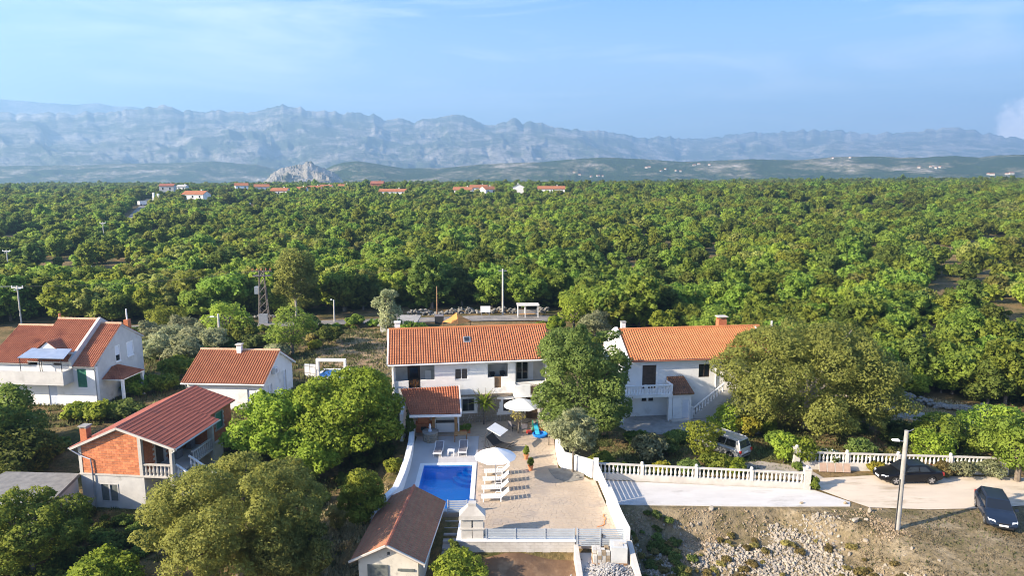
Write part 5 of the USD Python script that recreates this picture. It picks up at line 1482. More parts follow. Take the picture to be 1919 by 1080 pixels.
# outside stair rising to the right
for k in range(13):
    part(E_, 'stair_step', MB().box(6.05 + k * .235, 6.05 + (k + 1) * .235, -1.25, -.01, 0, .19 * (k + 1)), 'plaster_grey')
part(E_, 'stair_landing', MB().box(9.105, 11.2, -1.25, -.01, 0, 2.5), 'plaster_grey')
baluster_row(E_, (6.15, -1.16, .22), (9.1, -1.16, 2.52), .68, .27, 'white_paint', .16, fat=1.2)
part(E_, 'baluster_post', MB().box(5.95, 6.15, -1.27, -1.05, 0, 1.15), 'white_paint')
t = thing('step_block', 'pale concrete step block before the porch of the balcony house', 'step', (15.4, 59.9, 0), 7)
part(t, 'step', MB().box(-.9, .9, -.3, .3, -.1, .18), 'concrete_pale')

# ------------------------------------------------------------------ dormered house on the far left
A = thing('dormer_house', 'left-hand white house with stepped orange roofs, awning and long grey balcony', 'house', (-50.3, 64.9, -0.2), -5)
zb = .2
RYA, DPA = 4.25, 7.4


def froof(x0, x1, e, r, bz, matl='tile_red', name='roof_tiles'):
    f_, r_, b_ = (-.35, e), (RYA, r), (DPA + .3, bz)
    part(A, 'roof_deck', MB().slab((x0, f_[0], f_[1] - .02), (x1, f_[0], f_[1] - .02), (x1, r_[0], r_[1] - .02), (x0, r_[0], r_[1] - .02), .12).slab((x1, b_[0], b_[1] - .02), (x0, b_[0], b_[1] - .02), (x0, r_[0], r_[1] - .02), (x1, r_[0], r_[1] - .02), .12), 'plaster_grey')
    part(A, name, tiles((x0, *f_), (x1, *f_), (x1, *r_), (x0, *r_), .21, .33, .05, .035), matl, None, 'stuff')
    part(A, name, tiles((x1, *b_), (x0, *b_), (x0, *r_), (x1, *r_), .21, .33, .05, .035), matl, None, 'stuff')
    part(A, 'ridge_tiles', ridge((x0, r_[0], r_[1] + .05), (x1, r_[0], r_[1] + .05)), 'ridge_pale', None, 'stuff')


froof(-1.1, 3.3, 4.25 + zb, 7.0 + zb, 5.3)
froof(3.3, 7.62, 4.5 + zb, 7.75 + zb, 5.6)
froof(7.9, 10.1, 4.05 + zb, 7.35 + zb, 5.35 + zb)
gd, wd = rect(8.03, 9.0, 1.9 + zb, 3.75 + zb), rect(4.91, 5.8, .1, 2.4 + zb)
part(A, 'wall', MB().poly_y(rect(-1, 10, -1, 4.0 + zb).difference(unary_union([gd, wd])), 0, .3), 'plaster_white')
gw1, gw2 = rect(3.04, 3.65, 3.74 + zb, 5.24 + zb), rect(4.86, 5.8, 3.81 + zb, 5.19 + zb)
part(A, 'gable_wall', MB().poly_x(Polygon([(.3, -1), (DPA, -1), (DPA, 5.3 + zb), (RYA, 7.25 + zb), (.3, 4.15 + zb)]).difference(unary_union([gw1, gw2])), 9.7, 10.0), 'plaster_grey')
part(A, 'gable_wall', MB().poly_x(Polygon([(.3, -1), (DPA, -1), (DPA, 5.2 + zb), (RYA, 6.9 + zb), (.3, 4.15 + zb)]), -1.0, -.7), 'plaster_white')
part(A, 'wall', MB().box(-.7, 9.7, DPA - .3, DPA, -1, 5.2 + zb), 'plaster_white')
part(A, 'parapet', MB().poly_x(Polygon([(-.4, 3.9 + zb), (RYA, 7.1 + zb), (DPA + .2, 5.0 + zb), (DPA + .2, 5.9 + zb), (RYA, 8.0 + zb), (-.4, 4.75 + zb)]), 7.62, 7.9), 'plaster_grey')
part(A, 'green_door', MB().box(8.03, 9.0, .06, .12, 1.9 + zb, 3.75 + zb), 'shutter_green')
part(A, 'cellar_door', MB().box(4.91, 5.8, .06, .12, .1, 2.4 + zb), 'plaster_pale_blue')
for (s0, s1, z0, z1, sh) in ((3.04, 3.65, 3.74 + zb, 5.24 + zb, .62), (4.86, 5.8, 3.81 + zb, 5.19 + zb, 1.0)):
    w_ = part(A, 'window', MB().box(9.93, 10.03, s0 - .07, s0, z0 - .07, z1 + .07).box(9.93, 10.03, s1, s1 + .07, z0 - .07, z1 + .07).box(9.93, 10.03, s0, s1, z0 - .07, z0).box(9.93, 10.03, s0, s1, z1, z1 + .07), 'white_paint')
    zz_ = z1 - (z1 - z0) * sh
    part(w_, 'roller_shutter', MB().box(9.94, 9.985, s0, s1, zz_, z1), 'shutter_white')
    if sh < 1:
        part(w_, 'pane', MB().box(9.92, 9.95, s0, s1, z0, zz_), 'glass')
    part(w_, 'sill', MB().box(9.95, 10.1, s0 - .1, s1 + .1, z0 - .13, z0 - .07), 'white_paint')
# dormer and the white wall behind the balcony
dw = Polygon([(3.7, 3.7 + zb), (7.6, 3.7 + zb), (7.6, 5.25 + zb), (6.2, 5.3 + zb), (4.95, 6.25 + zb), (3.75, 5.3 + zb)]).difference(rect(5.4, 6.2, 3.7 + zb, 5.0 + zb))
dm = part(A, 'dormer', MB().poly_y(dw, .35, .55).box(3.7, 3.9, .55, 2.0, 3.7 + zb, 5.3 + zb).box(6.0, 6.2, .55, 2.2, 3.7 + zb, 5.35 + zb), 'plaster_white')
part(dm, 'dormer_roof', tiles((6.45, .2, 5.22 + zb), (6.45, 2.6, 5.22 + zb), (4.95, 2.6, 6.35 + zb), (4.95, .2, 6.35 + zb), .21, .33, .05, .03), 'tile_worn', None, 'stuff')
part(dm, 'dormer_roof', tiles((3.45, 2.6, 5.22 + zb), (3.45, .2, 5.22 + zb), (4.95, .2, 6.35 + zb), (4.95, 2.6, 6.35 + zb), .21, .33, .05, .03), 'tile_worn', None, 'stuff')
part(A, 'balcony_door', MB().box(5.4, 6.2, .45, .5, 2.75 + zb, 5.0 + zb), 'wood_dark')
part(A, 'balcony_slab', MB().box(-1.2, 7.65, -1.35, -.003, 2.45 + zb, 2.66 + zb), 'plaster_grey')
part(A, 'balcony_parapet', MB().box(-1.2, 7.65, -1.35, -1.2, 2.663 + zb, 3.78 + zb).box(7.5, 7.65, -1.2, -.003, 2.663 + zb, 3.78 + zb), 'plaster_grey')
part(A, 'awning', MB().slab((3.2, -1.35, 5.12 + zb), (7.9, -1.35, 5.12 + zb), (7.55, .3, 5.66 + zb), (3.4, .3, 5.66 + zb), .05), 'awning')
for x in (3.35, 5.35, 5.55, 7.55):
    part(A, 'awning_post', MB().tube([(x, -1.27, 3.7 + zb), (x, -1.27, 5.1 + zb)], .035, 6), 'dark_metal')
# porch on the gable side
pr1 = MB()
wz, oz = 3.35 + zb, 2.5 + zb
part(A, 'porch_roof_tiles', tiles((12.1, 1.0, oz), (12.1, 4.4, oz), (10.02, 3.2, wz), (10.02, 2.2, wz), .22, .33, .05, .03), 'tile_red', None, 'stuff')
part(A, 'porch_roof_tiles', tiles((10.02, .7, oz), (12.1, 1.0, oz), (10.6, 2.4, wz), (10.02, 2.4, wz), .22, .33, .05, .03), 'tile_red', None, 'stuff')
part(A, 'porch_ceiling', MB().box(10.01, 12.0, .9, 4.4, oz - .12, oz - .02), 'plaster_white')
for s_ in (1.1, 4.2):
    part(A, 'porch_post', MB().box(11.75, 11.98, s_ - .1, s_ + .12, -1, oz - .12), 'plaster_white')
part(A, 'flue_pipe', MB().tube([(3.0, 4.8, 6.6 + zb), (3.0, 4.8, 8.2 + zb)], .11, 8), 'terracotta')
ch = part(A, 'chimney', MB().box(9.0, 9.5, 6.1, 6.6, 5.5, 7.35 + zb), 'clay_block_joined')
part(ch, 'flue', MB().tube([(9.25, 6.35, 7.3 + zb), (9.25, 6.35, 8.5 + zb)], .07, 8), 'white_paint')
part(A, 'downpipe', MB().tube([(9.85, -.3, 4.0 + zb), (9.95, -.06, 3.6 + zb), (9.95, -.06, 0)], .05, 6), 'steel')

# ------------------------------------------------------------------ small orange-roofed house with air conditioner
B = thing('small_house', 'small white house with orange roof, air conditioner on its gable and a white chimney', 'house', (-31.35, 63.55, -0.1), -3.3)
LB, DB, EB, RB, RYB = 7.5, 7.4, 2.75, 5.0, 3.75
part(B, 'wall', MB().poly_y(rect(0, LB, -1, EB).difference(rect(5.9, 6.9, .1, 2.1)), 0, .3), 'plaster_white')
part(B, 'door', MB().box(5.9, 6.9, .08, .14, .1, 2.1), 'shutter_white')
gB = Polygon([(.3, -1), (DB, -1), (DB, EB), (RYB, RB - .08), (.3, EB + .15)])
part(B, 'gable_wall', MB().poly_x(gB.difference(unary_union([rect(1.2, 2.0, .9, 2.1), rect(4.9, 5.6, .2, 2.5)])), LB - .3, LB), 'plaster_white')
part(B, 'gable_wall', MB().poly_x(gB, 0, .3), 'plaster_white')
part(B, 'wall', MB().box(.3, LB - .3, DB - .3, DB, -1, EB), 'plaster_white')
for (a, b_, c_, d_) in ((1.2, 2.0, .9, 2.1), (4.9, 5.6, .2, 2.5)):
    w_ = part(B, 'window', MB().box(LB - .05, LB + .04, a - .06, a, c_ - .06, d_ + .06).box(LB - .05, LB + .04, b_, b_ + .06, c_ - .06, d_ + .06).box(LB - .05, LB + .04, a, b_, d_, d_ + .06).box(LB - .05, LB + .04, a, b_, c_ - .06, c_), 'white_paint')
    part(w_, 'shutter', MB().box(LB - .1, LB - .05, a, b_, c_, d_), 'shutter_white')
f_, r_, b_ = (-.42, EB - .02), (RYB, RB), (DB + .4, EB + .02)
x0, x1 = -.4, LB + .3
part(B, 'roof_deck', MB().slab((x0, f_[0], f_[1] - .02), (x1, f_[0], f_[1] - .02), (x1, r_[0], r_[1] - .02), (x0, r_[0], r_[1] - .02), .12).slab((x1, b_[0], b_[1] - .02), (x0, b_[0], b_[1] - .02), (x0, r_[0], r_[1] - .02), (x1, r_[0], r_[1] - .02), .12), 'white_paint')
part(B, 'roof_tiles', tiles((x0, *f_), (x1, *f_), (x1, *r_), (x0, *r_), .24, .36, .065, .04), 'tile_orange', None, 'stuff')
part(B, 'roof_tiles', tiles((x1, *b_), (x0, *b_), (x0, *r_), (x1, *r_), .24, .36, .065, .04), 'tile_orange', None, 'stuff')
part(B, 'ridge_tiles', ridge((x0, r_[0], r_[1] + .05), (x1, r_[0], r_[1] + .05)), 'ridge_pale', None, 'stuff')
ch = part(B, 'chimney', MB().box(3.55, 4.0, RYB - .5, RYB - .1, 4.4, 5.55), 'plaster_white')
part(ch, 'cap', MB().box(3.45, 4.1, RYB - .6, RYB, 5.62, 5.72).box(3.55, 3.63, RYB - .5, RYB - .1, 5.55, 5.62).box(3.92, 4.0, RYB - .5, RYB - .1, 5.55, 5.62), 'concrete_pale')
ac = part(B, 'air_conditioner', MB().box(LB + .08, LB + .4, 2.1, 2.95, 3.0, 3.6), 'white_paint')
part(ac, 'fan_grille', MB().cyl((LB + .4, 2.4, 3.3), (LB + .42, 2.4, 3.3), .22, n=14), 'grey_metal')
part(B, 'gutter', MB().tube([(x0, f_[0] - .05, f_[1] - .06), (x1, f_[0] - .05, f_[1] - .06)], .06, 6), 'white_paint')
part(B, 'downpipe', MB().tube([(-.05, f_[0], EB - .1), (-.05, -.06, EB - .5), (-.05, -.06, -.5)], .045, 6), 'steel')

# neighbour's pool behind it
np_ = thing('swimming_pool', 'narrow blue pool in the yard behind the small orange-roofed house', 'pool', (-20.0, 75.2, 0.0), -2)
part(np_, 'basin', MB().box(-1.7, 1.8, -1.6, 1.6, -.2, .02), 'pool_tile')
part(np_, 'coping', MB().box(-2.0, 2.1, 1.6, 1.9, -.2, .12).box(-2.0, 2.1, -1.9, -1.6, -.2, .12).box(-2.0, -1.7, -1.6, 1.6, -.2, .12).box(1.8, 2.1, -1.6, 1.6, -.2, .12), 'coping')
part(np_, 'water', MB().quad((-1.7, -1.6, .07), (1.8, -1.6, .07), (1.8, 1.6, .07), (-1.7, 1.6, .07)), 'water')
fr = thing('pergola', 'white post-and-beam frame standing over the far narrow pool', 'pergola', (-20.1, 73.4, 0), -1)
part(fr, 'post', MB().box(-1.62, -1.32, -.15, .15, -.2, 2.0), 'plaster_white')
part(fr, 'post', MB().box(1.45, 1.7, -.15, .15, -.2, 2.0), 'plaster_white')
part(fr, 'beam', MB().box(-1.62, 1.7, -.15, .15, 2.003, 2.3), 'plaster_white')
path_wall('yard_wall', 'low white wall and terrace between the small house and the far pool', [(-23.4, 74.4, 1.35), (-21.8, 74.2, 1.35)], 1.35, .25, 'plaster_white', side=1)
rl = thing('railing', 'dark thin railing on the white terrace beside the small house', 'railing', (-23.4, 72.6, 0), 0)
for k in range(4):
    part(rl, 'post', MB().tube([(k * .6, 0, 0), (k * .6, 0, 1.9)], .03, 5), 'dark_metal')
part(rl, 'rail', MB().tube([(0, 0, 1.9), (1.8, 0, 1.5)], .03, 5).tube([(0, 0, 1.0), (1.8, 0, .8)], .025, 5), 'dark_metal')

# ------------------------------------------------------------------ unplastered brick house
C = thing('brick_house', 'unfinished red clay-block house with corrugated red roof and balustraded porch', 'house', (-31.1, 46.5, 0), -6)
sl, sr = .45, .325
RX, RZC = 3.26, 4.66


def zroof(x):
    return RZC - (RX - x) * sl if x < RX else RZC - (x - RX) * sr


base = -2.0
part(C, 'lower_wall', MB().poly_y(rect(0, 4.85, base, .93).difference(rect(1.5, 2.75, -1.0, .25)), 0, .3), 'plaster_grey')
part(C, 'lower_wall', MB().box(0, .3, .3, 9.4, base, .93).box(.3, 4.85, 9.1, 9.4, base, .93).box(4.55, 4.85, .3, 9.1, base, .93), 'plaster_grey')
part(C, 'lower_wall', MB().box(4.853, 6.6, 5.9, 9.4, base, .93), 'plaster_cream')
w_ = part(C, 'window', MB().box(1.44, 1.5, -.03, .05, -1.06, .31).box(2.75, 2.81, -.03, .05, -1.06, .31).box(1.5, 2.75, -.03, .05, .25, .31).box(1.5, 2.75, -.03, .05, -1.06, -1.0).box(2.07, 2.18, -.03, .05, -1.0, .25), 'plaster_grey')
part(w_, 'shutter', MB().box(1.5, 2.07, .03, .07, -1.0, .25), 'shutter_grey')
part(w_, 'shutter', MB().box(2.18, 2.75, .03, .07, -1.0, .25), 'shutter_grey')
part(C, 'floor_slab', MB().box(-.05, 7.1, -.06, 5.6, .93, 1.05).box(-.05, 6.7, 5.603, 9.45, .93, 1.05), 'concrete_pale')
# front gable: mortar ground with every block laid on it
gab = Polygon([(.2, 1.05), (4.6, 1.05), (4.6, zroof(4.6) - .12), (RX, RZC - .12), (.2, zroof(.2) - .12)])
part(C, 'gable_mortar', MB().poly_y(gab, .03, .25), 'mortar')
rngB = np.random.default_rng(4)
row = 0
z = 1.07
bh, bw = .19, .385
while z < RZC - .15:
    x = .22 - (bw / 2 if row % 2 else 0)
    while x < 4.6:
        q_ = rect(max(x + .006, .22), min(x + bw - .006, 4.58), z, z + bh - .028).intersection(gab.buffer(-.015))
        if q_.area > .004 and q_.geom_type == 'Polygon' and len(q_.exterior.coords) <= 7:
            part(C, 'brick', MB().poly_y(q_, rngB.uniform(-.006, .004), .03), 'clay_block')
        x += bw
    z += bh
    row += 1
part(C, 'side_wall', MB().box(.03, .25, .26, 9.3, 1.05, 3.0), 'clay_block_joined')
part(C, 'back_wall', MB().poly_y(Polygon([(.2, 1.05), (6.5, 1.05), (6.5, zroof(6.5) - .1), (RX, RZC - .12), (.2, zroof(.2) - .12)]), 9.1, 9.3), 'clay_block_joined')


def block_wall_x(x, y0, y1, z0, z1, holes, seed):
    mb = MB()
    rg = np.random.default_rng(seed)
    row, z = 0, z0
    while z < z1 - .06:
        y = y0 - (bw / 2 if row % 2 else 0)
        while y < y1:
            a, b_ = max(y + .006, y0), min(y + bw - .006, y1)
            if b_ - a > .05 and not any(b_ > h[0] and a < h[1] and z + bh > h[2] and z < h[3] for h in holes):
                mb.box(x, x + .02 + rg.uniform(0, .008), a, b_, z, min(z + bh - .016, z1))
            y += bw
        z += bh
        row += 1
    return mb


hl = [(1.6, 2.6, 1.05, 3.1), (3.6, 4.8, 1.9, 3.1)]
part(C, 'porch_wall', MB().poly_x(rect(.26, 5.9, 1.05, 4.05).difference(unary_union([rect(h[0], h[1], h[2], h[3]) for h in hl])), 4.6, 4.8), 'mortar')
part(C, 'porch_bricks', block_wall_x(4.8, .26, 5.9, 1.07, 4.0, hl, 6), 'clay_block_joined', None, 'stuff')
part(C, 'porch_door', MB().box(4.64, 4.7, 1.6, 2.6, 1.06, 3.1), 'wood_dark')
part(C, 'porch_window', MB().box(4.64, 4.7, 3.6, 4.8, 1.9, 3.1), 'glass')
hl2 = [(6.9, 7.9, 1.9, 3.25)]
part(C, 'rear_wall', MB().poly_x(rect(5.9, 9.1, 1.05, 3.55).difference(rect(6.9, 7.9, 1.9, 3.25)), 6.3, 6.5), 'mortar')
part(C, 'rear_bricks', block_wall_x(6.5, 5.9, 9.1, 1.07, 3.5, hl2, 8), 'clay_block_joined', None, 'stuff')
part(C, 'rear_wall', MB().poly_y(rect(4.8, 6.3, 1.05, 3.6), 5.9, 6.1), 'clay_block_joined')
w_ = part(C, 'window', MB().box(6.42, 6.56, 6.8, 6.9, 1.8, 3.35).box(6.42, 6.56, 7.9, 8.0, 1.8, 3.35).box(6.42, 6.56, 6.9, 7.9, 3.25, 3.35).box(6.42, 6.56, 6.9, 7.9, 1.8, 1.9), 'concrete')
part(w_, 'shutter', MB().box(6.40, 6.46, 6.9, 7.9, 1.9, 3.25), 'shutter_green')
part(C, 'lower_door', MB().box(6.6, 6.64, 7.6, 8.5, -1.3, .7), 'wood_dark')
for (x, y) in ((.0, .0), (4.6, .0), (6.9, .05), (6.9, 5.3)):
    zt = zroof(x + .1) - .14
    part(C, 'pillar', MB().box(x - .02, x + .22, y - .03, y + .2, 1.05, zt), 'concrete_pale')
for yy_ in (-.02, 5.3):
    part(C, 'lower_pillar', MB().box(6.85, 7.08, yy_, yy_ + .2, base, .93), 'concrete_pale')
part(C, 'beam', MB().slab((-.1, -.05, zroof(-.1) - .06), (RX, -.05, RZC - .06), (RX, .2, RZC - .06), (-.1, .2, zroof(-.1) - .06), .14).slab((RX, -.05, RZC - .06), (7.2, -.05, zroof(7.2) - .06), (7.2, .2, zroof(7.2) - .06), (RX, .2, RZC - .06), .14), 'concrete_pale')
part(C, 'side_beam', MB().box(6.9, 7.1, .2, 5.3, 2.98, 3.2), 'concrete_pale')
lx, rx1_, rx2_ = -.45, 7.55, 6.75
part(C, 'roof_deck', MB().slab((lx, 9.7, zroof(lx) - .02), (lx, -.28, zroof(lx) - .02), (RX, -.28, RZC - .02), (RX, 9.7, RZC - .02), .06).slab((rx1_, -.28, zroof(rx1_) - .02), (rx1_, 5.7, zroof(rx1_) - .02), (RX, 5.7, RZC - .02), (RX, -.28, RZC - .02), .06).slab((rx2_, 5.7, zroof(rx2_) - .02), (rx2_, 9.7, zroof(rx2_) - .02), (RX, 9.7, RZC - .02), (RX, 5.7, RZC - .02), .06), 'wood_brown')
wavy = [(0.0, 0.0), (0.25, 0.7), (0.5, 1.0), (0.75, 0.7), (1.0, 0.0)]
for (a_, b_, c_, d_) in (((lx, 9.7, zroof(lx)), (lx, -.28, zroof(lx)), (RX, -.28, RZC), (RX, 9.7, RZC)), ((rx1_, -.28, zroof(rx1_)), (rx1_, 5.7, zroof(rx1_)), (RX, 5.7, RZC), (RX, -.28, RZC)),
                         ((rx2_, 5.7, zroof(rx2_)), (rx2_, 9.7, zroof(rx2_)), (RX, 9.7, RZC), (RX, 5.7, RZC))):
    part(C, 'roof_tiles', tiles(a_, b_, c_, d_, .2, .36, .03, .028, wavy), 'sheet_red', None, 'stuff')
part(C, 'ridge_cap', MB().slab((RX - .16, 9.72, RZC - .02), (RX - .16, -.3, RZC - .02), (RX, -.3, RZC + .075), (RX, 9.72, RZC + .075), .02).slab((RX, 9.72, RZC + .075), (RX, -.3, RZC + .075), (RX + .16, -.3, RZC + .0), (RX + .16, 9.72, RZC + .0), .02), 'sheet_red')
part(C, 'verge', MB().slab((lx, -.34, zroof(lx) + .02), (RX, -.34, RZC + .04), (RX, -.27, RZC + .04), (lx, -.27, zroof(lx) + .02), .16).slab((RX, -.34, RZC + .04), (rx1_, -.34, zroof(rx1_) + .02), (rx1_, -.27, zroof(rx1_) + .02), (RX, -.27, RZC + .04), .16), 'concrete_pale')
part(C, 'gutter', MB().tube([(lx - .06, -.3, zroof(lx) - .02), (lx - .06, 9.7, zroof(lx) - .02)], .065, 6).tube([(rx1_ + .06, -.3, zroof(rx1_) - .02), (rx1_ + .06, 5.7, zroof(rx1_) - .02)], .065, 6), 'steel')
part(C, 'downpipe', MB().tube([(lx - .06, -.2, zroof(lx) - .1), (.2, -.1, 2.4), (.95, -.1, 2.15), (1.0, -.1, 1.4), (1.0, -.1, base)], .05, 6).tube([(rx1_ + .06, -.2, zroof(rx1_) - .1), (7.2, -.1, 2.9), (7.15, -.1, 1.1)], .045, 6), 'steel')
ch = part(C, 'chimney', MB().box(0.0, .5, .3, .8, 2.6, 4.25), 'clay_block_joined')
part(ch, 'cap', MB().box(-.07, .57, .22, .88, 4.38, 4.46).box(0, .1, .3, .8, 4.25, 4.38).box(.4, .5, .3, .8, 4.25, 4.38), 'concrete')
baluster_row(C, (4.85, .1, 1.05), (6.88, .1, 1.05), .76, .28, 'concrete_pale', .18, fat=1.25)
baluster_row(C, (7.0, 2.6, 1.05), (7.0, 5.3, 1.05), .76, .28, 'concrete_pale', .18, fat=1.2)
for k in range(10):
    part(C, 'stair_step', MB().box(7.1 + k * .28, 7.1 + (k + 1) * .28, .5, 1.9, base, .86 - k * .19), 'concrete')
baluster_row(C, (7.1, .4, 1.0), (9.8, .4, -.75), .76, .28, 'white_paint', .16, fat=1.2)
baluster_row(C, (7.1, 2.0, 1.0), (9.8, 2.0, -.75), .76, .28, 'white_paint', .16, fat=1.2)
part(C, 'clutter', MB().box(5.0, 5.6, 2.9, 3.6, 1.05, 1.7).box(5.1, 5.5, 4.9, 5.5, 1.05, 1.9), 'mesh_grey')
gr = thing('garage', 'flat concrete-roofed garage built against the brick house', 'garage', (-33.0, 44.5, -1.9), 0)
o = np.array([-33.0, 44.5])
gpl = [np.array(p) - o for p in ((-31.25, 46.6), (-36.8, 46.9), (-37.6, 41.4), (-30.35, 42.0))]
part(gr, 'wall', MB().poly_z(Polygon(gpl).buffer(-.12), -.5, 2.62), 'plaster_grey')
part(gr, 'roof_slab', MB().poly_z(Polygon(gpl), 2.623, 2.85), 'concrete_dark')

# ------------------------------------------------------------------ balustrade fences
def balustrade(name, label, p0, p1, post_at, base_h, base_z, bal_h, step, end_pillars=()):
    p0, p1 = np.array([*p0, 0.0]), np.array([*p1, 0.0])
    L = np.linalg.norm(p1 - p0)
    t = thing(name, label, 'fence', p0, math.degrees(math.atan2(p1[1] - p0[1], p1[0] - p0[0])))
    part(t, 'base_wall', MB().box(0, L, -.13, .13, base_z - .6, base_h), 'concrete_pale')
    xs = [0.0] + list(post_at) + [L]
    for a, b_ in zip(xs[:-1], xs[1:]):
        baluster_row(t, (a + .1, 0, base_h), (b_ - .1, 0, base_h), bal_h, step, 'baluster_cream', .19, rail_mat='concrete_pale', fat=1.3)
    for x in post_at:
        p = part(t, 'post', MB().box(x - .11, x + .11, -.14, .14, base_h, base_h + bal_h + .13), 'baluster_cream')
        part(p, 'finial', MB().ball((x, 0, base_h + bal_h + .23), .12, 2), 'baluster_cream', smooth=True)
    for x in end_pillars:
        p = part(t, 'pillar', MB().box(x - .22, x + .22, -.22, .22, base_z - .6, base_h + bal_h + .35).box(x - .26, x + .26, -.26, .26, base_h + bal_h + .353, base_h + bal_h + .42), 'concrete_pale')
        part(p, 'finial', MB().ball((x, 0, base_h + bal_h + .52), .13, 2), 'concrete_pale', smooth=True)
    return t


balustrade('balustrade_fence', 'white balustrade along the white concrete driveway', (6.05, 47.95), (21.35, 46.15), [3.55, 7.45, 11.35], .42, 0, .68, .30, [15.2])
balustrade('balustrade_fence', 'white balustrade behind the parked black car', (21.85, 49.75), (37.3, 48.55), [3.75, 7.5, 11.3, 15.2], .55, 0, .66, .29, [0.0])
for k in range(4):
    lab = ['leftmost of the four brown slabs leaning on the balustrade wall', 'second from the left of the brown slabs leaning on the balustrade wall', 'third from the left of the brown slabs leaning on the balustrade wall', 'rightmost of the four brown slabs leaning on the balustrade wall'][k]
    x = 23.35 + k * .58
    t = thing('stone_slab', lab, 'slab', (x, 48.95 - k * .05, .03), -4, 'brown slabs leaning on the fence wall')
    part(t, 'panel', MB().slab((0, 0, 0), (.52, 0, 0), (.52, .18, .62), (0, .18, .62), .05), 'panel_brown')
    part(t, 'edge_strip', MB().slab((-.035, -.01, 0), (-.003, -.01, 0), (-.003, .17, .64), (-.035, .17, .64), .06), 'concrete_pale')

# ------------------------------------------------------------------ vehicles
mat('paint_black', (.004, .004, .005), (.005, .005, .006), 2, .3, spec=.25, coat=.12)
mat('paint_blue', (.010, .017, .034), (.012, .02, .038), 2, .33, spec=.3, coat=.12)
mat('paint_silver', (.36, .37, .385), (.38, .39, .40), 2, .35, metallic=.5, coat=.7)
mat('tyre', (.018, .018, .018), (.025, .025, .025), 6, .85)
mat('rim', (.45, .45, .46), (.5, .5, .51), 6, .35, metallic=.8)
mat('lamp_clear', (.55, .57, .6), (.62, .64, .66), 3, .12, spec=.8)
mat('lamp_red', (.35, .012, .012), (.4, .015, .012), 3, .15, spec=.7)
mat('plate', (.75, .75, .73), (.72, .72, .7), 3, .4)
mat('grille', (.015, .015, .016), (.02, .02, .02), 8, .4)


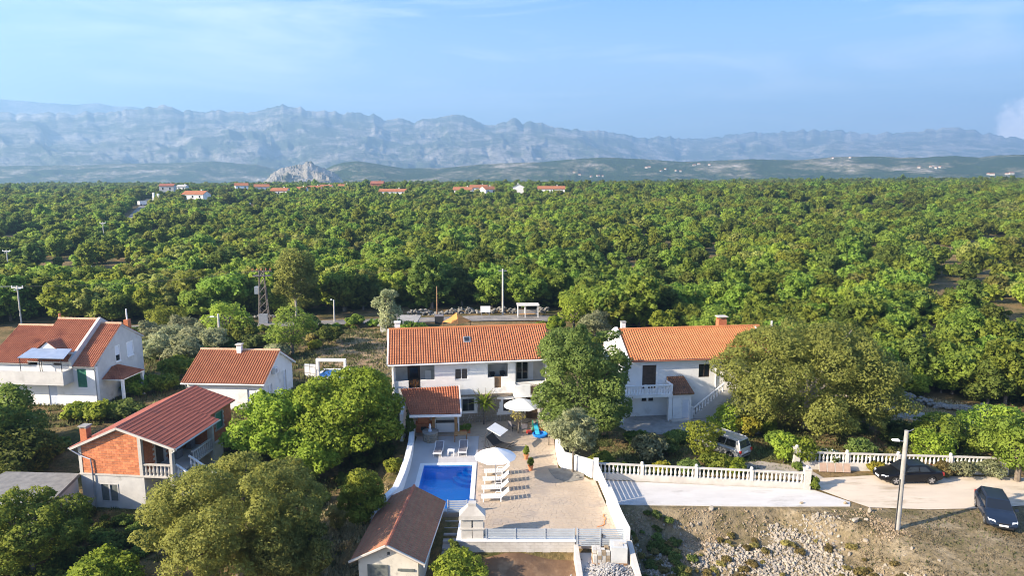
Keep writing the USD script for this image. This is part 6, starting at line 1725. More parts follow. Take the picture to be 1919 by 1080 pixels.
def car(label, x, y, z, rz, paint, kind):
    """Nose along +x. kind: saloon, wagon or minivan."""
    P = dict(
        saloon=dict(L=4.5, W=1.74, belt=.90, H=1.40, ws0=.95, ws1=.30, rr1=-1.05, rr0=-1.75, hood=.80, deck=.93, wb=1.32, nose=.62),
        wagon=dict(L=4.35, W=1.76, belt=.93, H=1.46, ws0=.95, ws1=.25, rr1=-1.55, rr0=-2.02, hood=.83, deck=.94, wb=1.29, nose=.64),
        minivan=dict(L=4.55, W=1.78, belt=.98, H=1.72, ws0=1.45, ws1=.62, rr1=-1.95, rr0=-2.20, hood=.92, deck=.98, wb=1.38, nose=.66))[kind]
    L, W, H = P['L'], P['W'], P['H']
    hl, hw = L / 2, W / 2
    t = thing({'saloon': 'black_car', 'wagon': 'blue_car', 'minivan': 'silver_van'}[kind], label, 'car', (x, y, z), rz, None)
    # lower body: cross-sections along the length
    st = [(-hl, .80, P['deck'] - .22, .42), (-hl + .10, .93, P['deck'] - .03, .28), (-hl + .5, .985, P['deck'], .20), (P['rr0'] + .3, 1.0, P['belt'], .19), (0, 1.0, P['belt'] - .01, .18), (P['ws0'], 1.0, P['belt'] - .03, .18),
          (hl - .75, .985, P['hood'] - .01, .19), (hl - .28, .93, P['nose'] + .09, .22), (hl - .07, .83, P['nose'] - .03, .30), (hl, .70, P['nose'] - .14, .38)]
    V, ns = [], 14
    for (sx, fw, zt, zb_) in st:
        w = hw * fw
        half = [(.0, zb_), (w * .80, zb_), (w * .97, zb_ + .10), (w, zb_ + (zt - zb_) * .55), (w * .985, zt - .09), (w * .90, zt - .015), (w * .5, zt + .012), (0, zt + .02)]
        ring = half + [(-a, b_) for a, b_ in half[-2:0:-1]]
        V.append([(sx, a, b_) for a, b_ in ring])
    V = np.array(V)
    m = V.shape[1]
    f = []
    for i in range(len(st) - 1):
        for j in range(m):
            k = (j + 1) % m
            f.append([i * m + j, i * m + k, (i + 1) * m + k, (i + 1) * m + j])
    v = V.reshape(-1, 3)
    f = np.array(f)
    f3 = np.vstack([f[:, [0, 1, 2]], f[:, [0, 2, 3]]])
    caps = [[0, j + 1, j] for j in range(1, m - 1)] + [[(len(st) - 1) * m, (len(st) - 1) * m + j, (len(st) - 1) * m + j + 1] for j in range(1, m - 1)]
    body = trimesh.Trimesh(v, np.vstack([f3, caps]), process=False)
    if body.volume < 0:
        body.invert()
    import manifold3d as mf
    man = mf.Manifold(mf.Mesh(body.vertices.astype(np.float32), body.faces.astype(np.uint32)))
    wr = .315 if kind != 'minivan' else .325
    for sx in (-P['wb'], P['wb']):
        cyl = mf.Manifold.cylinder(W + .4, wr + .05, wr + .05, 24, True).rotate((90, 0, 0)).translate((sx, 0, wr))
        # leave the middle of the floor, cut only the arches
        cut = cyl - mf.Manifold.cube((2, W - .44, 2), True).translate((sx, 0, wr))
        man = man - cut
    mm = man.to_mesh()
    mb = MB().add(mm.vert_properties[:, :3], mm.tri_verts)
    bd = part(t, 'body', mb, paint, smooth=28)
    # cabin
    b_, r_ = P['belt'] - .03, H - .04
    bw_, rw_ = hw * .93, hw * .72
    pts = [(P['ws0'], bw_ * .94, b_), (P['ws1'], rw_, r_ - .01), (P['rr1'], rw_ * .97, r_ - .02), (P['rr0'], bw_ * .92, b_)]
    balls = []
    rad = .045
    for (px, py, pz) in pts + [((P['ws1'] + P['rr1']) / 2, rw_, r_ + .015)]:
        for s in (-1, 1):
            balls.append(mf.Manifold.sphere(rad, 10).translate((px, s * (py - rad), pz - rad * .5)))
    cab = mf.Manifold.batch_hull(balls)
    mm = cab.to_mesh()
    part(t, 'cabin', MB().add(mm.vert_properties[:, :3], mm.tri_verts), paint, smooth=35)
    # panes lie just outside the cabin's faces
    tm = trimesh.Trimesh(mm.vert_properties[:, :3], mm.tri_verts)

    def pane(name, c4, matl='glass', off=.012):
        c4 = np.array(c4, float)
        n = np.cross(c4[1] - c4[0], c4[3] - c4[0])
        n /= np.linalg.norm(n)
        d = (tm.vertices @ n).max() - (c4 @ n).max()
        c4 = c4 + n * (d + off * .4)
        part(t, name, MB().slab(*c4, .02), matl)

    A0, A1, A2, A3 = [np.array(p) for p in pts]
    mir = np.array([1, -1, 1])

    def q(s, lo, hi):   # a point on the windscreen/rear: s across, t up
        return None
    lerp = lambda a, b, u: a + (b - a) * u
    # windscreen (nose side), rear window
    wl0, wl1 = lerp(A0, A1, .12), lerp(A0, A1, .93)
    pane('windscreen', [wl0 * mir * (1, .93, 1), wl0 * (1, .93, 1), wl1 * (1, .90, 1), wl1 * mir * (1, .90, 1)])
    rl0, rl1 = lerp(A3, A2, .14), lerp(A3, A2, .90)
    pane('rear_window', [rl0 * (1, .90, 1), rl0 * mir * (1, .90, 1), rl1 * mir * (1, .88, 1), rl1 * (1, .88, 1)])
    for s in (1, -1):
        sc_ = np.array([1, s, 1])
        lo = lambda u: lerp(A3, A0, u)
        hi = lambda u: lerp(A2, A1, u)
        spans = [(.10, .38), (.41, .66), (.69, .93)] if kind != 'saloon' else [(.15, .46), (.50, .90)]
        for (u0, u1) in spans:
            p00, p10 = lerp(lo(u0), hi(u0), .16), lerp(lo(u1), hi(u1), .16)
            p01, p11 = lerp(lo(u0), hi(u0), .88), lerp(lo(u1), hi(u1), .88)
            c4 = [p * sc_ for p in ((p10, p00, p01, p11) if s > 0 else (p00, p10, p11, p01))]
            pane('side_window', c4)
        mrx = P['ws0'] - .22
        part(t, 'wing_mirror', MB().hexa([(mrx - .08, s * (hw - .02), .93), (mrx + .1, s * (hw - .02), .93), (mrx + .06, s * (hw + .16), .95), (mrx - .08, s * (hw + .16), .95), (mrx - .08, s * (hw - .02), 1.05), (mrx + .08, s * (hw - .02), 1.05), (mrx + .04, s * (hw + .16), 1.07), (mrx - .08, s * (hw + .16), 1.07)]), paint)
        part(t, 'headlight', MB().hexa([(hl - .30, s * hw * .60, P['nose'] - .10), (hl - .02, s * hw * .50, P['nose'] - .13), (hl - .16, s * hw * .86, P['nose'] - .10), (hl - .36, s * hw * .90, P['nose'] - .09),
                                        (hl - .34, s * hw * .60, P['nose'] + .075), (hl - .08, s * hw * .50, P['nose'] + .03), (hl - .22, s * hw * .87, P['nose'] + .055), (hl - .40, s * hw * .91, P['nose'] + .08)]), 'lamp_clear')
        part(t, 'tail_light', MB().box(-hl - .012, -hl + .12, s * hw * .80 - .11, s * hw * .80 + .09, P['deck'] - .30, P['deck'] - .06), 'lamp_red')
        for sx in (-P['wb'], P['wb']):
            w_ = MB()
            yo, yi = s * (hw - .015), s * (hw - .22)
            w_.cyl((sx, yi, wr), (sx, yo, wr), wr, n=20)
            wh = part(t, 'wheel', w_, 'tyre', smooth=40)
            r_mb = MB().cyl((sx, yo - s * .01, wr), (sx, yo + s * .008, wr), wr * .66, n=16)
            rim_ = part(wh, 'rim', MB().cyl((sx, yo, wr), (sx, yo + s * .004, wr), wr * .68, n=18), 'grille')
            sp = MB()
            for k in range(5):
                a = k * 2 * math.pi / 5 + .3
                d = np.array([math.cos(a), 0, math.sin(a)])
                e = np.array([-math.sin(a), 0, math.cos(a)])
                c0 = np.array([sx, yo + s * .006, wr])
                pts_ = [c0 + e * .03, c0 - e * .03, c0 + d * wr * .64 - e * .055, c0 + d * wr * .64 + e * .055]
                sp.hexa([p for p in pts_] + [p + (0, s * .012, 0) for p in pts_])
            sp.cyl((sx, yo + s * .004, wr), (sx, yo + s * .02, wr), wr * .2, n=10)
            part(wh, 'spokes', sp, 'rim')
    part(t, 'number_plate', MB().box(hl - .01, hl + .012, -.25, .25, .40, .51), 'plate')
    part(t, 'number_plate', MB().box(-hl - .02, -hl + .03, -.25, .25, P['deck'] - .33, P['deck'] - .22), 'plate')
    part(t, 'grille', MB().box(hl - .10, hl - .018, -.36, .36, P['nose'] - .13, P['nose'] - .04), 'grille')
    part(t, 'bumper', MB().box(hl - .13, hl + .003, -hw * .62, hw * .62, .27, .38).box(-hl - .004, -hl + .12, -hw * .7, hw * .7, .44, .56), 'grille')
    if kind != 'saloon':
        for s in (-1, 1):
            part(t, 'roof_rail', MB().tube([(P['ws1'] - .15, s * (rw_ - .06), H + .015), (P['rr1'] + .1, s * (rw_ - .06), H + .005)], .018, 5), 'rim' if kind == 'minivan' else 'dark_metal')
    return t


def deg(dx, dy):
    return math.degrees(math.atan2(dy, dx))


gz = float(ground_height(29, 47)) + .06
car('black saloon car parked on the pale road before the balustrade', 29.15, 47.55, gz, deg(-1, -.03), 'paint_black', 'saloon')
gz = float(ground_height(31.7, 42.2)) + .05
car('dark blue estate car parked nose towards the camera on dry grass', 31.75, 41.95, gz, deg(-.40, -.92), 'paint_blue', 'wagon')
car('silver minivan parked under shrubs behind the balustrade, seen from its rear', 17.05, 52.9, 0.0, deg(-.62, .78), 'paint_silver', 'minivan')

# ------------------------------------------------------------------ poles, lamps, wires and what stands by the back road
def lamp_pole(name, label, x, y, h, r0, r1, arm=None, matl='concrete', zb=None):
    zb = float(ground_height(x, y)) if zb is None else zb
    t = thing(name, label, 'pole', (x, y, zb))
    part(t, 'shaft', MB().tube([(0, 0, -.5), (0, 0, h)], [r0, r1], 10), matl, smooth=40)
    if arm:
        dx, dz, hd = arm
        part(t, 'arm', MB().tube([(0, 0, h - dz), (dx * .6, 0, h - dz + .12)], .03, 6), 'steel')
        part(t, 'lamp_head', MB().hexa([(dx * .5, -.13, h - dz + .08), (dx, -.13, h - dz + .10), (dx, .13, h - dz + .10), (dx * .5, .13, h - dz + .08), (dx * .55, -.1, h - dz + .2), (dx * .95, -.07, h - dz + .2), (dx * .95, .07, h - dz + .2), (dx * .55, .1, h - dz + .2)]), 'white_paint')
    return t


p_ = lamp_pole('street_lamp', 'thick pale concrete pole with a street lamp on the dry grass verge', 24.6, 40.6, 6.6, .17, .125, (-.85, .75, 1), 'concrete')
part(p_, 'hook', MB().tube([(0, 0, 6.5), (.3, 0, 6.62), (.42, 0, 6.7)], .018, 5), 'steel')
part(p_, 'cable_pipe', MB().tube([(-.2, -.08, 0), (-.16, -.07, 3.4)], .03, 6), 'dark_metal')
X, Y = G(413, 652)
lamp_pole('street_lamp', 'pale lamp pole rising behind the small orange-roofed house', X, Y, 4.6, .16, .13, (-1.1, .5, 1), 'concrete_pale')
X, Y = -11.9, 106.5
lamp_pole('utility_pole', 'tall thin bare pole behind the ridge of the white house', X, Y, 5.2, .12, .10, None, 'wood_brown')
X, Y = -1.5, 109.5
u = lamp_pole('utility_pole', 'pale concrete pole beside the white notice board', X, Y, 7.6, .17, .13, None, 'concrete_pale')
part(u, 'crossarm', MB().box(-.7, .7, -.05, .05, 7.2, 7.32), 'steel')
lamp_pole('utility_pole', 'white pole standing alone behind the large oak on the right', 28.6, 73.6, 6.6, .15, .12, None, 'concrete_pale')
for (px, py, D_, h, lab) in ((37, 580, 101, 6.2, 'utility pole with star-shaped crossarms behind the dormer house'), (12, 470, 150, 6.0, 'far utility pole at the left edge of the picture'), (193, 425, 210, 7, 'far thin pole among the trees upper left'),
                             (174, 527, 128, 5.5, 'grey pole by the dry clearing on the left'), (627, 604, 103.5, 3.6, 'thin lamp post by the back road')):
    a, f, uu = ray(px, py)
    X, Y = a / f * D_, D_
    u = lamp_pole('utility_pole', lab, X, Y, h, .13, .10, (-.5, .1, 1) if py == 604 else None, 'concrete_pale')
    if py != 604:
        part(u, 'crossarm', MB().box(-.9, .9, -.06, .06, h - .35, h - .22).box(-.06, .06, -.7, .7, h - .6, h - .48), 'white_paint')
        for k in (-.8, 0, .8):
            part(u, 'insulator', MB().lathe([(.05, h - .22), (.09, h - .1), (.04, h + .05)], (k, 0, 0), 6), 'white_paint')
# transformer tower
tw = thing('transformer_tower', 'lattice steel transformer tower by the back road', 'pylon', (-38.2, 103.2, 0.0), 10)
lg = .75
for sx in (-1, 1):
    for sy in (-1, 1):
        part(tw, 'leg', MB().tube([(sx * lg, sy * lg, -.3), (sx * .32, sy * .32, 8.2)], .06, 4), 'tower_steel')
for k in range(7):
    z0, z1 = k * 1.17, (k + 1) * 1.17
    w0, w1 = lg - (lg - .32) * z0 / 8.2, lg - (lg - .32) * z1 / 8.2
    br = MB()
    for (a, b_) in (((-1, -1), (1, -1)), ((1, -1), (1, 1)), ((1, 1), (-1, 1)), ((-1, 1), (-1, -1))):
        br.tube([(a[0] * w0, a[1] * w0, z0), (b_[0] * w1, b_[1] * w1, z1)], .035, 4)
        br.tube([(b_[0] * w0, b_[1] * w0, z0), (a[0] * w1, a[1] * w1, z1)], .035, 4)
    part(tw, 'brace', br, 'tower_steel')
part(tw, 'platform', MB().box(-1.3, 1.3, -.5, .5, 7.3, 7.42).box(-1.5, 1.5, -.06, .06, 8.0, 8.14), 'tower_steel')
part(tw, 'transformer', MB().box(-1.15, -.45, -.4, .4, 4.6, 5.7), 'grey_metal')
part(tw, 'cabinet', MB().box(-.6, .7, -1.15, -.85, .1, 1.6), 'grey_metal')
for k in (-1.3, -.65, 0, .65, 1.3):
    part(tw, 'insulator', MB().lathe([(.05, 8.14), (.11, 8.3), (.05, 8.5)], (k, 0, 0), 6), 'terracotta')
pA = np.array([ray(37, 580)[0] / ray(37, 580)[1] * 101, 101, 6.1])
pB = np.array([-38.2, 103.2, 8.2])
for k, o in enumerate((-.7, 0, .7)):
    q_ = []
    for s in np.linspace(0, 1, 13):
        p = pA + (pB - pA) * s + (0, o * .6, -1.3 * 4 * s * (1 - s) * .5)
        q_.append(p)
    solo('power_line', MB().tube(q_, .009, 4), 'dark_metal', ['front', 'middle', 'rear'][k] + ' one of three wires hanging from the star-armed pole to the transformer tower', 'wire', 'wires to the transformer tower', smooth=False)
    q_ = [pA + (np.array([-30, -2, .6]) * s) + (0, o * .6, -.8 * 4 * s * (1 - s) * .5) for s in np.linspace(0, 1, 9)]
    solo('power_line', MB().tube(q_, .009, 4), 'grey_metal', ['front', 'middle', 'rear'][k] + ' one of three wires leaving the star-armed pole to the left edge', 'wire', 'wires leaving to the left')
nb_ = thing('notice_board', 'blank white board on short legs by the back road', 'board', (-4.3, 108.4, 0.1), 3)
part(nb_, 'board', MB().box(-.8, .8, -.05, .05, .55, 1.55), 'white_paint')
for x in (-.6, .6):
    part(nb_, 'leg', MB().box(x - .05, x + .05, -.04, .04, -.2, .55), 'steel')
bs = thing('bus_shelter', 'small open bus shelter with flat pale roof by the back road', 'shelter', (2.5, 107.2, 0.1), 3)
part(bs, 'roof', MB().box(-1.75, 1.75, -.9, .9, 2.05, 2.2), 'concrete_pale')
part(bs, 'fascia', MB().box(-1.78, 1.78, -.95, -.903, 2.0, 2.25), 'white_paint')
for x in (-1.6, -.45, 1.6):
    part(bs, 'post', MB().box(x - .05, x + .05, -.8, -.7, -.2, 2.05), 'white_paint')
    part(bs, 'post', MB().box(x - .05, x + .05, .7, .8, -.2, 2.05), 'white_paint')
part(bs, 'bench', MB().box(-1.3, 1.3, .2, .6, .4, .46), 'wood')
part(bs, 'back_panel', MB().box(-1.55, 1.55, .73, .77, .3, 1.1), 'steel')
sd = thing('grey_shed', 'low shed with a wide flat grey roof behind the white house', 'shed', (-16.6, 99.0, 0), -4)
part(sd, 'wall', MB().box(-2.3, 2.3, -2.6, 2.6, -.3, 1.0), 'plaster_grey')
part(sd, 'roof_slab', MB().hexa([(-2.6, -3, 1.0), (2.9, -3, 1.0), (2.6, 3, 1.35), (-2.4, 3, 1.35), (-2.6, -3, 1.15), (2.9, -3, 1.15), (2.6, 3, 1.5), (-2.4, 3, 1.5)]), 'concrete')
gz_ = thing('garden_tent', 'orange pyramid garden tent peeking over the white house ridge', 'tent', (-8.0, 97.0, 0), 10)
part(gz_, 'canopy', MB().lathe([(2.1, 1.55), (1.0, 2.1), (.03, 2.85)], n=4), 'canvas_orange')
for a in range(4):
    x, y = 2.0 * math.cos(a * math.pi / 2), 2.0 * math.sin(a * math.pi / 2)
    part(gz_, 'post', MB().tube([(x, y, 0), (x, y, 1.6)], .05, 5), 'wood_brown')
bn = thing('waste_container', 'dark waste container behind the thin bare pole', 'container', (-11.2, 103.0, 0), 5)
part(bn, 'bin', MB().box(-.65, .65, -.5, .5, .1, 1.15, taper=-.08), 'dark_metal')
part(bn, 'lid', MB().box(-.7, .7, -.55, .55, 1.153, 1.3, taper=.1), 'mesh_grey')
# materials stacked outside the gate
ct = thing('block_stack', 'stack of grey concrete blocks wrapped on a pallet outside the gate', 'stack', (6.35, 37.75, -.6), -3)
part(ct, 'pallet', MB().box(-.5, .5, -.5, .5, 0, .12), 'wood_brown')
part(ct, 'blocks', MB().box(-.48, .48, -.48, .48, .12, 1.1), 'cardboard_tarp')
part(ct, 'wrap_fold', MB().box(-.3, .25, -.3, .2, 1.103, 1.13).box(.05, .4, -.05, 0.0, 1.13, 1.2), 'concrete_pale')
ct = thing('brick_stack', 'untidy stack of pale clay blocks on a pallet beside the wrapped stack', 'stack', (5.3, 37.7, -.6), 2)
part(ct, 'pallet', MB().box(-.52, .52, -.45, .45, 0, .1), 'wood_brown')
rg = np.random.default_rng(2)
for i in range(4):
    for j in range(3):
        for k in range(3 if (i + j) % 4 else 2):
            part(ct, 'block', MB().box(-.5 + i * .25 + .01, -.5 + i * .25 + .235, -.42 + j * .28 + .01, -.42 + j * .28 + .26, .1 + k * .24 + .006, .1 + k * .24 + .232, at=(rg.uniform(-.012, .012), rg.uniform(-.012, .012), 0)), 'rock_tan' if rg.random() < .4 else 'concrete_pale')
# ------------------------------------------------------------------ trees and shrubs, one by one
tree('broadleaf_tree', 'big dark round tree between the two white houses', 'tree', 5.9, 55.6, 4.75, 10.8, 'leaf_walnut', 56000, .135, 201, 40, z0=-.6, trunk=.28, sx=.95, lob=(.17, .32))
tree('olive_tree', 'small grey-green olive tree in the paved bed by the white curved wall', 'tree', 4.62, 48.9, 1.85, 5.7, 'leaf_grey', 9500, .085, 202, 14, z0=1.2, lob=(.25, .42), trunk=.10, aspect=3.0, fill=.25, out_w=.55)
tree('oak_tree', 'huge spreading olive-brown oak in front of the right house', 'tree', 26.3, 58.4, 7.8, 10.3, 'leaf_oak', 92000, .135, 203, 70, z0=-1.0, trunk=.34, lob=(.14, .26), barkmat='bark_pale')
tree('fig_tree', 'large bright green fig tree spreading left of the tiled shelter', 'tree', -13.2, 53.4, 4.6, 7.6, 'leaf_fig', 30000, .19, 204, 32, z0=.2, trunk=.2, aspect=1.2, lob=(.18, .34))
tree('fig_tree', 'lower bright green fig tree left of the largest fig', 'tree', -18.9, 52.5, 3.9, 6.3, 'leaf_fig', 22000, .19, 205, 28, z0=.2, trunk=.18, aspect=1.2, lob=(.18, .34))
tree('fig_tree', 'small fig standing in front of the two large figs', 'tree', -15.8, 50.4, 2.9, 4.6, 'leaf_fig', 12000, .18, 206, 20, z0=.1, trunk=.12, aspect=1.2, lob=(.2, .36))
tree('oak_tree', 'huge olive-green holm oak at the bottom left, hiding the brick house corner', 'tree', -16.2, 37.6, 5.1, 7.4, 'leaf_olive', 95000, .088, 207, 60, z0=.2, trunk=.3, lob=(.15, .27))
tree('oak_tree', 'smaller holm oak joined to the right side of the huge bottom-left oak', 'tree', -12.9, 36.2, 2.5, 5.0, 'leaf_olive', 28000, .088, 208, 24, z0=.1, trunk=.18, lob=(.2, .34))
tree('broadleaf_tree', 'dark shaded tree at the left edge below the dormer house', 'tree', -42.2, 52.0, 4.3, 7.0, 'leaf_dark', 26000, .16, 209, 26, z0=.1, lob=(.2, .34))
tree('broadleaf_tree', 'dark tree at the left edge beside the garage', 'tree', -38.6, 50.2, 3.0, 4.4, 'leaf_dark', 9000, .18, 210, 9, z0=.1)
tree('broadleaf_tree', 'leafy tree in the bottom left corner of the picture', 'tree', -29.0, 38.2, 3.3, 5.2, 'leaf_forest', 34000, .105, 211, 30, z0=.1, lob=(.18, .32))
tree('broadleaf_tree', 'bright green young tree at the bottom edge between the corner tree and the oak', 'tree', -22.9, 35.2, 1.9, 3.0, 'leaf_fig', 9500, .13, 212, 16, z0=.1, aspect=1.3)
tree('columnar_shrub', 'tall columnar leafy shrub left of the tiled outbuilding', 'shrub', -9.75, 41.6, 1.5, 4.3, 'leaf_lime', 16000, .10, 213, 18, z0=.0, trunk=.06)
tree('garden_shrub', 'yellow-green shrub at the bottom edge in front of the steps', 'shrub', -3.1, 36.1, 1.7, 1.9, 'leaf_lime', 7500, .10, 214, 9, z0=.0, trunk=.05)
tree('garden_shrub', 'dark climbing shrub against the corner of the retaining wall by the steps', 'shrub', -3.55, 38.5, .42, 1.9, 'leaf_dark', 1800, .10, 215, 5, z0=0, trunk=.03)
tree('garden_shrub', 'small sunlit yellow-green shrub outside the left garden wall', 'shrub', -9.0, 48.6, .8, 1.5, 'leaf_lime', 2200, .11, 216, 6, z0=0, trunk=.03)
tree('garden_shrub', 'pale dry shrub between the columnar shrub and the oak', 'shrub', -11.8, 43.0, .8, 1.9, 'leaf_brown', 1800, .11, 217, 6, z0=0, trunk=.03)
tree('flowering_shrub', 'white-flowered shrub at the left end of the tiled shelter', 'shrub', -9.9, 57.0, 1.1, 3.4, 'leaf_grey', 3000, .12, 218, 8, z0=.2, trunk=.05)
tree('cypress_shrub', 'small dark pointed shrub at the corner of the shelter roof', 'shrub', -8.6, 54.9, .55, 2.9, 'leaf_dark', 1800, .11, 219, 5, z0=.2, trunk=.05)
v, f, nn = crown_arrays(np.random.default_rng(220), lobes_round(np.random.default_rng(220), 1.12, 3.3, 8, .3), 700, .13)
put('/World/flowering_shrub/flowers', v, f, 'petal_white', nn)
tree('broadleaf_tree', 'tall climbing green tree at the left corner of the white house', 'tree', -13.2, 60.6, 2.0, 5.6, 'leaf_fig', 7000, .19, 221, 9, z0=.2)
# around the dormer house
GD = [(206, 735, 1.9, 2.6, 'leaf_fig', 'bright green fig bush against the front of the dormer house'), (255, 742, 1.7, 2.2, 'leaf_fig', 'rounded fig bush at the porch of the dormer house'),
      (300, 740, 1.8, 2.0, 'leaf_fig', 'bright green bush between the dormer house and the small house'), (332, 712, 1.9, 2.6, 'leaf_fig', 'bright green bush left of the small house roof'),
      (190, 792, 1.6, 1.8, 'leaf_lime', 'yellow-green vine bush behind the brick house chimney'), (240, 785, 1.7, 1.6, 'leaf_walnut', 'dull green bush behind the brick house roof'), (145, 790, 1.4, 1.6, 'leaf_lime', 'low yellow-green bush left of the chimney'),
      (20, 742, 1.8, 2.4, 'leaf_fig', 'bright green bush below the long grey balcony')]
for i, (px, py, R, H, lm, lab) in enumerate(GD):
    X, Y = G(px, py, -.3)
    tree('garden_bush', lab, 'bush', X, Y, R, H, lm, 3600, .19, 230 + i, 8, z0=.0, trunk=.05, aspect=1.3)
OL = [(300, 668, 'frontmost left'), (345, 672, 'frontmost middle'), (318, 645, 'leftmost of the second row'), (358, 648, 'second'), (400, 650, 'rightmost'), (285, 640, 'far left'), (385, 630, 'far right'), (340, 625, 'rearmost')]
for i, (px, py, w_) in enumerate(OL):
    X, Y = G(px, py + 8, 0)
    tree('olive_tree', 'grey-green olive behind the small house, %s of the grove' % w_, 'tree', X, Y, 2.3, 3.4, 'leaf_grey', 3200, .15, 245 + i, 8, z0=.3, trunk=.10, group='olive grove', aspect=2.4, fill=.22)
MID = [(548, 664, 3.4, 6.4, 'leaf_forest', 'round green tree beyond the small house chimney'), (617, 644, 1.8, 2.5, 'leaf_dark', 'small dark round bush by the back road'), (585, 640, 0.9, 1.2, 'leaf_brown', 'dry brown bush beside the small dark round bush'),
       (728, 640, 2.0, 7.6, 'leaf_grey', 'slim upright willow-like tree behind the left end of the white house'), (428, 638, 3.3, 5.6, 'leaf_lime', 'light green tree left of the transformer tower'), (455, 640, 2.2, 3.2, 'leaf_forest', 'mid green tree just left of the tower foot'),
       (575, 622, 1.9, 2.6, 'leaf_walnut', 'dull green shrub on the near verge of the back road'), (665, 612, 1.5, 1.8, 'leaf_forest', 'low green shrub beside the back road left of the willow-like tree'), (770, 640, 2.2, 3.0, 'leaf_forest', 'green shrub by the grey flat-roofed shed'), (312, 615, 3.2, 3.4, 'leaf_lime', 'light green bushy tree behind the dormer house brick chimney'), (590, 655, 1.0, 1.4, 'leaf_yellow', 'thin pale yellow bush in the dry yard'),
       (480, 655, 2.0, 2.0, 'leaf_walnut', 'low green shrub in front of the transformer tower'), (520, 672, 1.6, 2.0, 'leaf_grey', 'grey-green shrub behind the small house gable'),
       (1075, 618, 2.8, 5.5, 'leaf_lime', 'light green tree right of the bus shelter'), (1040, 625, 1.5, 2.6, 'leaf_fig', 'small bright green tree behind the ridge end of the white house'),
       (1115, 636, 2.2, 4.6, 'leaf_grey', 'grey-green olive behind the big dark round tree'), (1160, 622, 1.8, 2.4, 'leaf_grey', 'grey-green olive behind the left gable of the balcony house'), (1210, 612, 1.5, 1.8, 'leaf_grey', 'first small olive behind the balcony house ridge'), (1265, 610, 1.4, 1.7, 'leaf_grey', 'second small olive behind the balcony house ridge')]
for i, (px, py, R, H, lm, lab) in enumerate(MID):
    X, Y = G(px, py, 0)
    tree('broadleaf_tree' if H > 3 else 'garden_bush', lab, 'tree' if H > 3 else 'bush', X, Y, R, H, lm, 4200, .19 if lm != 'leaf_grey' else .15, 260 + i, 9, z0=H * .08, trunk=.04 * H, aspect=1.4 if lm != 'leaf_grey' else 2.2)
a, f_, u = ray(556, 600)
tree('tall_tree', 'tall yellowish-brown tree standing above the others behind the transformer tower', 'tree', a / f_ * 106, 106, 4.0, 11.2, 'leaf_oak', 14000, .22, 290, 14, z0=2.2, trunk=.22, barkmat='bark_pale')
# garden of the right house
GR = [(1215, 862, 1.5, 2.2, 'leaf_grey', 'small olive in the garden before the balcony house'), (1250, 850, .9, 1.5, 'leaf_walnut', 'round dark shrub right of the garden olive'), (1315, 862, 1.6, 3.6, 'leaf_lime', 'tall yellow-green shrub left of the silver minivan'),
      (1340, 880, 1.2, 1.5, 'leaf_forest', 'green shrub in front of the silver minivan'), (1375, 885, 1.0, 1.2, 'leaf_fig', 'low bright shrub behind the driveway balustrade'), (1290, 885, .9, 1.0, 'leaf_walnut', 'low dark shrub behind the driveway balustrade'),
      (1360, 815, 1.5, 3.0, 'leaf_fig', 'bright green shrub below the outside stair of the balcony house'), (1400, 820, 1.3, 2.2, 'leaf_yellow', 'yellowing shrub between the stair and the minivan'), (1425, 815, 1.4, 2.0, 'leaf_fig', 'bright green shrub right of the minivan roof'),
      (1468, 868, 1.1, 2.6, 'leaf_lime', 'light green shrub at the left pillar of the car balustrade'), (1505, 872, 1.3, 2.4, 'leaf_fig', 'green shrub behind the left end of the car balustrade'), (1610, 862, 1.2, 1.9, 'leaf_walnut', 'dull green shrub behind the middle of the car balustrade'),
      (1740, 868, 1.7, 3.0, 'leaf_fig', 'bright green bush right of the concrete street lamp'), (1840, 850, 1.8, 2.6, 'leaf_forest', 'green bush behind the right end of the car balustrade'), (1885, 835, 1.9, 3.2, 'leaf_fig', 'tall green bush at the right edge behind the balustrade'),
      (1668, 868, .8, 1.0, 'leaf_brown', 'rust-brown shrub behind the balustrade beside the street lamp'), (1130, 872, .9, 1.0, 'leaf_forest', 'low green shrub behind the white gate pillar'), (1165, 890, .8, .9, 'leaf_walnut', 'dark low shrub right of the white gate pillar'),
      (1240, 885, .7, .8, 'leaf_yellow', 'small yellowish plant behind the driveway balustrade'), (1195, 832, 1.1, 1.2, 'leaf_dark', 'dark shrub at the edge of the paved yard'), (1270, 830, 1.0, 1.1, 'leaf_walnut', 'low shrub before the paved yard'),
      (1455, 840, 1.0, 1.6, 'leaf_forest', 'shrub right of the minivan under the oak'), (1785, 875, .9, .9, 'leaf_lime', 'small light shrub behind the car balustrade')]
for i, (px, py, R, H, lm, lab) in enumerate(GR):
    X, Y = G(px, py, 0)
    tree('garden_bush', lab, 'bush', X, Y, R, H, lm, 2600, .14, 300 + i, 8, z0=0, trunk=.04, aspect=1.4 if lm != 'leaf_grey' else 2.4)
for i, (px, py, R, H, lab) in enumerate([(1555, 872, .9, 1.4, 'white-flowered oleander behind the brown slabs'), (1627, 868, .8, 1.3, 'white-flowered oleander left of the street lamp')]):
    X, Y = G(px, py, 0)
    t = tree('oleander', lab, 'shrub', X, Y, R, H, 'leaf_walnut', 1800, .13, 340 + i, 7, z0=0, trunk=.03)
    v, f, nn = crown_arrays(np.random.default_rng(350 + i), lobes_round(np.random.default_rng(340 + i), R * 1.03, H, 7, 0), 450, .12)
    put(numbered(str(t.GetPath()), 'flowers'), v, f, 'petal_white', nn)
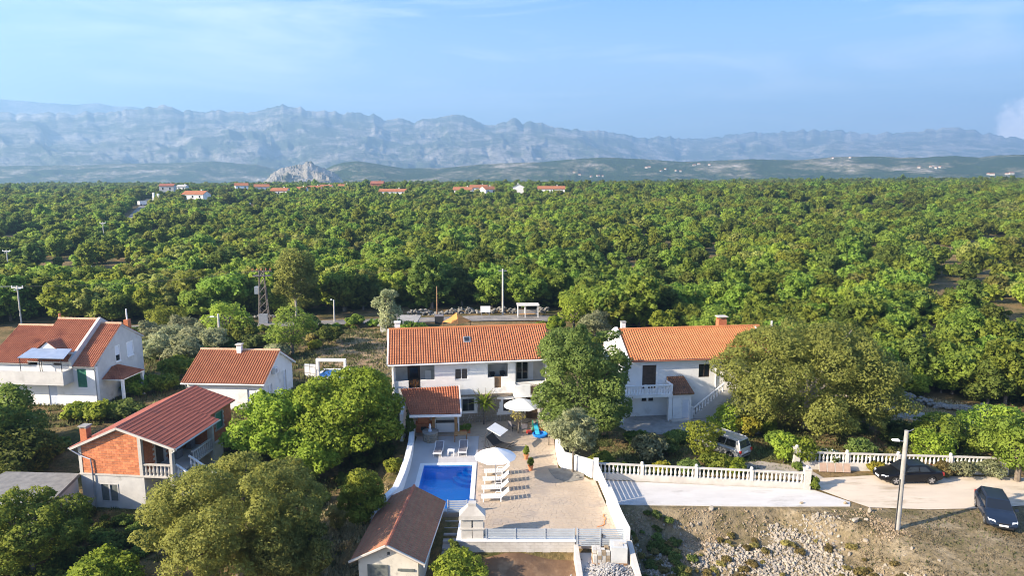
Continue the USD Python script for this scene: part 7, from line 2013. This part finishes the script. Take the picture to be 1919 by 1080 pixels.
for i, (px, py, R, H, lm, lab) in enumerate([(1643, 888, .75, .9, 'leaf_yellow', 'yellow-leaved shrub in front of the balustrade at the nose of the black car'), (1768, 890, .9, 1.1, 'leaf_brown', 'dull brownish shrub before the balustrade behind the black car'),
                                             (1802, 893, 1.1, 1.3, 'leaf_grey', 'grey bushy shrub before the balustrade, left of two'), (1850, 893, 1.1, 1.3, 'leaf_grey', 'grey bushy shrub before the balustrade, right of two'), (1494, 880, .4, .7, 'leaf_dark', 'small dark shrub at the foot of the balustrade pillar'),
                                             (1526, 918, .35, 1.1, 'leaf_forest', 'small green shrub at the end pillar of the driveway balustrade'), (1765, 893, .5, .6, 'leaf_brown', 'tuft of dry plants at the tail of the black car')]):
    X, Y = G(px, py, 0)
    tree('verge_shrub', lab, 'shrub', X, Y, R, H, lm, 1700, .10, 360 + i, 7, z0=0, trunk=.03, aspect=2.0)
X, Y = 36.6, 46.9
tree('broadleaf_tree', 'large bright tree overhanging the road at the right edge', 'tree', 37.2, 47.4, 2.6, 5.6, 'leaf_forest', 12000, .15, 380, 11, z0=.3)
for i, (X, Y, R, H, lm, lab) in enumerate([(35.5, 54.0, 2.3, 2.8, 'leaf_forest', 'green bush on the bank between the track and the balustrade'), (40.5, 54.5, 2.5, 3.4, 'leaf_lime', 'light green bush beyond the right edge tree'), (30.5, 59.5, 2.2, 3.0, 'leaf_dark', 'dark green bush in the shade right of the huge oak'),
                                           (33.6, 56.4, 1.4, 1.2, 'leaf_walnut', 'low green bush on the dusty track verge')]):
    tree('garden_bush', lab, 'bush', X, Y, R, H, lm, 4000, .17, 390 + i, 8, z0=0, trunk=.05)
# low bushes filling the near edge of the forest on the right and the gap behind the oak
rngN = np.random.default_rng(77)
# yucca-like plant by the stone front
yx, yy = -2.55, 59.1
t = thing('dragon_tree', 'spiky-leaved palm-like plant on a thin trunk before the stone front', 'palm', (yx, yy, 0))
part(t, 'trunk', MB().tube([(0, 0, -.1), (.05, 0, 1.2), (0, 0, 1.9)], [.09, .07, .08], 8), 'bark')
mb = MB()
for k in range(70):
    a, e = rngN.uniform(0, 6.28), rngN.uniform(-.35, 1.2)
    L_ = rngN.uniform(.9, 1.75)
    d = np.array([math.cos(a) * math.cos(e), math.sin(a) * math.cos(e), math.sin(e)])
    s_ = np.array([-math.sin(a), math.cos(a), 0]) * .085
    p0 = np.array([0, 0, 1.95])
    p1, p2 = p0 + d * L_ * .55 + (0, 0, .08), p0 + d * L_ + (0, 0, -.1 * L_)
    mb.add([p0 - s_ * .6, p0 + s_ * .6, p1 + s_, p1 - s_], [[0, 1, 2, 3]])
    mb.add([p1 - s_, p1 + s_, p2], [[0, 1, 2]])
part(t, 'leaf', mb, 'leaf_fig', None, 'stuff')
st_ = MB()
for k in range(9):
    a = k * .7
    st_.tube([(0, 0, 1.8), (math.cos(a) * .6, math.sin(a) * .3, 2.6), (math.cos(a) * 1.05, math.sin(a) * .5, 3.3)], [.03, .025, .015], 5)
part(t, 'bare_branch', st_, 'bark')
for (x, y, lab, sd_, s0, mt) in ((.55, 56.9, 'bare little tree with pinkish twigs on the patio', 1, 1.0, 'bark'), (3.05, 54.2, 'slim dark trunk of a small tree at the right patio edge', 2, 1.0, 'bark')):
    t = thing('bare_tree', lab, 'tree', (x, y, 0))
    rg = np.random.default_rng(sd_)
    tk = MB().tube([(0, 0, -.1), (.03, 0, .7), (0, .02, 1.0)], [.07, .055, .05], 7)
    part(t, 'trunk', tk, mt)
    br = MB()
    for k in range(9):
        a = k * 2.4
        L_ = rg.uniform(.6, 1.1)
        m_ = np.array([math.cos(a) * .3, math.sin(a) * .3, 1.35])
        e_ = np.array([math.cos(a) * .55, math.sin(a) * .55, 1.0 + L_])
        br.tube([(0, .02, 1.0), m_, e_], [.03, .02, .01], 5)
        br.tube([m_, m_ + (rg.uniform(-.3, .3), rg.uniform(-.3, .3), .5)], [.014, .008], 4)
    part(t, 'branch', br, mt)
    v, f, nn = crown_arrays(rg, [((0, 0, 1.7), (.65, .65, .45))], 260 if sd_ == 1 else 900, .10)
    put(numbered(str(t.GetPath()), 'leaves'), v, f, 'leaf_brown' if sd_ == 1 else 'leaf_grey', nn)
# paved bed of the olive
bed = Polygon([G(1027, 880), G(1040, 897), G(1062, 905), G(1092, 900), G(1096, 886), G(1072, 878)])
solo('tree_bed', MB().poly_z(bed, -.1, .035), 'stone_dry', 'grey stone bed around the foot of the olive tree', None, None, 'structure')
for k, (px, py) in enumerate(((1079, 893), (1084, 897))):
    X, Y = G(px, py)
    solo('loose_stone', MB().ball((X, Y, .08), .16, 1, (1.2, .8, .6)), 'stone_dry', ['left', 'right'][k] + ' one of two loose stones lying on the stone bed by the olive', 'stone')

# ------------------------------------------------------------------ dry stone walls
def stone_line(name, label, pts, h, w, n, seed, matl='stone_dry'):
    rg = np.random.default_rng(seed)
    pts = np.array(pts, float)
    seg = np.linalg.norm(np.diff(pts, axis=0), axis=1)
    cum = np.concatenate([[0], np.cumsum(seg)])
    o = (pts[0][0], pts[0][1], float(ground_height(*pts[0])))
    t = thing(name, label, 'wall', o)
    base = trimesh.creation.icosphere(1, 1.0)
    mb = MB()
    for i in range(n):
        s = rg.uniform(0, cum[-1])
        x, y = np.interp(s, cum, pts[:, 0]), np.interp(s, cum, pts[:, 1])
        d = np.interp(s + .3, cum, pts[:, 0]) - x, np.interp(s + .3, cum, pts[:, 1]) - y
        lat = rg.uniform(-w / 2, w / 2)
        zf = rg.random() ** .8 * (1 - abs(lat) / w * .8)
        z = float(ground_height(x, y)) + zf * h * (0.8 + .4 * math.sin(s * .9))
        r = rg.uniform(.13, .3) * min(1.2, w)
        v = base.vertices * np.array([1.2, .9, .7]) * r * (1 + .35 * (meshkit.noise(base.vertices * 1.7 + i, 3) - .5))[:, None]
        a = rg.uniform(0, 6.28)
        R = np.array([[math.cos(a), math.sin(a), 0], [-math.sin(a), math.cos(a), 0], [0, 0, 1]])
        mb.add(v @ R + np.array([x + lat * .5, y + lat, z]) - o, base.faces)
    part(t, 'stones', mb, matl, None, 'stuff')
    return t


stone_line('dry_stone_wall', 'tumbled dry stone wall between the back road and the forest, behind the white house', [(-17, 108.8), (-8, 110.6), (0, 111.0), (6, 110.4)], 1.0, .9, 420, 1)
stone_line('dry_stone_wall', 'broken stone wall at the forest edge left of the transformer tower', [(-48, 104.6), (-40, 106.2), (-33, 107.8)], .7, .8, 220, 2)
stone_line('dry_stone_wall', 'dry stone wall along the dusty track on the right', [(33.5, 72.0), (36.6, 68.4), (40.2, 65.0), (44.5, 62.2), (49.5, 59.2)], .9, .9, 420, 3)
X, Y = solve_ground(1790, 632)
stone_line('stone_heap', 'white heap of stones in a clearing of the right-hand forest', [(X - 4, Y - .5), (X + 1, Y), (X + 5.5, Y + .6)], .7, 1.6, 160, 4, 'rock_white')
X, Y = solve_ground(1815, 637)
stone_line('stone_heap', 'second paler heap of stones at the right end of the forest clearing', [(X - 1.5, Y - .5), (X + 2.0, Y + .3)], .8, 1.4, 90, 5, 'rock_white')

# ------------------------------------------------------------------ rubble field on the right
rg = np.random.default_rng(31)
ico = trimesh.creation.icosphere(2, 1.0)
shapes = []
for k in range(5):
    # a broken stone: a ball cut by a dozen random planes
    v = ico.vertices.copy()
    for _ in range(11):
        nrm = rg.normal(size=3)
        nrm /= np.linalg.norm(nrm)
        d = rg.uniform(.35, .8)
        over = np.maximum(v @ nrm - d, 0)
        v = v - over[:, None] * nrm
    v = v * rg.uniform(.75, 1.25, 3)
    shapes.append(v)


def rock_field(name, label, xs, ys, sizes, matl, sink=.3):
    pi = UsdGeom.PointInstancer.Define(stage, numbered('/World', name))
    tag(pi.GetPrim(), label, 'rubble', None, 'stuff')
    pr = []
    for k in range(5):
        pth = str(pi.GetPath()) + '/stone_' + 'abcde'[k]
        put(pth, shapes[k], ico.faces, matl)
        pr.append(pth)
    n = len(xs)
    pi.CreatePrototypesRel().SetTargets([Sdf.Path(p) for p in pr])
    pi.CreateProtoIndicesAttr(Vt.IntArray.FromNumpy(rg.integers(0, 5, n).astype(np.int32)))
    z = ground_height(xs, ys) + sizes * (0.5 - sink)
    pi.CreatePositionsAttr(Vt.Vec3fArray.FromNumpy(np.stack([xs, ys, z], 1).astype(np.float32)))
    qs = rg.normal(size=(n, 4))
    qs /= np.linalg.norm(qs, axis=1, keepdims=True)
    pi.CreateOrientationsAttr(Vt.QuathArray([Gf.Quath(float(a), float(b), float(c), float(d)) for a, b, c, d in qs]))
    pi.CreateScalesAttr(Vt.Vec3fArray.FromNumpy(np.repeat(sizes[:, None], 3, 1).astype(np.float32)))


n = 22000
xs, ys = rg.uniform(7.6, 24, n), rg.uniform(33, 42.6, n)
dens = meshkit.fbm(np.stack([xs / 2.2, ys / 2.2, xs * 0], -1), 3, 4) + .30 * np.exp(-((xs - 17.0) ** 2 / 40 + (ys - 36.5) ** 2 / 30)) - .12 * smooth(20, 24, xs)
keep = rg.random(n) < smooth(.42, .80, dens)
sz = .03 + .12 * rg.random(n) ** 3.0
rock_field('rubble', 'pale broken stones strewn over the slope below the driveway', xs[keep], ys[keep], sz[keep], 'rock_white')
n = 24000
xs, ys = rg.uniform(7.6, 25, n), rg.uniform(33, 43.2, n)
dens = meshkit.fbm(np.stack([xs / 1.7, ys / 1.7, xs * 0 + 5], -1), 3, 8)
keep = rg.random(n) < smooth(.42, .7, dens)
rock_field('rubble', 'tan earth clods and small stones on the cut bank below the driveway', xs[keep], ys[keep], (.025 + .07 * rg.random(n) ** 3)[keep], 'rock_tan')
BIG = [(1363, 1012), (1330, 995), (1455, 1005), (1480, 1040), (1510, 1030), (1540, 1060), (1560, 1045), (1590, 1050), (1620, 1040), (1600, 1020), (1650, 1060), (1670, 1065), (1708, 1030), (1760, 1052), (1500, 985), (1580, 985), (1450, 1050), (1625, 1000)]
WORD = ['largest pale boulder left of centre in the rubble field', 'pale boulder near the top of the rubble left of the largest', 'pale boulder at the left of the white stone patch', 'flat pale boulder low in the rubble field', 'square pale boulder in the white stone patch', 'pale boulder at the bottom edge of the rubble',
        'leaning pale boulder in the white stone patch', 'pale boulder in the middle of the white stone patch', 'pale boulder right of the white stone patch', 'pale boulder at the top of the white stone patch', 'pale boulder at the bottom right of the rubble', 'pale boulder farthest right in the bottom row of the rubble',
        'lone pale stone in the grass below the concrete pole', 'lone pale stone in the dry grass left of the blue car', 'tan boulder on the cut bank', 'tan boulder on the bank near the end of the driveway', 'pale boulder low left of the white stone patch', 'pale boulder just left of the concrete pole foot']
for k, (px, py) in enumerate(BIG):
    X, Y = G(px, py, -1.6 if px < 1640 else -.4)
    r = rg.uniform(.11, .26)
    v = shapes[k % 5] * r
    z = float(ground_height(X, Y))
    solo('boulder', MB().add(v + (X, Y, z + r * .25), ico.faces), 'rock_white' if k not in (14, 15) else 'rock_tan', WORD[k], 'boulder', 'boulders in the rubble field')
xs, ys = rg.normal(5.7, .62, 700), rg.normal(36.5, .42, 700)
pm = MB()
for x, y in zip(xs, ys):
    d2 = ((x - 5.7) / .9) ** 2 + ((y - 36.5) / .65) ** 2
    r = rg.uniform(.035, .085)
    pm.add(shapes[rg.integers(0, 5)] * r + (x, y, -.6 + .42 * math.exp(-d2) * rg.uniform(.6, 1.05) + .03), ico.faces)
solo('rubble_heap', pm, 'rubble_pile', 'grey and white heap of broken stones in front of the stacked blocks', 'rubble', None, 'stuff')

# dry grass and weeds
def grass(name, label, poly, n, hmin, hmax, matl, seed, gate=None):
    rg = np.random.default_rng(seed)
    P = np.array(poly)
    lo, hi = P.min(0), P.max(0)
    xs, ys = rg.uniform(lo[0], hi[0], n), rg.uniform(lo[1], hi[1], n)
    k = point_in(poly, xs, ys)
    d = meshkit.fbm(np.stack([xs / 1.3, ys / 1.3, xs * 0 + seed], -1), 3, seed)
    k &= rg.random(n) < smooth(.42, .66, d) * 1.0 + .08
    xs, ys, d = xs[k], ys[k], d[k]
    z = ground_height(xs, ys)
    m = len(xs)
    B = 3
    V = []
    for b in range(B):
        a = rg.uniform(0, 6.28, m)
        h = rg.uniform(hmin, hmax, m)
        w = h * .16 + .012
        ox, oy = rg.normal(0, .05, m), rg.normal(0, .05, m)
        lx_, ly_ = rg.normal(0, .3, m) * h, rg.normal(0, .3, m) * h
        c, s = np.cos(a) * w, np.sin(a) * w
        V.append(np.stack([np.stack([xs + ox - c, ys + oy - s, z - .02], 1), np.stack([xs + ox + c, ys + oy + s, z - .02], 1), np.stack([xs + ox + lx_, ys + oy + ly_, z + h], 1)], 1))
    V = np.concatenate(V).reshape(-1, 3)
    nn = np.tile(np.array([[0, 0, 1.0]]), (len(V), 1)) + rg.normal(0, .3, (len(V), 3))
    nn /= np.linalg.norm(nn, axis=1, keepdims=True)
    p = put(numbered('/World', name), V, np.arange(len(V)).reshape(-1, 3), matl, nn)
    tag(p, label, 'grass', None, 'stuff')


leaf('grass_dry', (.46, .36, .19), (.60, .49, .29), trans=.45, hue=.01, vary=.3)
leaf('grass_green', (.13, .15, .05), (.22, .22, .08), trans=.25, hue=.02, vary=.3)
grass('dry_grass', 'straw-coloured dry grass on the verge and round the blue car', [(17, 43.0), (26, 42.6), (33, 43.0), (40, 43.0), (40, 33), (24, 33), (18, 38)], 26000, .03, .09, 'grass_dry', 3)
grass('weeds', 'low green weeds in the rubble and on the verge', [(7.8, 43.1), (26, 42.8), (36, 42.5), (38, 33), (7.8, 33)], 5000, .05, .14, 'grass_green', 4)
grass('dry_grass', 'dry yellow grass strip left of the tiled outbuilding', [(-13.5, 47), (-9, 47), (-9.1, 34), (-13.5, 34)], 12000, .08, .3, 'grass_dry', 5)
grass('weeds', 'shady green weeds under the fig trees', [(-30, 56), (-9.4, 56), (-9.4, 38), (-30, 40)], 26000, .06, .22, 'grass_green', 6)
grass('dry_grass', 'dry grass in the yard behind the white house and small house', [(-30, 96), (-12, 99), (-13, 66), (-22, 78)], 26000, .08, .25, 'grass_dry', 7)
grass('weeds', 'grass in the garden of the balcony house', [(6.5, 57), (22, 57), (22, 48.4), (6.5, 48.6)], 22000, .06, .2, 'grass_green', 8)
grass('weeds', 'rough grass below the balustrade behind the black car', [(22.5, 60), (38, 56), (38, 49.2), (22.5, 50.2)], 20000, .06, .24, 'grass_green', 9)
grass('dry_grass', 'dry grass along the dusty track', [(28, 68), (36, 72), (54, 58), (52, 50), (36, 54)], 18000, .08, .28, 'grass_dry', 10)
grass('weeds', 'wild grass and weeds on the left between the houses', [(-62, 97), (-14, 99), (-14, 62), (-62, 56)], 60000, .1, .4, 'grass_green', 11)
# waist-high scrub between the houses and at the forest's foot
def scrub(name, label, poly, n, size, lm, seed, avoid=()):
    rg = np.random.default_rng(seed)
    P = np.array(poly)
    lo, hi = P.min(0), P.max(0)
    xs, ys = rg.uniform(lo[0], hi[0], n), rg.uniform(lo[1], hi[1], n)
    k = point_in(poly, xs, ys)
    for (x0, x1, y0, y1) in avoid:
        k &= ~((xs > x0) & (xs < x1) & (ys > y0) & (ys < y1))
    xs, ys = xs[k], ys[k]
    pi = UsdGeom.PointInstancer.Define(stage, numbered('/World', name))
    tag(pi.GetPrim(), label, 'scrub', None, 'stuff')
    pr = []
    for j in range(2):
        r2 = np.random.default_rng(seed + j)
        v, f, nn = crown_arrays(r2, lobes_round(r2, 1.0, 1.1, 6, -.1), 700, .19, fill=.2)
        pth = str(pi.GetPath()) + '/bush_' + 'ab'[j]
        put(pth, v, f, lm, nn)
        pr.append(pth)
    m = len(xs)
    pi.CreatePrototypesRel().SetTargets([Sdf.Path(p) for p in pr])
    pi.CreateProtoIndicesAttr(Vt.IntArray.FromNumpy(rg.integers(0, 2, m).astype(np.int32)))
    pi.CreatePositionsAttr(Vt.Vec3fArray.FromNumpy(np.stack([xs, ys, ground_height(xs, ys)], 1).astype(np.float32)))
    an = rg.uniform(0, 6.28, m)
    pi.CreateOrientationsAttr(Vt.QuathArray([Gf.Quath(float(math.cos(a / 2)), 0, 0, float(math.sin(a / 2))) for a in an]))
    s = rg.uniform(.4, 1.15, m) * size
    pi.CreateScalesAttr(Vt.Vec3fArray.FromNumpy(np.repeat(s[:, None], 3, 1).astype(np.float32)))


scrub('undergrowth', 'dry olive-brown scrub tufts on the rubble slope', [(7.8, 42.3), (13, 42.4), (20, 41.5), (24, 38), (22, 33.5), (7.8, 33.5)], 150, .34, 'leaf_brown', 571)
scrub('undergrowth', 'green weedy bushes in the shaded hollow beside the patio wall', [(7.5, 43.2), (11, 42.9), (11.5, 39), (9.5, 35), (7.6, 35)], 50, .45, 'leaf_walnut', 581)
scrub('undergrowth', 'rough bushes along the near edge of the back road', [(-46, 97.5), (-36, 99), (-28, 100.4), (-14, 102.6), (-14, 101), (-28, 98), (-40, 95)], 70, 1.0, 'leaf_forest', 591)
scrub('undergrowth', 'low green undergrowth along the foot of the forest', [(-70, 106), (-46, 107.5), (-30, 112.5), (-14, 114.5), (8, 113), (14, 96), (20, 88), (26, 80), (31, 73), (37, 68), (48, 62), (60, 58), (62, 66), (40, 74), (32, 84), (24, 96), (14, 112), (-14, 122), (-50, 116), (-80, 108)], 900, 1.2, 'leaf_dark', 501)
scrub('undergrowth', 'dull green scrub between the houses on the left', [(-62, 97), (-46, 96), (-36, 92), (-30, 80), (-33, 76), (-38, 78), (-45, 80), (-60, 84)], 260, 1.1, 'leaf_walnut', 511)
scrub('undergrowth', 'green scrub behind the balcony house', [(10, 74), (26, 76), (30, 70), (27, 64), (30, 62), (33, 68), (28, 80), (20, 88), (12, 92), (4, 100), (4, 90)], 320, 1.1, 'leaf_forest', 521)
scrub('undergrowth', 'dark low scrub in the shade below the fig trees', [(-29, 57), (-22, 57.5), (-11, 58), (-10, 52), (-12, 47), (-20, 44), (-23, 48)], 120, .8, 'leaf_dark', 531)
scrub('undergrowth', 'low scrub at the bottom left before the brick house', [(-32, 45.2), (-24, 44), (-20, 43), (-21, 36), (-30, 36), (-36, 40)], 140, .75, 'leaf_dark', 541, avoid=((-38, -30, 41, 47.5),))
scrub('undergrowth', 'scrub left of the garage', [(-48, 58), (-38, 56), (-38, 47.5), (-48, 46)], 120, 1.0, 'leaf_dark', 551)
scrub('undergrowth', 'low scrub on the bank right of the track', [(27, 58), (30, 52.5), (44, 50), (56, 48), (60, 52), (46, 53.5), (38, 56.5), (33, 60)], 110, .8, 'leaf_walnut', 561)

# ------------------------------------------------------------------ the far village
for i, (px, py, D_, L_, W_, hw_, kind, rz, lab) in enumerate(VILLAGE):
    a, f, u = ray(px, py)
    X, Y = a / f * D_, D_
    z = CAM_H + u / f * D_
    t = thing('village_house', lab, 'house', (X, Y, z), rz, 'houses of the far village')
    wm = {'red': 'plaster_grey', 'white': 'plaster_white', 'orange': 'plaster_white', 'brick': 'tile_worn'}[kind]
    rm = {'red': 'tile_worn', 'white': 'concrete_pale', 'orange': 'tile_orange', 'brick': 'tile_worn'}[kind]
    h = L_ / 2
    rise = W_ * .24
    part(t, 'wall', MB().poly_x(Polygon([(-W_ / 2, -4), (W_ / 2, -4), (W_ / 2, hw_), (0, hw_ + rise - .05), (-W_ / 2, hw_)]), -h, h), wm)
    rf = MB()
    o = .35
    rf.slab((-h - o, -W_ / 2 - o, hw_ - .1), (h + o, -W_ / 2 - o, hw_ - .1), (h + o, 0, hw_ + rise), (-h - o, 0, hw_ + rise), -.18)
    rf.slab((h + o, W_ / 2 + o, hw_ - .1), (-h - o, W_ / 2 + o, hw_ - .1), (-h - o, 0, hw_ + rise), (h + o, 0, hw_ + rise), -.18)
    part(t, 'roof', rf, rm)
    nw = max(2, int(L_ / 3.5))
    for k in range(nw):
        x = -h + L_ * (k + .5) / nw
        part(t, 'window', MB().box(x - .5, x + .5, -W_ / 2 - .03, -W_ / 2 + .05, hw_ * .38, hw_ * .78), 'glass')
    part(t, 'chimney', MB().box(h * .4, h * .4 + .6, .3, .9, hw_ + rise * .5, hw_ + rise + .9), wm)
for (px, py, D_, lab) in ((288, 372, 400, 'left of two slim white pillars by the far road'), (297, 374, 395, 'right of two slim white pillars by the far road')):
    a, f, u = ray(px, py)
    solo('gate_post', MB().box(-.5, .5, -.5, .5, -3, 3.4, at=(a / f * D_, D_, CAM_H + u / f * D_)), 'plaster_white', lab, 'pillar', 'white pillars by the far road')
X, Y = solve_ground(461, 389)
t = thing('white_tent', 'small white tent-roofed hut in the clearing before the far village', 'hut', (X, Y, float(ground_height(X, Y))), 8)
part(t, 'wall', MB().box(-2, 2, -2, 2, -2, 2.0), 'plaster_white')
part(t, 'roof', MB().lathe([(3.0, 2.0), (.1, 3.2)], n=4), 'canvas')
X, Y = solve_ground(424, 393)
t = thing('low_building', 'long flat white building left of the tent-roofed hut', 'building', (X, Y, float(ground_height(X, Y))), 3)
part(t, 'wall', MB().box(-4.5, 4.5, -2, 2, -2, 1.2), 'plaster_cream')
part(t, 'roof', MB().box(-4.8, 4.8, -2.3, 2.3, 1.203, 1.5), 'concrete_pale')
X, Y = solve_ground(268, 386)
t = thing('parked_van', 'tiny white van on the far road', 'van', (X, Y, float(ground_height(X, Y)) + .35), 65)
part(t, 'body', MB().hexa([(-2.6, -1, .4), (2.6, -1, .4), (2.6, 1, .4), (-2.6, 1, .4), (-2.6, -.95, 2.4), (1.6, -.95, 2.4), (1.6, .95, 2.4), (-2.6, .95, 2.4)]), 'white_paint')
for sx in (-1.6, 1.6):
    part(t, 'wheel', MB().cyl((sx, -1.02, .4), (sx, 1.02, .4), .4, n=10), 'tyre')
part(t, 'windscreen', MB().slab((2.5, -.85, 1.1), (2.5, .85, 1.1), (1.8, .85, 2.2), (1.8, -.85, 2.2), .05), 'glass')
# specks of houses on the scrub hills
rg = np.random.default_rng(90)
HILLS = [(1075, 325), (1085, 330), (1108, 333), (1120, 331), (1128, 332), (1210, 316), (1218, 315), (1240, 322), (1246, 318), (1268, 321), (1275, 322), (1300, 311), (1310, 309), (1330, 310), (1560, 298), (1595, 297), (1722, 316), (1745, 315), (1755, 317), (1763, 315), (1850, 328), (1858, 329), (1885, 328), (1895, 327)]
for i, (px, py) in enumerate(HILLS):
    az = math.atan2(ray(px, py)[0], ray(px, py)[1])
    # march along the ray to the hill's surface
    saz, sel = skyline(HILL)
    a, f, u = ray(px, py)
    hv = HILLV
    rr = np.hypot(hv[..., 0], hv[..., 1])
    col = int(np.argmin(np.abs(HILLAZ - az)))
    zc, rc = hv[:, col, 2], rr[:, col]
    want = u / math.hypot(a, f)
    el = (zc - CAM_H) / rc
    k = int(np.argmax(el >= want)) if (el >= want).any() else len(el) // 2
    X, Y, Z = hv[k, col]
    t = thing('hill_house', 'tiny pale house on the far scrub hills', 'house', (X, Y, Z), float(rg.uniform(-40, 40)), 'tiny houses dotted over the far hills')
    s = rg.uniform(3, 6)
    part(t, 'wall', MB().box(-s, s, -4, 4, -4, 4), 'plaster_cream')
    part(t, 'roof', MB().hexa([(-s - .4, -4.4, 4), (s + .4, -4.4, 4), (s + .4, 4.4, 4), (-s - .4, 4.4, 4), (-s, -.3, 6), (s, -.3, 6), (s, .3, 6), (-s, .3, 6)]), 'tile_orange')
